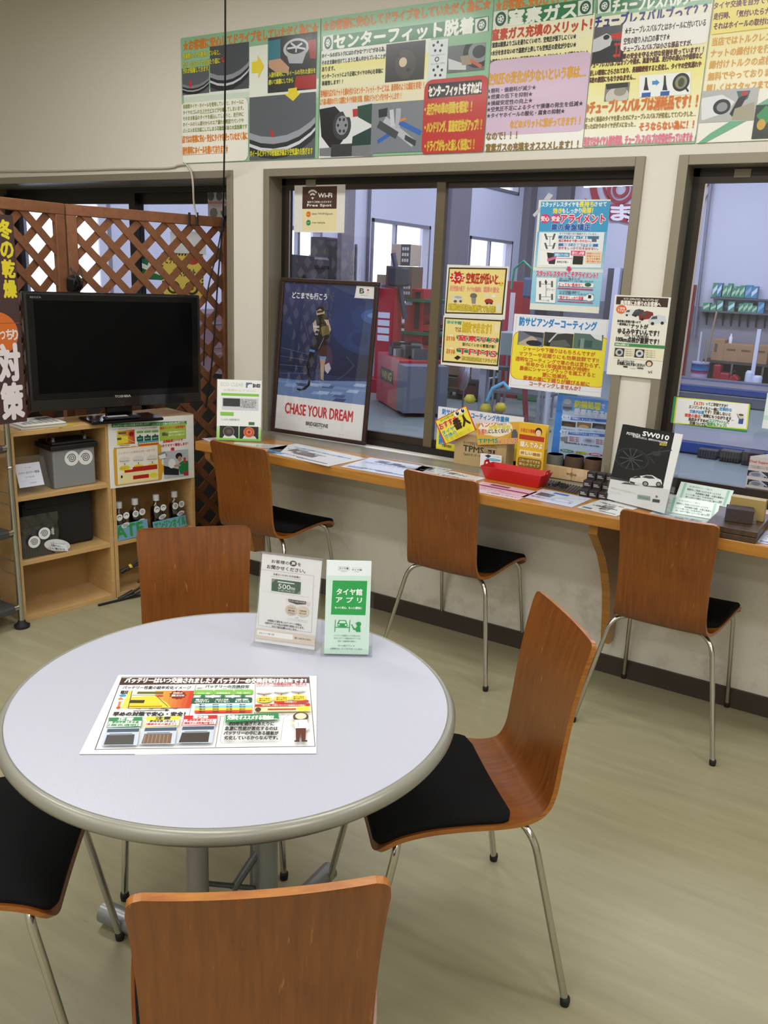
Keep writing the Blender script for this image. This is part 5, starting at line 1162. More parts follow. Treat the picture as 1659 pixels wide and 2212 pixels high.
pr.photo(1030, 532, 1295, 775, '#7c828c'); pr.poly([(1062, 562), (1110, 552), (1106, 596), (1064, 604)], '#26292e'); pr.line([(1100, 620), (1235, 730)], 0.03, '#b9bec6'); pr.line([(1130, 570), (1135, 640)], 0.02, '#c9ced4'); pr.line([(1165, 565), (1160, 650)], 0.024, '#aeb4bd'); pr.line([(1175, 630), (1275, 680)], 0.02, '#2f66b8'); pr.line([(1062, 725), (1115, 690)], 0.016, '#2f66b8'); pr.line([(1070, 640), (1150, 690)], 0.03, '#44484e'); pr.poly([(1200, 690), (1255, 720), (1250, 750), (1195, 715)], '#3a3d42'); pr.line([(1175, 618), (1200, 608)], 0.01, '#d8883c'); pr.end()
pr.rrect(1300, 412, 1604, 790, '#bf2f28', 0.035); pr.poly([(1318, 432), (1590, 408), (1592, 482), (1316, 506)], '#20161a'); pr.tl(1320, 472, 1588, 446, 56, 'センターフィットをすれば！', '#f2efe8', 0.05)
for y, t, x1 in ((556, '・走行中の車の振動を軽減！！', 1540), (648, '・ハンドリング、直進安定性がアップ！！', 1590), (746, '・ドライブがもっと楽しく快適に！！', 1552)): pr.tl(1300, y+6, x1, y-12, 58, t, '#dcc23a', 0.05)
pr.build('wall_poster', 'wall poster with dark green heading about centre fit and a red box', 'poster', 'service posters above the windows')

pr = wall_poster(-1.614, -1.2135); pr.crop(1030, 0, 2.637)
pr.grad(40, 150, 660, 400, '#f2f0d8', '#efe79a', 5); pr.grad(40, 400, 640, 860, '#efe87e', '#f0f0e6', 8); pr.rrect(42, 700, 612, 872, '#f0f0ea', 0.02); pr.rect(95, -130, 680, 40, '#8fbf9a')
pr.tl(110, 32, 690, -44, 62, '★お客様に安心してドライブを★', OR, 0.05, '#3c5a3a', 0.05)
pr.poly([(92, 68), (668, -12), (664, 84), (86, 160)], '#2d7d4c'); tyre_mark(pr, 95, 62, 178, 155); tyre_mark(pr, 578, 0, 660, 86); pr.tl(182, 108, 570, 52, 86, '窒素ガス', '#eef3ea', 0.055)
pr.tl(85, 205, 655, 132, 64, '窒素ガス充填のメリット！', '#c94a2a', 0.05)
for y, t, x1 in ((256, '★窒素は酸素よりゴムを通りにくいので、空気圧が低下しにくい★', 566), (302, '★水分を含まないので温度が上昇しても空気圧の変化が少ない★', 566), (350, '★酸素や水分を含まない不活性ガスの為、タイヤとホイールが痛みにくい★', 634)): pr.tl(74, y, x1, y-46, 30, t, '#2a2c22', 0.035)
pr.rrect(60, 350, 630, 745, '#d4b9d2', 0.04)
pr.tl(62, 452, 622, 408, 66, '空気圧の変化が少ないという事は…', '#d9a02c', 0.05, '#8a5a22', 0.04)
for i, (t, x1) in enumerate((('★磨耗・偏磨耗が減少★', 338), ('★燃費の低下を抑制★', 318), ('★操縦安定性の向上★', 318), ('★空気圧不足によるタイヤ損傷の発生を低減★', 606), ('★タイヤホイールの酸化・腐食の抑制★', 502))): pr.tl(58, 518+36*i, x1, 518+36*i-int((x1-58)*0.07), 27, t, '#33233f', 0.035)
pr.tl(192, 712, 590, 684, 48, 'などのメリットに繋がってきます！！', '#d9a02c', 0.05)
pr.tl(55, 778, 230, 768, 44, 'なので！！！', '#8a6a1e', 0.04); pr.tl(52, 846, 578, 818, 46, '窒素ガスの充填をオススメします！！', '#8a6a1e', 0.045)
pr.build('wall_poster', 'yellow green wall poster with a lilac box about nitrogen gas', 'poster', 'service posters above the windows')

pr = wall_poster(-1.2095, -0.8075); pr.crop(1030, 0, 2.637)
pr.grad(600, 30, 1330, 380, '#f2f1e4', '#efe79a', 6); pr.grad(600, 380, 1300, 800, '#efe87e', '#f0efe6', 8); pr.rect(670, -150, 1340, 20, '#8fbf9a')
pr.poly([(668, 0), (1330, -100), (1330, -8), (664, 80)], '#2d7d4c'); tyre_mark(pr, 690, -8, 765, 74); pr.tl(775, 36, 1222, -20, 80, 'チューブレスバルブ', '#eef3ea', 0.055); pr.rect(1228, -96, 1320, -4, '#e3e8e2')
pr.poly([(1240, 790), (1268, 700), (1290, 700), (1290, 830), (1240, 830)], '#5da27e')
pr.tl(672, 126, 1312, 52, 70, 'チューブレスバルブって？？', '#27337f', 0.045)
pr.photo(658, 160, 830, 350, '#585a60'); pr.ell(620, 250, 900, 520, '#26282c'); pr.poly([(658, 230), (740, 190), (775, 210), (760, 260), (700, 290), (658, 300)], '#c9ccd0'); pr.ell(722, 200, 755, 225, '#1d1e20'); pr.poly([(765, 195), (828, 182), (828, 222), (768, 222)], '#c8322c'); pr.end()
pr.tl(782, 290, 818, 284, 80, 'ココ', '#c8322c', 0.04)
pr.rrect(834, 128, 1310, 245, '#f1f1ec', 0.012)
pr.tl(845, 175, 1305, 130, 40, '★チューブレスバルブとはホイールに付いている', '#333325', 0.03); pr.tl(838, 235, 1100, 210, 38, '空気の取り入れ口の事です★', '#333325', 0.03)
for y, x0, x1, t in ((276, 836, 1225, 'チューブレスバルブは小さな部品ですが、'), (318, 832, 1292, '車の安全を守る大切な役割を担っています！！'), (368, 645, 1285, 'チューブレスバルブはオゾンや雨水、高温や低温、走行中の遠心力や衝撃など'), (415, 640, 1278, '厳しい環境にさらされており、長期間使用すると劣化し、タイヤの空気漏れや'), (458, 636, 905, '事故の原因にもなりかねません…')): pr.tl(x0, y, x1, y-int((x1-x0)*0.075), 32, t, '#5a2418', 0.045)
pr.photo(735, 478, 862, 570, '#7f7d78'); pr.ell(740, 500, 860, 600, '#c9c6bf'); pr.ell(785, 495, 850, 545, '#9a948a'); pr.poly([(735, 480), (862, 470), (862, 495), (740, 510)], '#35342f'); pr.end()
pr.poly([(928, 432), (1220, 410), (1216, 538), (925, 556)], '#eef2f2')
for x in (965, 1072): pr.poly([(x-5, 442-(x-965)//9), (x+5, 442-(x-965)//9), (x+8, 480), (x+15, 515), (x-15, 515), (x-8, 480)], '#272b33'); pr.rect(x-24, 530-(x-965)//12, x+24, 552-(x-965)//12, '#2b5fae')
pr.poly([(1000, 462), (1022, 460), (1022, 452), (1042, 470), (1022, 490), (1022, 482), (1000, 484)], '#3f8fd0'); pr.ell(1122, 420, 1206, 518, '#23252b'); pr.ell(1134, 434, 1194, 504, '#8a8a6a'); pr.ell(1150, 445, 1180, 495, '#4a4a32'); pr.line([(1190, 500), (1204, 520)], 0.006, '#23252b')
pr.tl(620, 622, 1258, 566, 74, '※チューブレスバルブは消耗品です！！', '#d5702a', 0.05, '#f4e8a0', 0.05)
pr.tl(618, 684, 1248, 644, 30, 'せっかく新品のタイヤを買ったのにチューブレスバルブが劣化しててパンクした…', '#8a7a22', 0.03); pr.tl(614, 722, 908, 706, 30, '買ったばかりのタイヤがダメになった…', '#8a7a22', 0.03)
pr.tl(925, 736, 1238, 694, 48, 'そうならない為に！！', '#d9742a', 0.045); pr.tl(610, 816, 1230, 772, 56, '当店ではタイヤ入替作業時、チューブレスバルブの交換を行っています★', '#d9708a', 0.045, '#f4dce0', 0.05)
pr.build('wall_poster', 'yellow wall poster with dark blue heading about tubeless valves', 'poster', 'service posters above the windows')

pr = wall_poster(-0.802, -0.398); pr.crop(1030, 0, 2.637)
pr.rect(1300, -200, 2000, 220, '#f0e27a'); pr.grad(1300, 205, 2000, 560, '#f2e9a8', '#f1ead0', 5); pr.rect(1250, 540, 2000, 820, '#eeece4')
for y, t in ((-50, 'ホイールナットについて'), (30, 'タイヤ交換を自分でやろうとして'), (92, '走行時、「気付いたらナットが緩んで'), (150, 'それはホイールの取付け時にナットを')): pr.tl(1350, y, 1850, y-50, 38, t, '#6a2a3a', 0.04)
pr.line([(1340, 198), (1900, 130)], 0.002, '#b8973c')
for i, t in enumerate(('当店ではトルクレンチを使用し', 'ナットの締付けを行っています', '締付けトルクの点検は', '無料でやっております', '詳しくはスタッフまで')): pr.tl(1342-8*i, 232+68*i, (1880, 1880, 1740, 1740, 1700)[i]-8*i, 232+68*i-int(0.07*(540, 540, 400, 400, 360)[i]), 46, t, '#d9a03a', 0.04, '#f6f0dc', 0.04)
pr.poly([(1260, 815), (1330, 760), (1660, 560), (1700, 600), (1300, 815)], '#6fb08e')
pr.photo(1280, 520, 1582, 685, '#b4b7b6'); pr.poly([(1280, 560), (1400, 540), (1470, 580), (1420, 640), (1290, 685), (1280, 680)], '#dfe2e6'); pr.ell(1352, 568, 1440, 650, '#2a2c30'); pr.ell(1370, 585, 1425, 635, '#8f949a'); pr.poly([(1480, 520), (1560, 515), (1545, 560), (1500, 590)], '#2d6f6c'); pr.poly([(1490, 560), (1550, 530), (1500, 620), (1460, 670), (1440, 650)], '#24262a'); pr.ell(1505, 520, 1545, 545, '#b53a34'); pr.poly([(1470, 620), (1582, 580), (1582, 685), (1450, 685)], '#a5a08a'); pr.end()
pr.photo(1592, 600, 1760, 785, '#2f3a34'); pr.poly([(1592, 660), (1650, 600), (1700, 640), (1640, 720)], '#3f8f5c'); pr.ell(1600, 680, 1640, 740, '#c8a23a'); pr.end()
pr.build('wall_poster', 'yellow wall poster about wheel nuts cut off at the picture edge, above the third window', 'poster', 'service posters above the windows')

# ================================================================== NOTICES ON THE GLASS
GY = 0.0855
pr = sheet_on_y(GY, [(636, 400), (746, 398.6), (635, 501.5)], base='#e4e1da'); pr.crop(600, 360, 4.608)
pr.rect(247, 200, 585, 420, '#4a2c20'); pr.rect(247, 420, 582, 640, '#e9dcab')
for r0, r1 in ((62, 46), (36, 22)):
    c_ = (347, 302)
    pr.poly([(c_[0]+r*math.cos(math.radians(a))*0.98, c_[1]-r*math.sin(math.radians(a))*1.3+6) for r, rng in ((r0, range(40, 141, 10)), (r1, range(140, 39, -10))) for a in rng], '#e6e2dc')
pr.poly([(333, 305), (361, 305), (347, 328)], '#e6e2dc')
pr.tl(402, 286, 540, 284, 44, 'Wi-Fi', '#efece6', 0.05); pr.tl(295, 353, 536, 350, 20, '無料でご利用いただけます', '#efece6', 0.02); pr.tl(292, 389, 535, 386, 32, 'Free Spot', '#efece6', 0.035)
pr.ell(284, 445, 328, 503, '#d9722c'); pr.ell(284, 530, 328, 586, '#2c8a4a'); pr.tl(291, 474, 321, 474, 12, 'bnt', '#f0d8b0', 0); pr.tl(291, 558, 321, 558, 12, 'nttr', '#d0e8d0', 0)
pr.tl(344, 473, 547, 470, 24, 'bts-WiFiSpot', '#6a6250', 0.02); pr.tl(344, 560, 470, 558, 22, 'ne-taiya', '#6a6250', 0.02)
pr.build('wifi_notice', 'white notice with brown wifi panel on the window beside the mullion frame, top corner', 'notice')

def laminated(TL, TR, BL, name, label, base, fn, cat='notice', group=None, Y=GY, crop=(920, 360, 3.318)):
    pr = sheet_on_y(Y, [TL, TR, BL], base=base, rough=0.35); pr.crop(*crop); fn(pr); return pr.build(name, label, cat, group)
def y1(pr):
    pr.poly([(165, 722), (584, 728), (552, 1062), (138, 1052)], '#3b2d14'); pr.poly([(172, 733), (572, 738), (542, 1052), (148, 1042)], '#ecd98a')
    st = []
    for k in range(20):
        a = k*18; r = (1.0 if k % 2 == 0 else 0.72); st.append((226+58*r*math.cos(math.radians(a)), 795+50*r*math.sin(math.radians(a))))
    pr.poly(st, '#c8261e'); pr.tl(188, 792, 268, 794, 44, 'えっ？', '#f0e6d0', 0.05); pr.tl(290, 800, 553, 808, 76, '空気圧が低いと…', '#b5301e', 0.05)
    pr.poly([(525, 855), (540, 818), (556, 856)], '#e3c41e'); pr.tl(172, 872, 278, 874, 38, '走行性能の低下', '#e0907a', 0.03); pr.tl(295, 878, 396, 880, 38, 'タイヤの偏磨耗', '#e0907a', 0.03); pr.tl(414, 880, 526, 884, 40, '燃費の悪化', '#e0907a', 0.03)
    pr.ell(186, 918, 262, 970, '#d9d6cc'); pr.ell(205, 925, 258, 948, '#b4b0a6'); pr.ell(200, 955, 222, 975, '#555'); pr.ell(240, 955, 258, 975, '#555')
    pr.ell(318, 905, 366, 945, '#6e6c66'); pr.poly([(325, 940), (360, 940), (356, 982), (330, 982)], '#8a8880'); pr.ell(422, 945, 482, 985, '#a63a36'); pr.ell(430, 972, 448, 988, '#333'); pr.ell(460, 972, 478, 988, '#333'); pr.ell(420, 912, 455, 935, '#e0dccf'); pr.ell(470, 915, 502, 942, '#e8e5da')
    pr.tl(162, 1005, 498, 1022, 46, '定期的な空気圧の点検がとても大切！', '#d9c23a', 0.04, '#6a5a1c', 0.07); pr.ell(505, 972, 536, 1042, '#e2dcc8'); pr.ell(508, 965, 530, 995, '#e9d9ae')
laminated((965, 572.5), (1098, 574.6), (961, 681.5), 'tyre_notice', 'yellow notice warning of low air pressure with a red starburst', '#e6e4dc', y1, group='yellow tyre notices on the glass')
def y2(pr):
    pr.poly([(133, 1080), (547, 1100), (517, 1432), (115, 1402)], '#3b2d14'); pr.poly([(142, 1090), (537, 1110), (508, 1420), (126, 1390)], '#ecd98a')
    pr.rect(148, 1100, 258, 1132, '#a9cfae'); pr.tl(152, 1117, 254, 1118, 24, 'タイヤ館', '#2d7d4c', 0.03); pr.tl(208, 1166, 252, 1170, 34, 'では', '#8a6a1e', 0.03)
    pr.tl(262, 1150, 468, 1165, 72, '解決できます！', '#d9b62a', 0.05, '#6a5414', 0.05); pr.ell(495, 1120, 525, 1195, '#ecdfae')
    for y0, t, yy in ((1205, '窒素ガス', 1232), (1298, 'TPMS', 1328)):
        pr.rrect(220, y0, 522-8*(t == 'TPMS'), y0+56, '#2f7d46', 0.008); pr.tl(230, yy-2, 508, yy+10, 44, t, '#f3f0e6', 0.0, '#f3f0e6', 0.1); pr.tl(230, yy-2, 508, yy+10, 42, t, '#d23a30', 0.04)
        pr.ell(168, y0-6, 196, y0+26, '#f0e6c0'); pr.tl(148, y0+30, 208, y0+22, 34, 'おすすめ', '#d9822c', 0.05)
    pr.tl(262, 1276, 498, 1286, 24, '抜けにくいから管理が楽！', '#3b2d14', 0.02); pr.poly([(202, 1370), (228, 1352), (252, 1366), (226, 1386)], '#2a2622'); pr.tl(258, 1376, 505, 1390, 28, '常に空気圧が見えてドライブ！', '#d9c23a', 0.03, '#4a3c10', 0.06)
laminated((959, 684), (1086, 687), (951, 787), 'tyre_notice', 'yellow notice with green red boxes naming nitrogen gas and TPMS', '#e6e4dc', y2, group='yellow tyre notices on the glass')
def al(pr):
    pr.rect(826, 250, 1318, 470, '#3f9fd0'); pr.grad(800, 465, 1318, 740, '#5fb0da', '#a8d6ea', 6); pr.grad(745, 740, 1318, 1010, '#a8d6ea', '#8cc8e0', 4)
    pr.tl(830, 272, 1098, 270, 34, 'スタッドレスタイヤを', '#eef6fa', 0.05); pr.tl(1100, 270, 1205, 269, 40, '長持ち', '#eee25a', 0.06); pr.tl(1208, 269, 1296, 268, 30, 'させて', '#eef6fa', 0.05)
    pr.tl(912, 316, 975, 316, 38, '効き', '#eee25a', 0.06); pr.tl(978, 316, 1115, 315, 34, 'もしっかり', '#eef6fa', 0.05); pr.tl(1118, 315, 1198, 314, 40, '発揮！', '#eee25a', 0.06)
    pr.ell(822, 340, 888, 405, '#d9386a'); pr.ell(898, 340, 966, 405, '#d9386a'); pr.tl(826, 373, 884, 373, 36, '安心', '#f6eef2', 0.05); pr.tl(902, 373, 962, 373, 36, '安全', '#f6eef2', 0.05)
    pr.tl(968, 376, 1285, 372, 62, 'アライメント', '#f4f4f6', 0, '#f4f4f6', 0.12); pr.tl(968, 376, 1285, 372, 58, 'アライメント', '#d9325e', 0.06); pr.tl(900, 436, 1180, 434, 46, '車の骨盤矯正', '#2a5aa8', 0.05, '#e8f2f8', 0.08)
    pr.poly([(815, 470), (1282, 470), (1255, 725), (795, 722)], '#e8f0f2')
    def chassis(x, y, w_, h_, tilt):
        for sx in (0, 1):
            for sy in (0, 1):
                px = x + sx*w_; py = y + sy*h_; t = tilt*(1 if sx else -1)
                pr.poly([(px-7+t, py-22), (px+7+t, py-22), (px+7-t, py+22), (px-7-t, py+22)], '#5a5c5e')
        pr.line([(x, y), (x+w_, y)], 0.0016, '#5a5c5e'); pr.line([(x, y+h_), (x+w_, y+h_)], 0.0016, '#5a5c5e'); pr.line([(x+w_/2, y), (x+w_/2, y+h_)], 0.002, '#5a5c5e')
    pr.poly([(832, 478), (940, 478), (930, 595), (824, 592)], '#f4f6f4'); chassis(862, 502, 56, 66, 7)
    pr.tl(958, 482, 1240, 482, 18, 'タイヤの取り付け角度がズレていると…', '#4a6a8a', 0.02); pr.rect(952, 494, 1240, 520, '#2f78b8'); pr.tl(975, 507, 1162, 507, 20, 'タイヤが偏って減る', '#eef4f8', 0.04); pr.poly([(1190, 540), (1190, 510), (1206, 495), (1224, 510), (1224, 540)], '#5a6a78'); pr.tl(952, 531, 1185, 533, 20, '適正寿命まで使いきれない。', '#c8384a', 0.03)
    pr.rect(952, 549, 1234, 575, '#2f78b8'); pr.tl(985, 562, 1200, 563, 20, '地面との接触が不安定', '#eef4f8', 0.04); pr.tl(950, 583, 1235, 588, 20, '効きをしっかり引き出せない。', '#c8384a', 0.03)
    pr.rect(820, 602, 1036, 716, '#f4f6f4'); pr.poly([(868, 615), (938, 622), (925, 700), (882, 698)], '#2f3238'); pr.poly([(870, 660), (940, 640), (934, 660), (872, 682)], '#e06a9a'); pr.rect(920, 615, 1030, 648, '#2f8fc8'); pr.tl(926, 632, 1024, 632, 22, '接地部分にバラつきがある', '#eef4f8', 0.02); pr.tl(940, 682, 1022, 684, 16, '接地圧が弱い', '#333', 0.02)
    pr.rect(1042, 602, 1142, 638, '#d9386a'); pr.tl(1048, 620, 1136, 620, 26, '改善するとしっかり接地', '#f6eef2', 0.02); pr.rect(1058, 640, 1124, 702, '#2f2522'); pr.rrect(1148, 605, 1256, 696, '#f2d8b8', 0.008)
    for k in range(4): pr.tl(1154, 622+19*k, 1250, 624+19*k, 14, ('接地面がピッタリと', '密着するから', '氷上の水膜を', '取り除ける！')[k], '#c8643a', 0.02)
    pr.line([(940, 658), (1050, 658)], 0.002, '#d9386a'); pr.poly([(1015, 716), (1038, 716), (1038, 732), (1050, 732), (1027, 754), (1004, 732), (1015, 732)], '#d9386a')
    pr.tl(792, 768, 1232, 776, 40, 'スタッドレスタイヤこそアライメント！', '#d9325e', 0.05, '#f4f4f6', 0.09)
    pr.poly([(796, 795), (938, 797), (928, 978), (788, 970)], '#f0f3f1'); chassis(820, 842, 86, 92, 0); pr.poly([(852, 832), (860, 808), (874, 832), (868, 832), (868, 845), (858, 845), (858, 832)], '#2a2c2e'); pr.tl(868, 880, 922, 882, 18, 'ピシッ！', '#444', 0.02); pr.tl(825, 958, 885, 960, 12, 'イメージ図', '#555', 0)
    for y0, t1, t2, big in ((800, '均一に減るので', '適正寿命までしっかり使いきれます！', 'とっても“長持ち”。'), (893, 'タイヤを路面に垂直です', '大きな面でしっかり接地！', '“効き”をしっかり発揮')):
        pr.tl(958, y0+2, 1105, y0+5, 13, t1, '#456', 0.02); pr.tl(956, y0+17, 1205, y0+22, 13, t2, '#456', 0.02); pr.rect(950, y0+28, 1202, y0+66, '#f4f2f0'); pr.tl(955, y0+47, 1130, y0+50, 26, big, '#c8305a', 0.04); pr.rect(946, y0+66, 1198, y0+86, '#d9386a')
    pr.ell(1142, 832, 1186, 862, '#2f6a4a'); pr.ell(1150, 912, 1202, 965, '#f4f6f4'); pr.rect(1166, 920, 1186, 945, '#2a2622')
al_o = laminated((1165.6, 431.7), (1321, 431), (1142.5, 668), 'alignment_poster', 'light blue wheel alignment poster taped high on the glass', '#e4e6da', al, 'poster')
for q4 in ([(845, 235), (880, 188), (912, 205), (885, 240)], [(765, 345), (820, 288), (818, 318), (778, 362)]):
    P_ = [on_y(920+x/3.318, 360+y/3.318, GY-0.001) for x, y in q4]; t = MB().prism(P_, (0, -0.0004, 0), M('#c9ccd4', 0.2)).build('clear_tape'); tag(t, 'strip of clear tape at the %s of the alignment poster' % ('upper edge' if q4[0][0] == 845 else 'upper side'), 'tape')
def uc(pr):
    pr.line([(650, 1075), (1302, 1098), (1268, 1622), (606, 1562), (650, 1075)], 0.0012, '#b9bec9')
    pr.tl(672, 1112, 1225, 1140, 62, '防サビアンダーコーティング', '#2f86c8', 0.05)
    pr.rrect(628, 1175, 1286, 1590, '#d97a2a', 0.032); pr.rrect(632, 1179, 1282, 1586, '#eee03c', 0.031)
    pr.photo(664, 1176, 840, 1292, '#6d7482'); pr.poly([(664, 1260), (760, 1210), (800, 1240), (720, 1295), (664, 1295)], '#b9a890'); pr.ell(720, 1240, 830, 1290, '#23283a'); pr.poly([(690, 1180), (840, 1185), (840, 1230), (760, 1215)], '#3a3f4a'); pr.end()
    pr.photo(852, 1184, 1050, 1302, '#3a3d3c'); pr.line([(870, 1270), (940, 1195), (1000, 1190)], 0.006, '#c9ccc8'); pr.poly([(900, 1250), (1000, 1240), (1040, 1290), (880, 1300)], '#5d605c'); pr.ell(860, 1255, 890, 1290, '#1d1f1e'); pr.end()
    pr.photo(1064, 1192, 1262, 1318, '#54706a'); pr.poly([(1170, 1192), (1262, 1196), (1262, 1250), (1215, 1235)], '#dfe6e4'); pr.rect(1095, 1240, 1190, 1300, '#3c5650'); pr.rect(1110, 1230, 1130, 1310, '#7d948c'); pr.end()
    for y, x0, x1, t in ((1324, 698, 1215, 'シャーシや下廻りはもちろんですが'), (1364, 668, 1240, 'マフラーや足廻りにも効果抜群です!!'), (1402, 642, 1252, '透明なコーティングで車の色は変わらず、'), (1436, 716, 1172, '半年から1年程度効果が持続!!'), (1468, 672, 1215, '最後にシャーシブラックを施工すると'), (1500, 835, 1020, '更に効果的。'), (1536, 698, 1175, '愛車の様に下廻りが錆びる前に'), (1572, 742, 1110, 'コーティングしませんか？')): pr.tl(x0, y-12, x1, y+12, 31, t, '#c9642a', 0.04)
laminated((1111, 680), (1316, 688), (1098.5, 836), 'coating_poster', 'white and yellow rust coating poster with three photos on the glass', '#e8eaf0', uc, 'poster')
def work(pr):
    pr.tl(185, 168, 660, 218, 40, '防サビアンダーコーティング作業例', '#2f86c8', 0.05); pr.rrect(140, 260, 740, 600, '#eee03c', 0.03); pr.rect(170, 300, 420, 420, '#7d8ba8'); pr.tl(160, 330, 210, 335, 44, '施工', '#2f86c8', 0.04); pr.tl(158, 375, 210, 380, 44, '前後', '#2f86c8', 0.04); pr.tl(180, 408, 250, 412, 20, '作業時間約', '#333', 0.02)
laminated((945, 878.6), (1130, 900), (941, 1010), 'coating_sheet', 'white rust coating sheet low on the glass behind the yellow cards', '#e6e8ee', work, 'notice', crop=(900, 840, 3.318))
def atf(pr):
    pr.rect(420, 1268, 842, 1460, '#3f9a5c'); pr.poly([(446, 1272), (836, 1304), (822, 1446), (428, 1412)], '#d9e03c'); pr.poly([(452, 1278), (828, 1310), (815, 1440), (436, 1408)], '#f0f2f2')
    c0 = '#4a3c1c'
    for y, segs in ((1306, [(540, 548, '「', c0), (548, 585, 'ATF', '#d9622c'), (586, 718, '」ってご存知ですか？', c0)]), (1328, [(512, 672, 'エンジンオイルと一緒に', c0), (674, 740, '定期的な', '#3f8fc8')]), (1350, [(515, 592, '交換が必要', '#3f8fc8'), (594, 735, 'です！交換しないと', c0)]), (1372, [(490, 575, '燃費の悪化', '#d9522c'), (578, 752, '・故障にもつながります…', c0)]), (1393, [(510, 615, '当店おすすめの', c0), (617, 712, '「エコプラッシュ」', '#5aa86c'), (713, 726, 'で', c0)]), (1412, [(515, 606, '交換ついでに', c0), (608, 712, '燃費もアップ♪', '#5aa86c')])):
        for x0, x1, t, c_ in segs: pr.tl(x0, y-2+(x0-500)*0.06, x1, y-2+(x1-500)*0.06, 18, t, c_, 0.05)
    pr.rect(778, 1384, 798, 1416, '#2f5a98'); pr.ell(778, 1366, 800, 1390, '#e0c8a8'); pr.ell(776, 1360, 802, 1374, '#55565a'); pr.line([(768, 1362), (776, 1384)], 0.003, '#8a8c90')
GY3 = 0.0845
laminated((1455, 857), (1622, 871), (1449, 914), 'oil_notice', 'white notice with green yellow border on the third window', '#3a3f55', atf, crop=(1280, 340, 2.458), Y=GY3)
def mint(pr): pr.rect(915, 1262, 1200, 1426, '#bfe0d6'); pr.rect(925, 1275, 1200, 1400, '#dff0ea')
laminated((1655, 848), (1740, 856), (1648, 925), 'mint_notice', 'pale mint notice on the third window cut by the picture edge', '#e4ecea', mint, crop=(1280, 340, 2.458), Y=GY3)
# notice on the wall pillar
pr = sheet_on_y(-0.014, [(1328, 637), (1449, 642), (1310.5, 808)], base='#e6e4d8', rough=0.4); pr.crop(1280, 340, 2.458)
pr.poly([(128, 738), (404, 748), (398, 797), (124, 780)], '#3c2820'); pr.tl(165, 750, 350, 760, 14, 'ハイエースやキャラバン、キャンピングカーなど', '#efe9df', 0.03); pr.tl(150, 770, 362, 781, 24, '商用車にお乗りのお客様へ', '#efe9df', 0.05)
pr.ell(128, 782, 178, 832, '#d9622c'); pr.tl(134, 800, 172, 802, 12, 'ご存知', '#f6e8d8', 0.03); pr.tl(132, 814, 172, 816, 12, 'ですか？', '#f6e8d8', 0.03)
for x, y, w_, h_, c_ in ((168, 805, 60, 38, '#d3d6d8'), (215, 805, 60, 42, '#3f434a'), (245, 815, 80, 52, '#7d2b2a'), (296, 835, 95, 55, '#c9d2d8')):
    pr.poly([(x, y+h_*0.5), (x+w_*0.2, y+h_*0.12), (x+w_*0.55, y), (x+w_*0.95, y+h_*0.15), (x+w_, y+h_*0.75), (x+w_*0.05, y+h_*0.95)], c_); pr.poly([(x+w_*0.12, y+h_*0.45), (x+w_*0.25, y+h_*0.18), (x+w_*0.5, y+h_*0.12), (x+w_*0.5, y+h_*0.42)], '#4a525a'); pr.ell(x+w_*0.15, y+h_*0.7, x+w_*0.32, y+h_*1.02, '#222'); pr.ell(x+w_*0.7, y+h_*0.65, x+w_*0.86, y+h_*0.98, '#222')
pr.tl(132, 868, 256, 876, 14, '商用車は車重が重いので', '#2a2a28', 0.04); pr.tl(132, 884, 200, 888, 14, '一般車輌より', '#2a2a28', 0.04); pr.tl(205, 896, 295, 898, 26, 'ナットが', '#2a2a28', 0.05); pr.tl(135, 922, 352, 934, 30, 'ゆるみやすいんです！', '#2a2a28', 0.05); pr.tl(170, 945, 298, 953, 13, 'だから、タイヤ履き替え後の', '#2a2a28', 0.03); pr.tl(126, 964, 352, 978, 30, '100km点検が重要です！', '#2a2a28', 0.045)
pr.poly([(118, 983), (384, 1000), (382, 1016), (116, 999)], '#3f8a4e'); pr.tl(122, 991, 194, 997, 12, '100km点検とは', '#e6efe4', 0.03)
pr.poly([(116, 1002), (384, 1018), (378, 1082), (112, 1064)], '#e8e2c4'); pr.photo(120, 1010, 166, 1060, '#30343a'); pr.ell(124, 1014, 160, 1056, '#b9bdc2'); pr.ell(134, 1024, 152, 1046, '#33363a'); pr.end(); pr.photo(226, 1016, 272, 1066, '#2b3a30'); pr.ell(232, 1020, 268, 1062, '#c9cdd2'); pr.ell(242, 1032, 258, 1050, '#33363a'); pr.end()
for k in range(4): pr.tl(174, 1018+11*k, 220, 1021+11*k, 7, '点検の内容です', '#555', 0); pr.tl(280, 1026+11*k, 334, 1029+11*k, 7, '点検の内容です', '#555', 0)
pr.tl(134, 1078, 222, 1085, 13, '詳しくはスタッフまで', '#2a2a28', 0.03); pr.tl(132, 1092, 278, 1104, 17, 'お気軽におたずねください！', '#2a2a28', 0.05); pr.ell(284, 1076, 318, 1112, '#4a3020'); pr.ell(290, 1084, 312, 1110, '#e6c8a8'); pr.rect(164, 1106, 186, 1116, '#2a2a28'); pr.rect(200, 1110, 228, 1122, '#d9d7cc'); pr.rect(238, 1114, 270, 1124, '#55544c'); pr.tl(294, 1136, 316, 1140, 16, 'vi', '#555', 0.02)
pr.build('van_notice', 'cream notice with four vans taped over the pillar between windows', 'notice')
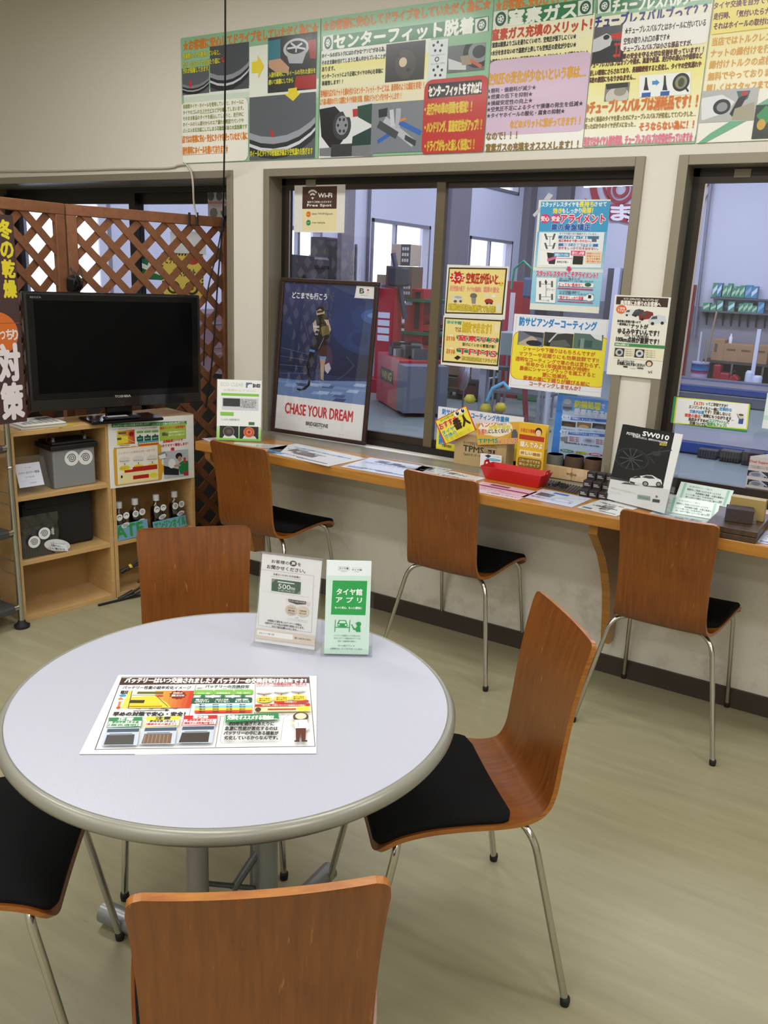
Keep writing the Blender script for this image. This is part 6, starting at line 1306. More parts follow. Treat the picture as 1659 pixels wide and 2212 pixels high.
# papers on the doorway glass behind the trellis
GY1 = 0.318
def warn(pr):
    pr.view = None
    for k in range(14): pr.poly([(k*7.2, 0), (k*7.2+3.6, 0), (k*7.2+1.6, 5), (k*7.2-2, 5)], '#2a2618'); pr.poly([(k*7.2, 95), (k*7.2+3.6, 95), (k*7.2+1.6, 100), (k*7.2-2, 100)], '#2a2618'); pr.poly([(0, k*7.2), (4, k*7.2-1.8), (4, k*7.2+1.8), (0, k*7.2+3.6)], '#2a2618'); pr.poly([(96, k*7.2), (100, k*7.2-1.8), (100, k*7.2+1.8), (96, k*7.2+3.6)], '#2a2618')
    pr.text(10, 6, 34, 24, 'ピット', '#4a4632', 0.03); pr.text(28, 34, 82, 52, '立入り禁止', '#4a4632', 0.04)
    pr.ell(60, 4, 90, 24, '#b5382c')
    for x in (28, 72): pr.ell(x-16, 62, x+16, 92, '#2f2a1c'); pr.ell(x-11, 67, x+11, 87, '#d9bf4a'); pr.ell(x-5, 72, x+5, 82, '#2f2a1c')
def odd(name, label, TL, TR, BL, base, fn=None):
    pr = sheet_on_y(GY1-0.002, [TL, TR, BL], base=base); 
    if fn: fn(pr)
    return pr.build(name, label, 'notice')
odd('warning_notice', 'yellow keep out notice with hazard border seen through the trellis', (350, 547), (440, 548), (350, 640), '#e0c95c', warn)
def grn(pr):
    pr.view = None; pr.poly([(0, 20), (100, 60), (100, 80), (0, 45)], '#e4ebe4'); pr.ell(30, 10, 70, 45, '#e4ebe4')
odd('green_notice', 'small green and white notice seen through the trellis', (307, 560), (350, 560), (307, 603), '#1f6a44', grn)
def bag(pr):
    pr.view = None
    for k in range(4): pr.ell(k*26, 2, k*26+20, 36, '#5a5a5e')
    pr.rect(0, 38, 100, 46, '#c8868a'); pr.ell(40, 50, 95, 100, '#58585c'); pr.ell(6, 60, 30, 95, '#77777a'); pr.rect(70, 72, 100, 82, '#c8868a'); pr.rect(30, 62, 50, 70, '#d9c6c8')
odd('goods_poster', 'grey and pink goods poster at the top of the doorway glass', (449, 411), (520, 411), (449, 474), '#c9c4c6', bag)
odd('white_paper', 'plain white paper on the doorway glass behind the trellis', (368, 500), (445, 500), (368, 548), '#dcdce4')
# ================================================================== THINGS ON THE COUNTER AND SILL
SZZ = 0.781
def flat(q4, name, label, cat, base, fn=None, z=0.7812, group=None, th=0.0003, rough=0.25):
    """A sheet lying flat: TL, TR, BL in photo pixels on height z."""
    a, b, c = [on_z(*p, z) for p in q4]; U = b-a; V = c-a; n = Vector((0, 0, 1)); V = V - U.normalized()*V.dot(U.normalized())
    pr = Print(a, U, V, base=base, th=th, rough=rough, coat=0.4)
    if fn: fn(pr)
    return pr.build(name, label, cat, group)
def newsy(dark='#4a4a4c', blue='#4a7ab0', seed=1, pics=3):
    def f(pr):
        r = random.Random(seed)
        for k in range(pics):
            x = r.uniform(4, 70); y = r.uniform(6, 55); w_ = r.uniform(14, 28); h_ = r.uniform(16, 34); pr.photo(x, y, x+w_, y+h_, dark)
            for _ in range(3): a = r.uniform(x, x+w_); b_ = r.uniform(y, y+h_); pr.ell(a-8, b_-8, a+8, b_+8, r.choice(['#8b8e92', '#6b6f75', '#b9bcc0', '#3a3c40']))
            pr.end()
        for k in range(4): y = r.uniform(5, 80); pr.text(5+r.uniform(0, 20), y, 55+r.uniform(0, 40), y+6, r.choice(['お客様へのご案内', '点検のおすすめです', 'メンテナンスメニュー', 'サービスのご紹介']), r.choice([dark, blue, dark]), 0.02)
        pr.rect(6, 82, 30, 92, blue); pr.rect(50, 86, 92, 89, dark)
    return f
G = 'information sheets under the counter film'
flat([(436, 947), (478, 944), (430, 957)], 'info_sheet', 'small pinkish sheet at the counter end by the trellis', 'sheet', '#d9cdd0', newsy('#8a6a72', '#b06a80', 5, 1), group=G)
flat([(508, 955), (622, 962), (515, 975)], 'info_sheet', 'sheet with grey photos behind the first counter chair', 'sheet', '#cfd2cf', newsy('#5a5f5c', '#5a8a6a', 2, 4), group=G)
flat([(640, 958), (792, 990), (588, 980)], 'info_sheet', 'white sheet with dark photos and a blue square right of the first counter chair', 'sheet', '#d5dade', newsy('#3f4448', '#3f8fd0', 3, 3), group=G)
flat([(800, 988), (936, 1010), (735, 1008)], 'info_sheet', 'glossy sheet with pale blue glare in its colour, left of the middle counter chair', 'sheet', '#d9e0ee', newsy('#6a7080', '#7a9ad0', 4, 3), group=G)  # bluish glare is put into the base colour of this sheet
flat([(920, 1004), (978, 1014), (905, 1022)], 'info_sheet', 'narrow sheet of small print behind the middle counter chair', 'sheet', '#cdd0cd', newsy('#55585a', '#7a8a90', 9, 1), group=G)
def hall(pr):
    pr.text(8, 10, 60, 28, 'お客様アンケート', '#333', 0.03); pr.text(12, 38, 80, 66, 'オイル交換パック', '#2a5a98', 0.06); pr.rect(5, 74, 95, 78, '#444'); pr.rect(8, 84, 60, 92, '#7a7f84')
flat([(975, 1017), (1050, 1033), (948, 1040)], 'info_sheet', 'white sheet with bold blue headline left of the red tray', 'sheet', '#dcdfe0', hall, group=G)
def pink(pr):
    pr.rect(2, 30, 98, 40, '#7d3a78'); pr.rect(20, 8, 55, 22, '#6a5060'); pr.text(6, 50, 60, 58, 'タイヤローテーション', '#6a5060', 0.02); pr.text(6, 64, 90, 70, '点検無料サービス実施中です', '#8a7080', 0); pr.text(40, 80, 95, 88, 'ご相談ください', '#6a5060', 0.02)
flat([(1044, 1040), (1162, 1062), (1036, 1064)], 'info_sheet', 'pink sheet with a purple bar in front of the red tray', 'sheet', '#dcc6d2', pink, group=G)
def bluec(pr):
    pr.rect(30, 8, 60, 22, '#3a6ab8'); pr.line([(45, 50), (95, 20)], 0.002, '#6a7080'); pr.photo(10, 30, 40, 60, '#5a6470'); pr.end(); pr.text(8, 70, 90, 78, '車検のご案内です', '#55607a', 0.02); pr.ell(45, 48, 88, 80, '#b9c2d2'); pr.ell(52, 54, 80, 74, '#d9dee8')
flat([(1172, 1056), (1279, 1077), (1134, 1075)], 'info_sheet', 'pale blue sheet with line drawings before the small black boxes', 'sheet', '#ced6e6', bluec, group=G)
flat([(1300, 1078), (1382, 1096), (1272, 1102)], 'info_sheet', 'white sheet under the black wheel leaflet', 'sheet', '#dadbd8', newsy('#45484a', '#5a6a7a', 11, 2), group=G)
flat([(1415, 1101), (1540, 1124), (1397, 1119)], 'info_sheet', 'greenish blue sheet behind the right counter chair', 'sheet', '#c3cfcf', newsy('#7f9094', '#b87a7a', 12, 3), group=G)
flat([(1655, 1145), (1740, 1160), (1640, 1172)], 'info_sheet', 'blue tinted sheet right of the dark wooden board', 'sheet', '#c5cfe0', newsy('#3a4a6a', '#4a6aa0', 13, 2), group=G)

# eco clear leaflet in a stand
pr = stand_sheet((468, 950), (563, 953), (471, 819), SZZ+0.004, 9, base='#e9ebe8', th=0.001); pr.crop(420, 370, 3.072)
pr.tl(175, 1412, 325, 1418, 24, 'ECO CLEAR', '#c3cbc0', 0.02); pr.rect(342, 1402, 382, 1438, '#5a6a98'); pr.ell(352, 1412, 392, 1448, '#e9ebe8'); pr.tl(388, 1422, 438, 1424, 26, '国の認定', '#33363a', 0.04); pr.tl(195, 1450, 412, 1458, 16, 'お客様のエアコンに', '#b9bdb4', 0)
pr.rect(178, 1470, 428, 1496, '#7fc23c'); pr.rect(182, 1500, 424, 1590, '#c9ccd2'); pr.rect(190, 1505, 303, 1562, '#2b2d31'); pr.photo(306, 1512, 410, 1572, '#a9aaac')
rr = random.Random(4)
for k in range(40): x = rr.uniform(306, 410); y = rr.uniform(1512, 1572); pr.ell(x-4, y-4, x+4, y+4, rr.choice(['#6d6e70', '#dcdcde', '#8a8a8c']), 8)
pr.end(); pr.rect(172, 1596, 260, 1622, '#7fc23c'); pr.tl(176, 1645, 300, 1650, 14, 'フィルター比較写真です', '#666', 0); pr.rect(360, 1664, 398, 1684, '#3a6a3a')
pr.grad(150, 1690, 445, 1800, '#b9dc9a', '#6fc23a', 5); pr.photo(168, 1688, 292, 1772, '#141416'); pr.poly([(185, 1772), (200, 1748), (262, 1752), (280, 1772)], '#d9d9da'); pr.ell(190, 1692, 264, 1762, '#8a7a74'); pr.ell(194, 1696, 260, 1758, '#3a3230'); pr.ell(212, 1712, 246, 1742, '#5a504c'); pr.end()
pr.photo(300, 1692, 424, 1778, '#141416'); pr.poly([(316, 1780), (330, 1755), (400, 1758), (416, 1780)], '#c9cad0'); pr.ell(326, 1696, 398, 1768, '#c9745a'); pr.ell(330, 1700, 394, 1764, '#c2502a'); pr.ell(346, 1714, 380, 1748, '#e08a5a'); pr.ell(352, 1720, 374, 1742, '#7a3a22'); pr.end()
e = thing('leaflet_stand', 'white green leaflet with two filter photos standing at the counter end by the trellis', 'leaflet', pr.O+pr.D*pr.h+pr.U*pr.w/2)
pr.build('leaflet', parent=e, org=e.location)
E0 = Vector(e.location)
MB().frame_box(pr.O+pr.D*pr.h-pr.N*0.004-E0-pr.U*0.004, pr.U*(pr.w+0.008), -pr.D*(pr.h+0.004), -pr.N*0.0025, ACRYL).build('acrylic_back', e)
nh = Vector((pr.N.x, pr.N.y, 0)).normalized()
MB().frame_box(pr.O+pr.D*pr.h-E0-pr.U*0.004+nh*0.004-Vector((0, 0, 0.0035)), pr.U*(pr.w+0.008), -nh*0.07, (0, 0, 0.0025), ACRYL).build('acrylic_foot', e)

# framed running poster leaning on the window
pr = stand_sheet((586.7, 931.5), (789.5, 962.4), (610.4, 599.5), 0.7815, 5.8, base='#2a3a66', th=0.004, rough=0.3)
E0 = pr.O+pr.D*pr.h+pr.U*pr.w/2
e = thing('framed_poster', 'dark framed blue poster of a runner leaning against the window', 'poster', E0)
fw = 0.019
q = MB(); FRM = wood('frame_wood', '#2c1a14', '#3e271d', (6, 6, 30), 0.35)[0]
for o_, a_, b_ in ((pr.O, pr.U*pr.w, pr.D*fw), (pr.O+pr.D*(pr.h-fw), pr.U*pr.w, pr.D*fw), (pr.O+pr.D*fw, pr.U*fw, pr.D*(pr.h-2*fw)), (pr.O+pr.U*(pr.w-fw)+pr.D*fw, pr.U*fw, pr.D*(pr.h-2*fw))):
    q.frame_box(o_-pr.N*0.008-E0, a_, b_, pr.N*0.018, FRM)
q.build('frame', e, bevel=0.003)
MB().frame_box(pr.O+pr.U*fw*.6+pr.D*fw*.6-pr.N*0.008-E0, pr.U*(pr.w-1.2*fw), pr.D*(pr.h-1.2*fw), pr.N*0.003, M('#3a2f2a')).build('backing', e)
pi = Print(pr.O+pr.U*fw*.9+pr.D*fw*.9-pr.N*0.001, pr.U*(pr.w-1.8*fw), pr.D*(pr.h-1.8*fw), base='#26335c', th=0.002, rough=0.3)
pi.crop(420, 370, 3.072)
pi.grad(500, 735, 1230, 1390, '#2c3d6e', '#1a2444', 10); pi.ell(920, 800, 1420, 1250, '#2a3d6e'); pi.ell(1050, 860, 1400, 1100, '#304678'); pi.ell(1110, 900, 1400, 1040, '#42609c'); pi.ell(1150, 930, 1400, 1000, '#6a8ecc')
pi.poly([(730, 780), (850, 870), (760, 910), (700, 830)], '#35466e'); pi.ell(740, 860, 830, 960, '#31416a')
pi.ell(1020, 1040, 1180, 1200, '#2f4478'); pi.ell(1045, 1065, 1150, 1170, '#283a68')
pi.line([(1010, 1230), (1060, 1290), (1000, 1350), (940, 1390)], 0.006, '#3a4a5a')
for k in range(5): pi.line([(560, 1165+58*k), (760, 1215+42*k)], 0.0012, '#6a82b4'); pi.line([(720, 1190+45*k), (900, 1250+36*k)], 0.0008, '#4a608e')
pi.poly([(548, 1385), (1160, 1395), (1130, 1560), (545, 1485)], '#6a84b4'); pi.grad(540, 1395, 1160, 1440, '#7f98c4', '#5a74a6', 3)
rr = random.Random(8)
for k in range(16):
    x = rr.uniform(560, 1080); y = rr.uniform(1400, 1520); pi.poly([(x, y), (x+70, y+7), (x+52, y+26), (x-22, y+18)], rr.choice(['#4a608e', '#8ba4d0', '#3a4e7c', '#a3b8dc']))
# the runner: head, torso, arms, legs, running blade
sk, drk = '#b9a89c', '#191b24'
pi.ell(812, 898, 862, 972, sk); pi.poly([(808, 925), (822, 900), (850, 896), (866, 915), (862, 930), (835, 912), (815, 925)], '#20191a'); pi.poly([(812, 928), (858, 920), (856, 936), (816, 942)], '#3a2a22')
pi.poly([(818, 955), (858, 945), (890, 985), (905, 1060), (875, 1150), (800, 1150), (792, 1060), (785, 1000)], drk); pi.poly([(785, 1010), (806, 985), (815, 1040), (800, 1075), (790, 1055)], sk); pi.poly([(862, 985), (890, 985), (908, 1050), (895, 1080), (870, 1060), (885, 1030)], sk); pi.poly([(840, 1035), (890, 1020), (900, 1070), (850, 1100)], '#6a5e3c')
pi.tl(790, 1035, 830, 1028, 14, 'RUNNER', '#d9dce4', 0.04); pi.tl(800, 1058, 828, 1054, 16, 'JPN', '#d9dce4', 0.04); pi.tl(802, 1082, 820, 1080, 12, '01', '#d9dce4', 0.04)
pi.poly([(800, 1145), (875, 1140), (880, 1190), (876, 1230), (832, 1230), (826, 1190), (795, 1205), (765, 1195), (775, 1160)], drk); pi.poly([(768, 1180), (802, 1188), (798, 1202), (764, 1194)], '#4a8ad0'); pi.poly([(832, 1228), (876, 1230), (874, 1245), (834, 1245)], '#4a8ad0')
pi.poly([(764, 1198), (800, 1205), (772, 1280), (745, 1310), (742, 1290), (758, 1250)], '#14151b'); pi.poly([(742, 1300), (756, 1300), (772, 1370), (768, 1420), (735, 1450), (700, 1458), (680, 1448), (682, 1440), (712, 1444), (752, 1415), (758, 1375)], '#0f1015')
pi.poly([(835, 1245), (872, 1245), (862, 1300), (858, 1390), (840, 1380), (838, 1310)], '#a08c80'); pi.poly([(865, 1285), (895, 1270), (908, 1310), (885, 1345), (866, 1320)], '#aab0c0')
pi.line([(725, 960), (760, 1120)], 0.001, '#7f90b8'); pi.line([(860, 1105), (825, 1180)], 0.0012, '#c9cedc')
pi.tl(652, 820, 880, 836, 42, 'どこまでも行こう', '#e9edf4', 0.035)
pi.poly([(1078, 760), (1195, 766), (1192, 848), (1060, 840), (1066, 830)], '#e9e9ea'); pi.tl(1098, 794, 1128, 794, 32, 'B', '#17171a', 0.05); pi.line([(1096, 806), (1130, 784)], 0.0012, '#e9e9ea'); pi.ell(1147, 782, 1160, 795, '#c8303a'); pi.ell(1142, 800, 1160, 815, '#d9d9d4'); pi.tl(1106, 822, 1152, 825, 7, 'BRIDGESTONE', '#777', 0)
pi.poly([(540, 1480), (1135, 1553), (1120, 1800), (530, 1720)], '#e9e9ea')
pi.tl(604, 1572, 1052, 1626, 70, 'CHASE YOUR DREAM', '#c8343c', 0.035); pi.tl(742, 1674, 888, 1690, 24, 'BRIDGESTONE', '#1d1d20', 0.05); pi.tl(762, 1696, 862, 1708, 9, 'あなたと、つぎの景色へ', '#666', 0); pi.tl(955, 1746, 1035, 1756, 5, '大会公式パートナー', '#999', 0)
pi.build('print', parent=e, org=E0)
MB().frame_box(pi.O+pi.N*0.006-E0, pi.U*pi.w, pi.D*pi.h, pi.N*0.001, clear('poster_glazing', (1, 1, 1), 0.025, 0.02, 0.4)).build('glazing', e)

# carton with TPMS lettering and the cards around it
bl, br = on_z(981, 998, SZZ), on_z(1091, 1012, SZZ); by = -0.035
bx0, bx1 = on_y(980, 997, by).x, on_y(1091, 1010, by).x; bz1 = on_y(985, 935, by).z
e = thing('carton', 'tan cardboard carton with black TPMS lettering on the window sill', 'box', ((bx0+bx1)/2, by, SZZ))
MB().box((bx0-(bx0+bx1)/2, 0.0008, 0), (bx1-(bx0+bx1)/2, 0.085, bz1-SZZ), M('#b39a6c', 0.75, vary=0.06, bscale=8)).build('body', e, bevel=0.002)
pr = Print((bx0, by, bz1), (bx1-bx0, 0, 0), (0, 0, SZZ-bz1), base='#b39a6c', th=0.0006); pr.crop(900, 840, 3.318)
pr.tl(335, 384, 575, 418, 24, 'タイヤ空気圧モニタリングシステム', '#4a3f2c', 0.02); pr.tl(335, 422, 480, 444, 42, 'TPMS', '#3a3022', 0.05); pr.poly([(490, 432), (572, 442), (568, 468), (486, 460)], '#3a3022'); pr.tl(492, 446, 568, 456, 24, 'B-11', '#b39a6c', 0.05); pr.tl(335, 466, 455, 484, 24, 'TypeSiスタンダード', '#4a3f2c', 0.02)
pr.build('printed_front', parent=e, org=e.location)
def upright(Y, TL, TR, BL, base, crop, **kw):
    """A tilted flat card in the plane y = Y."""
    a, b, c = [on_y(*p, Y) for p in (TL, TR, BL)]; U = b-a; D = c-a; u = U.normalized(); D = D - u*D.dot(u)
    pr = Print(a, U, D, base=base, **kw); pr.crop(*crop); return pr
pr = upright(-0.052, (939, 909), (1007, 875.6), (962, 960.6), '#c8402a', (900, 840, 3.318), th=0.001)
pr.poly([(137, 232), (352, 126), (419, 297), (210, 392)], '#ece03c')
a_ = pr.pt
pr.view = None
pr.text(14, 5, 60, 15, 'なめらかな乗り心地と', '#6a7a2a', 0.02); pr.text(5, 18, 62, 42, 'おすすめ', '#d23a2a', 0.06, '#f4ecd8'); pr.text(46, 28, 92, 68, '番人', '#3a1a10', 0.07); pr.text(6, 48, 44, 64, 'タイヤ', '#3a9a5a', 0.04, '#f4ecd8'); pr.text(8, 66, 46, 79, '交換の', '#3a9a5a', 0.04, '#f4ecd8')
for k in range(3): pr.text(8, 81+5*k, 86, 84+5*k, '点検・交換のご相談は当店スタッフまで', '#8a7a2a', 0)
for x in (67, 84): pr.ell(x-9, 2, x+9, 22, '#f2efe6'); pr.ell(x-3, 4, x+6, 20, '#1a1412'); pr.ell(x+1, 6, x+4, 11, '#f2efe6')
pr.line([(72, 26), (80, 28), (86, 24)], 0.0012, '#6a4a1a')
pr.build('recommend_card', 'tilted yellow red card with big eyes before the tan carton', 'card')
pr = upright(-0.046, (1028, 915), (1125.4, 911), (1029.8, 961), '#d9a93a', (900, 840, 3.318), th=0.001)
pr.ell(440, 240, 600, 330, '#efe6d0'); pr.ell(560, 236, 690, 326, '#efe6d0'); pr.ell(500, 262, 660, 340, '#efe6d0')
pr.tl(440, 262, 570, 246, 36, 'パンク', '#c8643a', 0.05); pr.tl(578, 256, 645, 252, 16, 'は危険です', '#55503c', 0.02); pr.tl(520, 276, 672, 276, 30, '故障や事故', '#d9d03a', 0.05); pr.tl(440, 306, 508, 306, 36, '手遅れ', '#d9705a', 0.05); pr.tl(515, 305, 680, 300, 28, 'にしたくない！！', '#3a3426', 0.045)
pr.poly([(682, 312), (692, 292), (712, 290), (722, 312), (724, 350), (678, 352)], '#5a5f64'); pr.line([(678, 325), (662, 350)], 0.0012, '#5a5f64'); pr.line([(724, 322), (740, 348)], 0.0012, '#5a5f64')
pr.tl(442, 376, 585, 368, 30, 'TPMS', '#3a8a5a', 0.05, '#efe6c0'); pr.tl(585, 374, 738, 380, 42, '￥13,120', '#d9785a', 0.04, '#efe6d0')
pr.build('price_card', 'orange price card with a cloud and the letters TPMS, above the tan carton', 'card')
pr = upright(-0.05, (1038, 978.6), (1084, 984.5), (1037, 1008), '#e6e8ea', (900, 840, 3.318), th=0.0008)
pr.poly([(488, 478), (515, 470), (535, 482), (512, 496)], '#2a2d30'); pr.ell(495, 492, 602, 524, '#3a9ac8'); pr.ell(505, 497, 592, 517, '#8ac8e2'); pr.tl(545, 484, 590, 492, 9, 'センサー本体', '#666', 0)
pr.build('sensor_card', 'small white card with a sensor and blue oval behind the red tray', 'card')
# tall yellow card box
pr = upright(-0.075, (1128, 912), (1177, 918), (1112, 1006), '#e3b62c', (900, 840, 3.318), th=0.001)
x0, x1 = pr.O.x-0.0, pr.O.x+pr.w; zt_ = pr.O.z
e = thing('leaflet_box', 'tall yellow leaflet box behind the red tray', 'leaflet box', (x0+pr.w/2, -0.075, SZZ))
pr = Print((x0-0.012, -0.0755, zt_), (pr.w+0.02, 0, 0), (0, 0, SZZ-zt_), base='#e3b62c', th=0.0008); pr.view = None
MB().box((-pr.w/2-0.002, 0.0, 0), (pr.w/2-0.002, 0.035, (zt_-SZZ)*0.55), M('#d9ab26', 0.5)).build('box_body', e); MB().box((-pr.w/2-0.002, 0.02, (zt_-SZZ)*0.55), (pr.w/2-0.002, 0.034, zt_-SZZ-0.004), M('#e8cf5a', 0.5)).build('leaflet_bundle', e)
pr.rect(4, 22, 96, 31, '#b23a1c'); pr.tl(8, 14, 60, 14, 7, 'お役立ち情報', '#c8502a', 0.04); pr.ell(60, 6, 86, 22, '#2a1c18'); pr.ell(63, 10, 83, 22, '#e9c8a0'); pr.tl(10, 38, 92, 40, 11, '縮んでみよ', '#f2ead0', 0.05, '#b2641c'); pr.rrect(10, 50, 92, 61, '#efe0a8', 0.003); pr.tl(14, 55, 88, 56, 6, '欲しい機能', '#a86a1c', 0.04); pr.rrect(6, 64, 94, 82, '#8a6a22', 0.01); pr.tl(12, 69, 88, 69, 5, 'これ一台でできる', '#efe0a8', 0.02); pr.tl(12, 76, 88, 76, 5, '安心ドライブ', '#efe0a8', 0.02); pr.rrect(4, 85, 96, 98, '#eec0a8', 0.004); pr.ell(8, 86, 22, 96, '#d23a3a'); pr.tl(30, 91, 90, 92, 6, '詳しくはこちら', '#b2402a', 0.03)
pr.build('printed_front', parent=e, org=e.location)
# red tray
a = on_z(1048, 1033, SZZ); b = on_z(1161, 1054.5, SZZ); u = (b-a); L = u.length; ang = math.atan2(u.y, u.x)
e = thing('tray', 'bright red plastic tray with flared sides on the counter', 'tray', a, ang)
RP = M('#c4161c', 0.35); dB, dT, hT, fl = 0.075, 0.115, 0.052, 0.018
def trapz(w0, w1, y0, y1, Y0, Y1, h): return [Vector((w0, y0, 0)), Vector((w1, y0, 0)), Vector((w1, y1, 0)), Vector((w0, y1, 0)), Vector((w0-fl, Y0, h)), Vector((w1+fl, Y0, h)), Vector((w1+fl, Y1, h)), Vector((w0-fl, Y1, h))]
o_ = trapz(0, L, 0, dB, -0.016, dB+0.016, hT); i_ = trapz(0.003, L-0.003, 0.003, dB-0.003, -0.013, dB+0.013, hT); 
for k in range(4): i_[k].z = 0.003
q = MB(); q.add(o_, [(3,2,1,0), (0,1,5,4), (1,2,6,5), (2,3,7,6), (3,0,4,7)], RP); q.add(i_, [(0,1,2,3), (4,5,1,0), (5,6,2,1), (6,7,3,2), (7,4,0,3)], RP); q.add(o_[4:]+i_[4:], [(0,1,5,4), (1,2,6,5), (2,3,7,6), (3,0,4,7)], RP)
q.build('basin', e)
for xs in (-fl+0.002, L+fl-0.002):
    sg = -1 if xs < 0 else 1; y0, y1 = 0.012, dB-0.012
    MB().prism([(xs, y0, hT-0.002), (xs+sg*0.002, y0+0.01, hT+0.016), (xs+sg*0.002, y1-0.01, hT+0.016), (xs, y1, hT-0.002), (xs, y1-0.012, hT-0.002), (xs+sg*0.0015, y1-0.018, hT+0.008), (xs+sg*0.0015, y0+0.018, hT+0.008), (xs, y0+0.012, hT-0.002)], (sg*0.003, 0, 0), RP).build('handle', e)
# low wooden display box with three roll samples
c0, c1 = on_z(1168, 1030, SZZ), on_z(1300, 1046, SZZ); yb = (c0.y+c1.y)/2
PINE = wood('pale_pine', '#c9a878', '#dcc096', (20, 3, 3), 0.45)[0]
e = thing('display_box', 'low pale wooden box with an ornament holding three filter rolls', 'box', (c0.x, yb, SZZ)); wd = c1.x-c0.x; hh = on_y(1300, 1022, yb).z-SZZ
MB().box((0, 0, 0), (wd*0.5-0.001, 0.012, hh), PINE).box((wd*0.5+0.001, 0, 0), (wd, 0.012, hh), PINE).build('front_board', e)
MB().box((0, 0.012, 0), (wd, 0.1, hh*0.5), PINE).build('base', e)
q = MB()
for dx, r_ in ((0, 0.012), (-0.016, 0.007), (0.016, 0.007)):
    q.prism([(wd*0.5+dx-r_, -0.0008, hh*0.5), (wd*0.5+dx, -0.0008, hh*0.5-r_*0.8), (wd*0.5+dx+r_, -0.0008, hh*0.5), (wd*0.5+dx, -0.0008, hh*0.5+r_*0.8)], (0, 0.0006, 0), M('#8a6a48', 0.6))
q.build('ornament', e)
MB().frame_box((-0.01, -0.06, 0.002), (wd+0.03, 0, 0), (0, 0.0, 0.055), (0, 0.002, 0), ACRYL).build('acrylic_screen', e)
MB().frame_box((wd+0.02, -0.06, 0.002), (0, 0.16, 0), (0, 0, 0.085), (0.002, 0, 0), ACRYL).build('acrylic_side', e)
for i, (px, pyt, pyb, wpx, col, lab) in enumerate(((1197, 980, 1012, 37, '#5f625f', 'grey filter roll, first of three on the wooden box'), (1238, 984, 1019, 42, '#4a3426', 'brown filter roll between the grey and the other brown roll'), (1281, 990, 1024, 42, '#51392a', 'brown filter roll at the pillar end of the wooden box'))):
    y_ = yb+0.055; c_ = on_y(px, pyb, y_); zt_ = on_y(px, pyt, y_).z; r_ = wpx/2*3.45/F_PX; z_ = SZZ+hh*0.5
    e2 = thing('filter_roll', lab, 'filter', (c_.x, y_, z_), 0, 'filter rolls on the display box'); H_ = zt_-z_
    MB().lathe([(r_, 0), (r_, H_-0.003), (r_-0.003, H_)], (0, 0, 0), M(col, 0.8, bump=0.6, bscale=160, vary=0.2), 28).build('sleeve', e2)
    MB().lathe([(r_-0.003, H_), (r_*0.5, H_-0.002), (0, H_-0.002)], (0, 0, 0), M(col, 0.85, vary=0.25, bscale=60), 28, False).build('end_face', e2)
# dark sample mat with grains
a, b, c = on_z(1178, 1036, SZZ), on_z(1262, 1054, SZZ), on_z(1160, 1049, SZZ)
e = thing('sample_mat', 'dark slatted sample mat with a heap of grains by the red tray', 'mat', a)
q = MB(); uu, vv = b-a, c-a
for k in range(14): q.frame_box(uu*(k/14), uu*(0.5/14), vv, (0, 0, 0.004), M('#3a332c', 0.7))
q.frame_box((0, 0, 0), uu, vv, (0, 0, 0.0015), M('#55483a', 0.7)); q.build('slats', e)
q = MB(); rr = random.Random(6)
for k in range(60):
    p = uu*(0.5+rr.gauss(0, 0.09)) + vv*(0.45+rr.gauss(0, 0.14)); s_ = rr.uniform(0.002, 0.004); q.box((p.x-s_, p.y-s_, 0.003), (p.x+s_, p.y+s_, 0.006+rr.random()*0.006), M('#1d1814', 0.8))
g_ = q.build('grains', e); g_['kind'] = 'stuff'
# nine tiny black boxes in three steps
o_ = on_z(1250, 1071, SZZ); bs_ = (0.0335, 0.034, 0.027); first_b = None
names_ = [['front', 'middle', 'back'], ['left', 'centre', 'right']]
for r in range(3):
    for k in range(3):
        loc = (o_.x+k*0.0365, o_.y+r*0.036, SZZ+0.0)
        h_ = 0.027*(r+1)
        lab = 'tiny black carton with silver print, %s of the %s in the stepped group beside the black wheel leaflet' % (('first', 'second', 'last')[k], ('front row', 'middle row', 'back row')[r])
        for lv in range(r+1):
            if first_b is None:
                t_ = thing('small_carton', '', 'box', loc, 0, 'tiny black cartons on the counter')
                MB().box((0, 0, 0), bs_, M('#221d1c', 0.5)).build('body', t_, bevel=0.001)
                q = MB()
                for j in range(2): q.box((0.005, -0.0006, 0.008+j*0.006), (0.027-j*0.006, 0, 0.012+j*0.006), M('#aaa6a4', 0.4, 0.3))
                q.build('silver_print', t_); first_b = t_; tt = t_
            else: tt = dup(first_b, (loc[0], loc[1], SZZ+lv*0.0272))
            tt['label'] = 'tiny black carton %s, %s row, %s level of the stepped pile' % (('nearest the tray', 'in the middle', 'nearest the leaflet')[k], ('front', 'middle', 'back')[r], ('bottom', 'second', 'top')[lv])
# black wheel leaflet in an acrylic holder
pr = stand_sheet((1309, 1077), (1435, 1109), (1337, 914), SZZ+0.006, 11, base='#e4e5e6', th=0.004, rough=0.3); pr.crop(1280, 340, 2.458)
E0 = pr.O+pr.D*pr.h+pr.U*pr.w/2; e = thing('leaflet_holder', 'black and white wheel leaflet with sports car in an acrylic holder on the counter', 'leaflet', E0)
pr.poly([(142, 1414), (440, 1446), (372, 1756), (90, 1706)], '#1b1d1f')
for r, c_ in ((1.0, '#34373a'), (0.93, '#17191a'), (0.86, '#26292b'), (0.8, '#141617')): pr.ell(207-78*r, 1602-74*r, 207+78*r, 1602+74*r, c_)
for k in range(10):
    a_ = math.radians(36*k+10); pr.line([(207+10*math.cos(a_), 1602+9*math.sin(a_)), (207+62*math.cos(a_), 1602+58*math.sin(a_))], 0.0032, '#4a4e52')
pr.ell(196, 1590, 218, 1614, '#3a3e42')
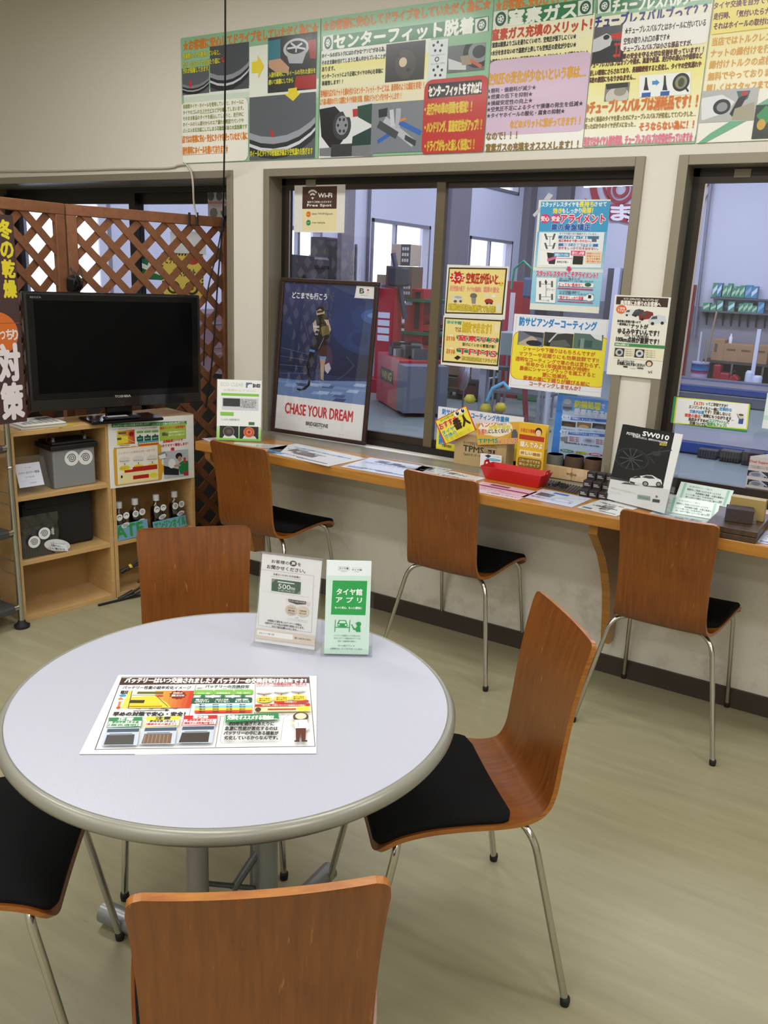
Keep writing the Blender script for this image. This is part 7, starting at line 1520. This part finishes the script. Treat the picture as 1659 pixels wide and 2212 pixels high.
pr.line([(290, 1580), (340, 1565), (420, 1555)], 0.004, '#3f4245'); pr.line([(300, 1590), (330, 1625)], 0.004, '#34373a'); pr.line([(350, 1560), (400, 1500)], 0.004, '#34373a'); pr.ell(318, 1555, 362, 1590, '#34373a')
pr.poly([(170, 1725), (378, 1745), (374, 1757), (150, 1732)], '#3a3c3e')
pr.poly([(196, 1722), (200, 1704), (228, 1694), (262, 1690), (290, 1686), (318, 1688), (345, 1704), (364, 1712), (370, 1732), (362, 1746), (300, 1744), (262, 1746), (230, 1738), (200, 1732)], '#d9dbdc'); pr.poly([(262, 1698), (285, 1689), (316, 1692), (332, 1706), (300, 1706)], '#3a3e42'); pr.ell(268, 1716, 294, 1750, '#1d1f21'); pr.ell(340, 1720, 362, 1752, '#1d1f21'); pr.ell(273, 1722, 289, 1744, '#8f9497'); pr.ell(344, 1726, 358, 1746, '#8f9497'); pr.poly([(198, 1718), (226, 1726), (224, 1736), (200, 1730)], '#2a2d2f'); pr.poly([(206, 1702), (250, 1690), (258, 1700), (225, 1704)], '#2a2d2f')
pr.tl(182, 1468, 256, 1474, 14, 'POTENZA', '#e4e5e6', 0.05); pr.tl(266, 1472, 408, 1484, 24, 'SW010', '#f0f0f0', 0.07); pr.tl(212, 1490, 400, 1505, 11, '走る喜びに応える、新時代のPOTENZA登場', '#d9dadb', 0.03); pr.poly([(358, 1514), (396, 1517), (394, 1532), (356, 1528)], '#c9b04a'); pr.tl(362, 1521, 392, 1525, 9, 'NEW', '#5a4a1a', 0.04)
pr.tl(96, 1762, 230, 1776, 9, '写真はイメージです商品と異なります', '#b9bcbe', 0); pr.tl(96, 1778, 150, 1784, 6, 'ホイールカタログ', '#b9bcbe', 0); pr.poly([(240, 1790), (308, 1800), (306, 1822), (238, 1812)], '#8fa79a'); pr.tl(246, 1804, 300, 1811, 8, '2018カタログ', '#3f5a4e', 0.02); pr.poly([(320, 1813), (358, 1818), (356, 1834), (318, 1829)], '#3f4244'); pr.ell(336, 1794, 346, 1808, '#6a6e70')
pr.build('leaflet', parent=e, org=E0)
nh = Vector((pr.N.x, pr.N.y, 0)).normalized(); bt = pr.O+pr.D*pr.h-E0
MB().frame_box(bt+pr.N*0.0012-pr.U*0.006, pr.U*(pr.w+0.012), -pr.D*pr.h*0.3, pr.N*0.002, ACRYL).build('acrylic_front', e)
MB().frame_box(bt-pr.N*0.02-pr.U*0.006, pr.U*(pr.w+0.012), -pr.D*pr.h*0.75, -pr.N*0.0025, ACRYL).build('acrylic_back', e)
MB().frame_box(bt-pr.N*0.02+pr.U*(pr.w+0.006), pr.N*0.024, -pr.D*pr.h*0.5, pr.U*0.002, ACRYL).build('acrylic_side', e)
MB().frame_box(bt-pr.U*0.006+nh*0.004-Vector((0, 0, 0.0055)), pr.U*(pr.w+0.012), -nh*0.09, (0, 0, 0.0025), ACRYL).build('acrylic_foot', e)
# pale green certificate cards on easels
for i, (BL_, BR_, TL_, lab) in enumerate((((1459, 1075), (1573, 1096), (1465, 1039), 'pale green printed card standing behind the other, below the third window'), ((1438.7, 1105), (1546.5, 1123), (1451, 1071.5), 'pale green printed card in front of the other, behind the right counter chair'))):
    pr = stand_sheet(BL_, BR_, TL_, SZZ+0.002, 38, base='#cfe0d6', th=0.0012, rough=0.25); pr.view = None
    pr.rect(7, 4, 12, 96, '#8fbfae'); pr.rect(89, 4, 94, 96, '#8fbfae')
    pr.text(18, 14, 62, 24, '会員規約のご案内', '#8a9a98', 0.02); pr.text(16, 32, 80, 44, '期間中にご利用いただけるサービスです', '#3a4448', 0.03); pr.text(34, 48, 88, 60, '特典情報が満載・お得な情報も！', '#3a4448', 0.03); pr.text(16, 64, 70, 73, 'タイヤ購入後に会員登録を', '#5a6468', 0.02); pr.text(18, 78, 84, 88, '詳しくはタイヤ館ホームページをご覧下さい！', '#3a4448', 0.03); pr.rect(80, 72, 86, 84, '#7a8a88')
    E0 = pr.O+pr.D*pr.h+pr.U*pr.w/2; e = thing('printed_card', lab, 'card', E0, 0, 'pale green cards')
    pr.build('card', parent=e, org=E0); nh = Vector((pr.N.x, pr.N.y, 0)).normalized()
    q = MB(); tp = pr.O+pr.U*pr.w*0.5-pr.N*0.002-E0; q.frame_box(tp-pr.U*0.03, pr.U*0.06, Vector((tp.x*0-nh.x*0.012, -nh.y*0.012, -tp.z-0.0018)), -nh*0.001, ACRYL); q.build('easel', e)
# dark boards with a block, brass box
b0 = on_z(1631, 1174.5, SZZ); 
DW = wood('dark_walnut', '#3a2a1e', '#54402f', (22, 2, 2), 0.4)[0]
e = thing('wooden_boards', 'two stacked dark brown wooden boards on the counter behind the right chair', 'board', (b0.x-0.16, b0.y, SZZ))
MB().box((0, 0, 0), (0.16, 0.27, 0.0165), DW).build('lower_board', e, bevel=0.001); MB().box((0.002, 0.003, 0.018), (0.163, 0.272, 0.036), DW).build('upper_board', e, bevel=0.001)
ZB = SZZ+0.0365
k0, k1 = on_z(1565, 1126, ZB), on_z(1625, 1134, ZB); kt = on_y(1568, 1097, k0.y)
e = thing('rubber_sample_block', 'dark brown block resting on the dark wooden boards', 'block', (k0.x, k0.y, ZB), math.atan2(k1.y-k0.y, k1.x-k0.x))
MB().box((0, 0, 0), ((k1-k0).length, 0.06, kt.z-ZB), M('#3a2f2c', 0.7, bump=0.3, bscale=90)).build('block', e, bevel=0.002)
MB().box(((k1-k0).length+0.0005, 0.012, 0), ((k1-k0).length+0.012, 0.05, 0.03), clear('tag_film', (0.95, 0.95, 0.97), 0.2, 0.2, 0.6)).build('plastic_tag', e)
g0 = on_z(1576, 1112, ZB)
q = MB().box((0, 0, 0), (0.11, 0.035, 0.072), M('#a8935a', 0.4, 0.2)); q = q.build('brass_box', bevel=0.002, loc=(g0.x, k0.y+0.075, ZB)); tag(q, 'muted gold box behind the dark brown block', 'box')
# peach leaflet with a peaked top
pr = stand_sheet((1604, 1083), (1700, 1098), (1618, 985), SZZ, 6, base='#e9d5bf', th=0.001, rough=0.4); pr.crop(1400, 960, 6.405)
pr.tl(1405, 236, 1659, 262, 44, 'Dual Suppo', '#d2562e', 0.04)
for k in range(2): pr.tl(1400, 300+22*k, 1690, 318+22*k, 16, 'しみや劣化の原因をやさしく落とす', '#8a5a3c', 0.02)
for y0 in (352, 478): pr.photo(1380, y0, 1655, y0+118, '#2a2a2a'); pr.ell(1400, y0+10, 1600, y0+140, '#b9b9b7'); pr.ell(1430, y0+30, 1550, y0+100, '#8a8a88'); pr.line([(1540, y0+20), (1640, y0+100)], 0.004, '#dcdcda'); pr.end()
pr.ell(1335, 615, 1410, 662, '#d2402a'); pr.ell(1341, 620, 1404, 656, '#f0e0d0'); pr.tl(1348, 638, 1398, 638, 18, '効果', '#d2402a', 0.03); pr.rrect(1345, 648, 1680, 730, '#f1e2d0', 0.004); pr.tl(1410, 655, 1500, 668, 12, 'オイル添加剤', '#7a5a48', 0); pr.tl(1380, 692, 1600, 708, 12, '定期的な使用で効果が持続', '#7a5a48', 0); pr.ell(1362, 736, 1580, 780, '#d2402a'); pr.tl(1400, 756, 1545, 762, 16, 'お勧め商品です', '#f1e2d0', 0.03)
E0 = pr.O+pr.D*pr.h+pr.U*pr.w/2; e = thing('leaflet_display', 'peach leaflet display with peaked top at the far right of the sill', 'leaflet', E0)
pr.build('front_panel', parent=e, org=E0)
MB().prism([pr.O-E0-pr.N*0.001, pr.O+pr.U*pr.w*0.5-pr.D*0.022-E0-pr.N*0.001, pr.O+pr.U*pr.w-E0-pr.N*0.001], pr.N*0.001, M('#ece2d8', 0.5)).build('peaked_top', e)
MB().prism([pr.O+pr.U*pr.w*0.45-pr.D*0.006-E0, pr.O+pr.U*pr.w+pr.D*0.008-E0, pr.O+pr.U*pr.w+pr.D*0.018-E0], pr.N*0.0008, M('#c8642e', 0.5)).build('orange_flash', e)
MB().frame_box(pr.O+pr.D*pr.h*0.5-E0-pr.N*0.04, pr.U*pr.w, pr.D*pr.h*0.5, pr.N*0.03, M('#e4cdb4', 0.5)).build('leaflet_pocket', e)
# blue rust protection board leaning on the glass
pr = stand_sheet((1186, 1014), (1302, 1030), (1204, 851.5), SZZ, 5, base='#2f8fe0', th=0.003, rough=0.3); pr.crop(900, 840, 3.318)
pr.poly([(1056, 52), (1392, 78), (1352, 560), (1010, 545)], '#cfe0ee'); pr.grad(1050, 52, 1400, 190, '#3f9ae6', '#6fb4ea', 5)
pr.ell(1046, 60, 1115, 165, '#8d9aa2'); pr.ell(1056, 70, 1108, 112, '#b9c4c9'); pr.rect(1050, 125, 1112, 150, '#55626a')
pr.tl(1135, 112, 1318, 122, 52, '防錆処理', '#e6e63a', 0.06, '#2f6ab0', 0.06); pr.tl(1322, 124, 1350, 128, 28, 'で', '#f0f4f8', 0.05); pr.tl(1130, 166, 1372, 182, 46, '愛車を守る!!', '#f2f5f8', 0.06, '#2f6ab0', 0.05)
pr.ell(1040, 185, 1105, 222, '#f0f4f6'); pr.tl(1050, 203, 1096, 205, 16, 'もしも', '#2a5a98', 0.03); pr.poly([(1105, 200), (1385, 222), (1382, 242), (1104, 222)], '#2f6ac0'); pr.tl(1112, 212, 1290, 226, 15, '「防錆施工」をしていないと…', '#f0f4f8', 0.02)
for k, c_ in enumerate(('#3a2c22', '#8a6a3e', '#2a2c30')): x = 1042+110*k; pr.photo(x, 228+8*k, x+96, 276+8*k, c_); pr.ell(x+10, 245+8*k, x+80, 290+8*k, ('#5a4434', '#c9a86a', '#5a5e64')[k]); pr.end(); pr.tl(x, 288+9*k, x+90, 292+9*k, 10, '下廻りのサビ', '#55606a', 0)
pr.ell(1028, 290, 1092, 326, '#f0f4f6'); pr.tl(1040, 308, 1080, 310, 16, 'なぜ', '#2a5a98', 0.03); pr.poly([(1088, 306), (1375, 326), (1372, 346), (1086, 326)], '#2f6ac0'); pr.tl(1095, 316, 1310, 332, 15, 'サビは発生するの？主な原因は', '#f0f4f8', 0.02)
pr.poly([(1030, 345), (1085, 340), (1080, 380), (1034, 372)], '#8a9096'); pr.ell(1195, 348, 1275, 395, '#b9c2c8'); pr.ell(1210, 358, 1255, 385, '#8a9298')
for k in range(3): pr.tl(1095, 345+13*k, 1165, 350+13*k, 10, '融雪剤の塩分', '#c84a3a', 0.02); pr.tl(1284, 365+13*k, 1340, 369+13*k, 10, '海風の塩分', '#c84a3a', 0.02)
pr.tl(1060, 384, 1310, 412, 12, '防錆処理は新車購入時、早い段階での施工がお勧め', '#3a444c', 0.02)
for x0, c_, t in ((1030, '#2f8a4a', '純正施工あり'), (1132, '#dcd83a', '抜け落ちにくい'), (1236, '#c8343a', '長期間持続')): y0 = 428+0.13*(x0-1030); pr.ell(x0, y0, x0+96, y0+32, c_); pr.tl(x0+14, y0+15, x0+82, y0+18, 13, t, '#f4f4f0' if c_ != '#dcd83a' else '#333', 0.02)
pr.build('rust_poster', 'bright blue rust protection board leaning on the glass behind the filter rolls', 'poster')

# ================================================================== THINGS ON THE ROUND TABLE
def main_leaf(pr):
    pr.crop(160, 1440, 2.9625)
    pr.poly([(305, 66), (1506, 62), (1545, 512), (130, 532)], '#4a3c34'); pr.poly([(309, 70), (1502, 66), (1540, 508), (138, 528)], '#f0f0ee')
    pr.poly([(308, 72), (1502, 68), (1506, 106), (290, 118)], '#43241e'); pr.tl(325, 96, 1485, 84, 34, 'バッテリーはいつ交換されました？バッテリーの交換目安は約3年です！', '#f2eee8', 0.05)
    pr.line([(780, 118), (735, 318)], 0.0012, '#8a8078'); pr.line([(1160, 112), (1155, 312)], 0.0012, '#8a8078'); pr.line([(215, 335), (935, 318), (1520, 306)], 0.0012, '#8a8078'); pr.line([(938, 320), (905, 518)], 0.0012, '#8a8078')
    pr.tl(312, 138, 748, 132, 20, 'バッテリー性能の経年劣化イメージ', '#333', 0.03); pr.tl(298, 166, 350, 165, 20, '電圧', '#333', 0.05)
    pr.grad(350, 155, 742, 268, '#e9dc5a', '#c8281e', 14, False); pr.poly([(368, 200), (520, 190), (590, 230), (620, 265), (345, 268)], '#ecd23a'); pr.poly([(372, 155), (520, 155), (520, 188), (368, 198)], '#f0ecd0')
    pr.rect(408, 162, 568, 178, '#6a6232'); pr.rect(362, 216, 446, 236, '#3a3220'); pr.line([(372, 185), (520, 184), (600, 258)], 0.0016, '#3a6a5a'); pr.ell(525, 184, 570, 196, '#c8343a')
    st = []
    for k in range(22):
        a_ = 2*PI*k/22; r_ = 1.0 if k % 2 == 0 else 0.78; st.append((664+58*r_*math.cos(a_), 184+30*r_*math.sin(a_)))
    pr.poly(st, '#7d1c18'); pr.tl(634, 172, 694, 172, 12, '突然の', '#f0e4dc', 0.03); pr.tl(624, 188, 704, 188, 14, '故障になります!!', '#f0e4dc', 0.03)
    pr.line([(352, 258), (560, 256)], 0.003, '#c8641e'); pr.line([(350, 270), (670, 268)], 0.0012, '#333'); pr.line([(372, 158), (346, 270)], 0.0012, '#333'); pr.poly([(280, 212), (300, 198), (316, 212), (306, 212), (290, 268), (276, 268), (290, 212)], '#e0802a')
    pr.ell(292, 180, 330, 194, '#3f9ac8'); pr.ell(290, 215, 312, 228, '#e6e6e6'); pr.ell(272, 260, 294, 272, '#d2402a')
    for k in range(4): pr.tl(400+78*k, 274, 428+78*k, 273, 9, '%d年' % (k+1), '#333', 0)
    pr.line([(380, 287), (590, 282)], 0.002, '#222'); pr.poly([(585, 274), (612, 281), (583, 289)], '#222'); pr.tl(248, 311, 712, 302, 26, '早めの対策で安心・安全！', '#2a2a2a', 0.045)
    pr.rect(790, 124, 825, 140, '#e0e4e4'); pr.tl(840, 132, 1120, 129, 18, 'バッテリーの交換目安', '#2a5a5a', 0.03); pr.tl(785, 147, 1130, 144, 8, '使用しているバッテリーの状態で交換時期が異なります', '#777', 0)
    for k in range(3):
        x = 770+128*k; pr.rrect(x, 154, x+118, 184, '#7fbf4a', 0.004); pr.tl(x+15, 176, x+100, 175, 10, ('バッテリー電圧', '始動性能力', '外観（端子）')[k], '#f0f6ea', 0.02); pr.poly([(x+44, 186), (x+66, 186), (x+66, 194), (x+78, 194), (x+55, 206), (x+30, 194), (x+44, 194)], '#1f7a3c')
        pr.rrect(x-10, 203, x+110, 240, '#1c5a46', 0.005); pr.tl(x+8, 218, x+90, 217, 11, ('電圧が', '3年以上交換', '液面')[k], '#f0f6ea', 0.03); pr.tl(x+4, 231, x+96, 230, 11, ('12.4V以下です', 'していない', '低下している')[k], '#f0f6ea', 0.03)
    for k, c_ in enumerate(('#dcecf4', '#8ccdea', '#e9dc3c', '#d8442c')): pr.poly([(778-2*k, 244+15*k), (1140, 240+15*k), (1140, 255+15*k), (776-2*k, 259+15*k)], c_)
    for k in range(4):
        for j in range(4): pr.tl(800+86*j, 252+15*k, 840+86*j, 251+15*k, 8, ('電圧', '使用年数', '正常', '良好')[j], '#4a3a2a', 0.02)
    pr.tl(1168, 122, 1490, 118, 20, 'バッテリーの寿命は3年～4年です', '#c0405a', 0.03); pr.tl(1165, 140, 1490, 136, 8, '寿命が近づくと始動性が弱くなるサインが出ます', '#777', 0)
    for k in range(3):
        x = 1168+110*k; pr.ell(x, 158-5*k, x+96, 186-5*k, '#e4e2de'); pr.line([(x+5, 182-5*k), (x+85, 181-5*k)], 0.0012, '#666'); pr.rect(x+44, 188-5*k, x+52, 200-5*k, '#d2402a'); pr.ell(x, 202-5*k, x+100, 242-5*k, '#ecdc3c'); pr.tl(x+16, 218-5*k, x+84, 217-5*k, 9, '端子の腐食', '#8a3a1a', 0.02); pr.tl(x+16, 230-5*k, x+84, 229-5*k, 9, '要交換です', '#8a3a1a', 0.02)
    pr.poly([(1280, 236), (1500, 228), (1502, 244), (1280, 250)], '#c0281e'); pr.tl(1345, 241, 1425, 239, 9, '交換時期です', '#f4e8d8', 0.02)
    pr.poly([(1160, 256), (1508, 248), (1510, 266), (1158, 272)], '#c0281e'); pr.tl(1200, 264, 1480, 258, 10, '「要交換」の前にエンジン始動性の点検を！', '#f4e8d8', 0.02); pr.poly([(1158, 274), (1512, 268), (1518, 300), (1152, 305)], '#efe4a8'); pr.ell(1160, 275, 1195, 305, '#5a3a2a'); pr.ell(1425, 266, 1512, 300, '#ecdc3c'); pr.poly([(1240, 284), (1420, 282), (1420, 292), (1238, 294)], '#c0281e')
    for k, (t1, t2, t3, c_, ct) in enumerate((('正常', '・使用年数 1年未満', '［無色透明］', '#2f8a4e', '#e8f4e8'), ('注意', '・使用年数 2年以上', '［極板劣化の始まり］', '#ece03c', '#333'), ('要交換', '・使用年数 3年以上', '［極板から活性物が落下］', '#c8282a', '#f8e8e6'))):
        x = 226+240*k-2; pr.poly([(x, 342-5*k), (x+214, 338-5*k), (x+213, 360-5*k), (x-3, 364-5*k)], c_); pr.tl(x+58, 353-5*k, x+155, 350-5*k, 20, t1, ct, 0.06)
        pr.poly([(x-3, 364-5*k), (x+213, 360-5*k), (x+205, 400-5*k), (x-16, 408-5*k)], c_); pr.poly([(x, 367-5*k), (x+209, 363-5*k), (x+202, 397-5*k), (x-11, 404-5*k)], '#f4f4f0'); pr.tl(x+6, 374-5*k, x+190, 370-5*k, 15, t2, c_ if k != 1 else '#333', 0.04); pr.tl(x-2, 393-5*k, x+188, 388-5*k, 15, t3, '#c8282a' if k else '#2f8a4e', 0.04)
        y0 = 410-6*k; pr.poly([(x-12, y0), (x+198, y0-4), (x+180, y0+110), (x-50, y0+112)], '#c3cfdd'); pr.poly([(x-8, y0+6), (x+195, y0+2), (x+190, y0+24), (x-14, y0+28)], '#4a5668'); pr.poly([(x-12, y0+44), (x+165, y0+40), (x+155, y0+106), (x-34, y0+108)], ('#4a4a46', '#77604e', '#3f3734')[k]); pr.poly([(x+4, y0+36), (x+150, y0+33), (x+150, y0+44), (x+2, y0+47)], '#7f8a94')
        if k == 1:
            for j in range(7): pr.line([(x-6+24*j, y0+50), (x-20+25*j, y0+104)], 0.001, '#b09078')
    pr.line([(968, 326), (1318, 310), (1336, 326), (1372, 330), (1340, 350), (1322, 490), (1300, 502), (950, 512), (935, 494), (968, 326)], 0.0007, '#8a8a88')
    pr.poly([(972, 330), (1308, 316), (1310, 356), (968, 378)], '#2f8a4e'); pr.tl(980, 354, 1302, 337, 30, '交換をオススメする理由は…', '#f0f6ec', 0.05)
    for k, (t, x0, x1) in enumerate((('約3年を過ぎたあたりに', 992, 1280), ('急激に性能が悪化するのは', 965, 1303), ('バッテリーの中にある極板が', 958, 1308), ('劣化しているからなんです。', 960, 1305))): pr.tl(x0, 392+31*k, x1, 380+30*k, 25, t, '#2e2a28', 0.035)
    pr.ell(1402, 312, 1500, 372, '#5a3a2c'); pr.ell(1416, 318, 1486, 358, '#f0d8b8'); pr.poly([(1412, 362), (1490, 360), (1505, 415), (1488, 430), (1482, 415), (1416, 417), (1408, 400)], '#eeeeee'); pr.poly([(1418, 416), (1484, 415), (1480, 492), (1456, 494), (1452, 440), (1440, 494), (1420, 494)], '#5f2a1c'); pr.rect(1410, 494, 1442, 504, '#333'); pr.rect(1456, 493, 1492, 503, '#333'); pr.poly([(1372, 358), (1412, 380), (1408, 395), (1385, 375)], '#f0d8b8'); pr.line([(1436, 378), (1434, 410)], 0.001, '#999')
flat([(297, 1612), (556, 1608), (298, 1631)], 'laminated_sheet', 'white laminated sheet edge peeking from under the battery leaflet on the round table', 'sheet', '#eceeee', None, z=TZ+0.0006)
flat([(256, 1458), (684, 1460), (182, 1629)], 'laminated_leaflet', 'battery replacement leaflet lying flat on the round table', 'leaflet', '#f2f2f0', main_leaf, z=TZ+0.0016, rough=0.3)
# customer voice stand
pr = stand_sheet((551, 1385), (679, 1404), (554.4, 1193.5), TZ+0.004, 12, base='#ecebec', th=0.0008, rough=0.35); pr.crop(530, 1170, 5.53)
pr.tl(312, 235, 525, 255, 42, 'お客様の', '#4a4440', 0.035); pr.ell(532, 222, 612, 302, '#3a3432'); pr.tl(552, 262, 596, 264, 40, '声', '#ecebec', 0.04); pr.tl(626, 272, 664, 276, 40, 'を', '#4a4440', 0.035); pr.tl(258, 300, 718, 352, 46, 'お聞かせください。', '#4a4440', 0.035)
fr_ = [(172, 330), (818, 408), (790, 1088), (155, 1000)]
pr.line(fr_+[fr_[0]], 0.0006, '#a09a98'); pr.tl(335, 388, 660, 428, 24, 'お答えいただいた方全員に', '#5a5450', 0.03); pr.line([(305, 412), (490, 436), (500, 448), (515, 440), (665, 458)], 0.0004, '#777')
pr.poly([(316, 440), (665, 484), (658, 632), (312, 586)], '#8a8a86'); pr.poly([(316, 492), (372, 448), (665, 486), (660, 580), (612, 626), (312, 586)], '#2f5a46'); pr.poly([(388, 470), (590, 498), (588, 510), (386, 484)], '#e4e8e4'); pr.tl(395, 530, 540, 548, 58, '500', '#e8ece8', 0.02); pr.tl(545, 562, 596, 568, 34, '円分', '#e8ece8', 0.03); pr.tl(392, 578, 590, 600, 22, 'クーポンプレゼント！', '#e8ece8', 0.03); pr.tl(200, 594, 765, 662, 8, 'アンケートにお答えいただくと次回のご来店で使えるクーポンをお渡しします', '#999', 0)
pr.poly([(514, 684), (732, 716), (726, 748), (616, 750), (520, 718)], '#4a403c'); pr.poly([(485, 676), (514, 684), (522, 722), (498, 716)], '#dcdad8'); pr.poly([(730, 712), (775, 725), (765, 775), (725, 750)], '#dcdad8'); pr.tl(525, 706, 720, 730, 18, 'アンケートはこちらから', '#ecebec', 0.03)
for x0, y0, rows in ((482, 745, ('スマホで', '簡単', 'アクセス')), (620, 765, ('所要時間', '約1分半'))):
    pr.ell(x0, y0, x0+136, y0+146, '#d3c6b4')
    for k, t in enumerate(rows): pr.tl(x0+28, y0+46+30*k+(15 if len(rows) == 2 else 0), x0+110, y0+54+30*k+(15 if len(rows) == 2 else 0), 20, t, '#6a5e54', 0.03)
pr.tl(592, 905, 636, 910, 12, '※注意', '#777', 0); pr.tl(498, 915, 745, 946, 9, 'アクセスの際の通信料はお客様の負担となります', '#888', 0); pr.tl(482, 932, 745, 962, 9, 'フィーチャーフォンからはご利用いただけません', '#888', 0)
for k, (t, x0, x1) in enumerate((('お客様より頂きましたアンケート内容は、', 268, 680), ('当店のサービス向上の目的で使用いたします。', 238, 705), ('ぜひご協力お願いいたします。', 318, 620))): pr.tl(x0, 938+(x0-268)*0.12+34*k, x1, 995+(x1-680)*0.12+32*k, 24, t, '#4a4440', 0.03)
pr.poly([(118, 1030), (840, 1130), (836, 1245), (114, 1145)], '#d8cabc'); pr.poly([(145, 1052), (572, 1112), (568, 1172), (142, 1110)], '#ecebea'); pr.tl(168, 1085, 350, 1112, 22, '店名 タイヤ館 大阪', '#8a8480', 0.02); pr.tl(595, 1150, 788, 1172, 22, '詳しくはスタッフまで。', '#5a524c', 0.04)
E0 = on_z(615, 1396, TZ); E0.z = TZ; e = thing('leaflet_stand', 'white customer survey sheet in a clear acrylic stand on the round table', 'leaflet', E0)
pr.build('survey_sheet', parent=e, org=E0); bt = pr.O+pr.D*pr.h-E0
nh = Vector((pr.N.x, pr.N.y, 0)).normalized()
MB().frame_box(bt+pr.N*0.0012-pr.U*0.003, pr.U*(pr.w+0.006), -pr.D*(pr.h+0.004), pr.N*0.0015, ACRYL).build('acrylic_front', e)
MB().frame_box(bt-pr.N*0.0025-pr.U*0.003, pr.U*(pr.w+0.006), -pr.D*(pr.h+0.004), pr.N*0.0015, ACRYL).build('acrylic_back', e)
MB().frame_box(bt-pr.U*0.004+nh*0.022-Vector((0, 0, 0.0038)), pr.U*(pr.w+0.008), -nh*0.075, (0, 0, 0.003), ACRYL).build('acrylic_foot', e, bevel=0.001)
q = MB(); q.frame_box(pr.O-E0-pr.N*0.0025-pr.U*0.003-pr.D*0.004, pr.U*(pr.w+0.006), pr.D*0.003, pr.N*0.005, M('#8f8a86', 0.3)); q.build('acrylic_top_edge', e)
# app leaflets in a pocket holder
pr = stand_sheet((700, 1412), (796, 1414), (708, 1211), TZ+0.005, 10, base='#cfe8da', th=0.012, rough=0.35); pr.crop(530, 1170, 5.53)
pr.poly([(980, 222), (1525, 238), (1518, 410), (975, 405)], '#e9f1f2'); pr.line([(1112, 298), (1243, 302), (1242, 342), (1112, 338), (1112, 298)], 0.0004, '#555'); pr.tl(1122, 318, 1232, 321, 24, 'タイヤ館', '#33383a', 0.03); pr.tl(1272, 336, 1392, 338, 20, 'タイヤ館', '#3f6a5a', 0.03); pr.line([(1272, 312), (1392, 314)], 0.0004, '#7fae98'); pr.line([(1138, 354), (1216, 356)], 0.0005, '#555'); pr.line([(1305, 358), (1360, 360)], 0.0005, '#3f6a5a')
pr.poly([(1045, 463), (1456, 470), (1434, 878), (1022, 870)], '#2fa050'); pr.tl(1090, 598, 1396, 602, 76, 'タイヤ館', '#f0f6f0', 0.035); pr.tl(1082, 692, 1390, 698, 66, 'ア プ リ', '#f0f6f0', 0.035); pr.tl(1070, 788, 1392, 792, 28, 'もっと安心、もっと便利に', '#f0f6f0', 0.04)
GR = '#2f9a50'
pr.line([(1076, 935), (1068, 1075)], 0.0016, GR); pr.line([(1250, 938), (1240, 1078)], 0.0016, GR); pr.line([(1072, 1022), (1246, 1026)], 0.0018, GR); pr.poly([(1100, 975), (1120, 935), (1200, 937), (1215, 978), (1222, 1008), (1205, 1018), (1112, 1015), (1098, 1002)], GR); pr.poly([(1118, 972), (1130, 945), (1192, 947), (1200, 975)], '#cfe8da'); pr.ell(1105, 982, 1128, 1002, '#cfe8da'); pr.ell(1188, 985, 1212, 1005, '#cfe8da')
pr.ell(1326, 956, 1382, 1012, GR); pr.poly([(1308, 978), (1330, 964), (1360, 966), (1350, 982)], GR); pr.poly([(1330, 1012), (1372, 1008), (1376, 1078), (1322, 1076), (1318, 1056), (1290, 1050), (1276, 1020), (1290, 1012), (1302, 1036), (1322, 1030)], GR); pr.line([(1272, 992), (1284, 1022)], 0.0018, GR); pr.ell(1262, 982, 1282, 1002, GR); pr.ell(1268, 980, 1278, 992, '#cfe8da')
for k, (t, x0, x1, y) in enumerate((('メンテナンス履歴がいつでも見られる。', 1055, 1375, 1120), ('次のメンテナンス時期を知らせてくれる。', 1058, 1380, 1152), ('商品・店舗検索も簡単に。', 1105, 1325, 1186), ('「タイヤ館アプリ」が', 1102, 1305, 1240), ('お客様のカーライフをサポートします。', 1012, 1400, 1276))): pr.tl(x0, y, x1, y+5, 20, t, '#8aa898' if k < 3 else '#6a8a7a', 0.02)
E0 = on_z(748, 1418, TZ); E0.z = TZ; e = thing('leaflet_holder', 'mint and green app leaflets in a clear pocket holder on the round table', 'leaflet', E0)
pr.build('leaflet_stack', parent=e, org=E0); bt = pr.O+pr.D*pr.h-E0; nh = Vector((pr.N.x, pr.N.y, 0)).normalized(); sd = pr.U
MB().frame_box(bt+pr.N*0.003-sd*0.008, sd*(pr.w+0.016), -pr.D*pr.h*0.06, pr.N*0.002, ACRYL).build('acrylic_front', e)
MB().frame_box(bt-pr.N*0.016-sd*0.008, sd*(pr.w+0.016), -pr.D*pr.h*0.95, -pr.N*0.002, ACRYL).build('acrylic_back', e)
for o_ in (-0.008, pr.w+0.006): MB().prism([bt+sd*o_-pr.N*0.016, bt+sd*o_+pr.N*0.005, bt+sd*o_+pr.N*0.005-pr.D*pr.h*0.1, bt+sd*o_-pr.N*0.004-pr.D*pr.h*0.45, bt+sd*o_-pr.N*0.016-pr.D*pr.h*0.52], sd*0.002, ACRYL).build('acrylic_side', e)
MB().frame_box(bt-sd*0.008+nh*0.006-Vector((0, 0, 0.0045)), sd*(pr.w+0.016), -nh*0.06, (0, 0, 0.003), ACRYL).build('acrylic_foot', e)
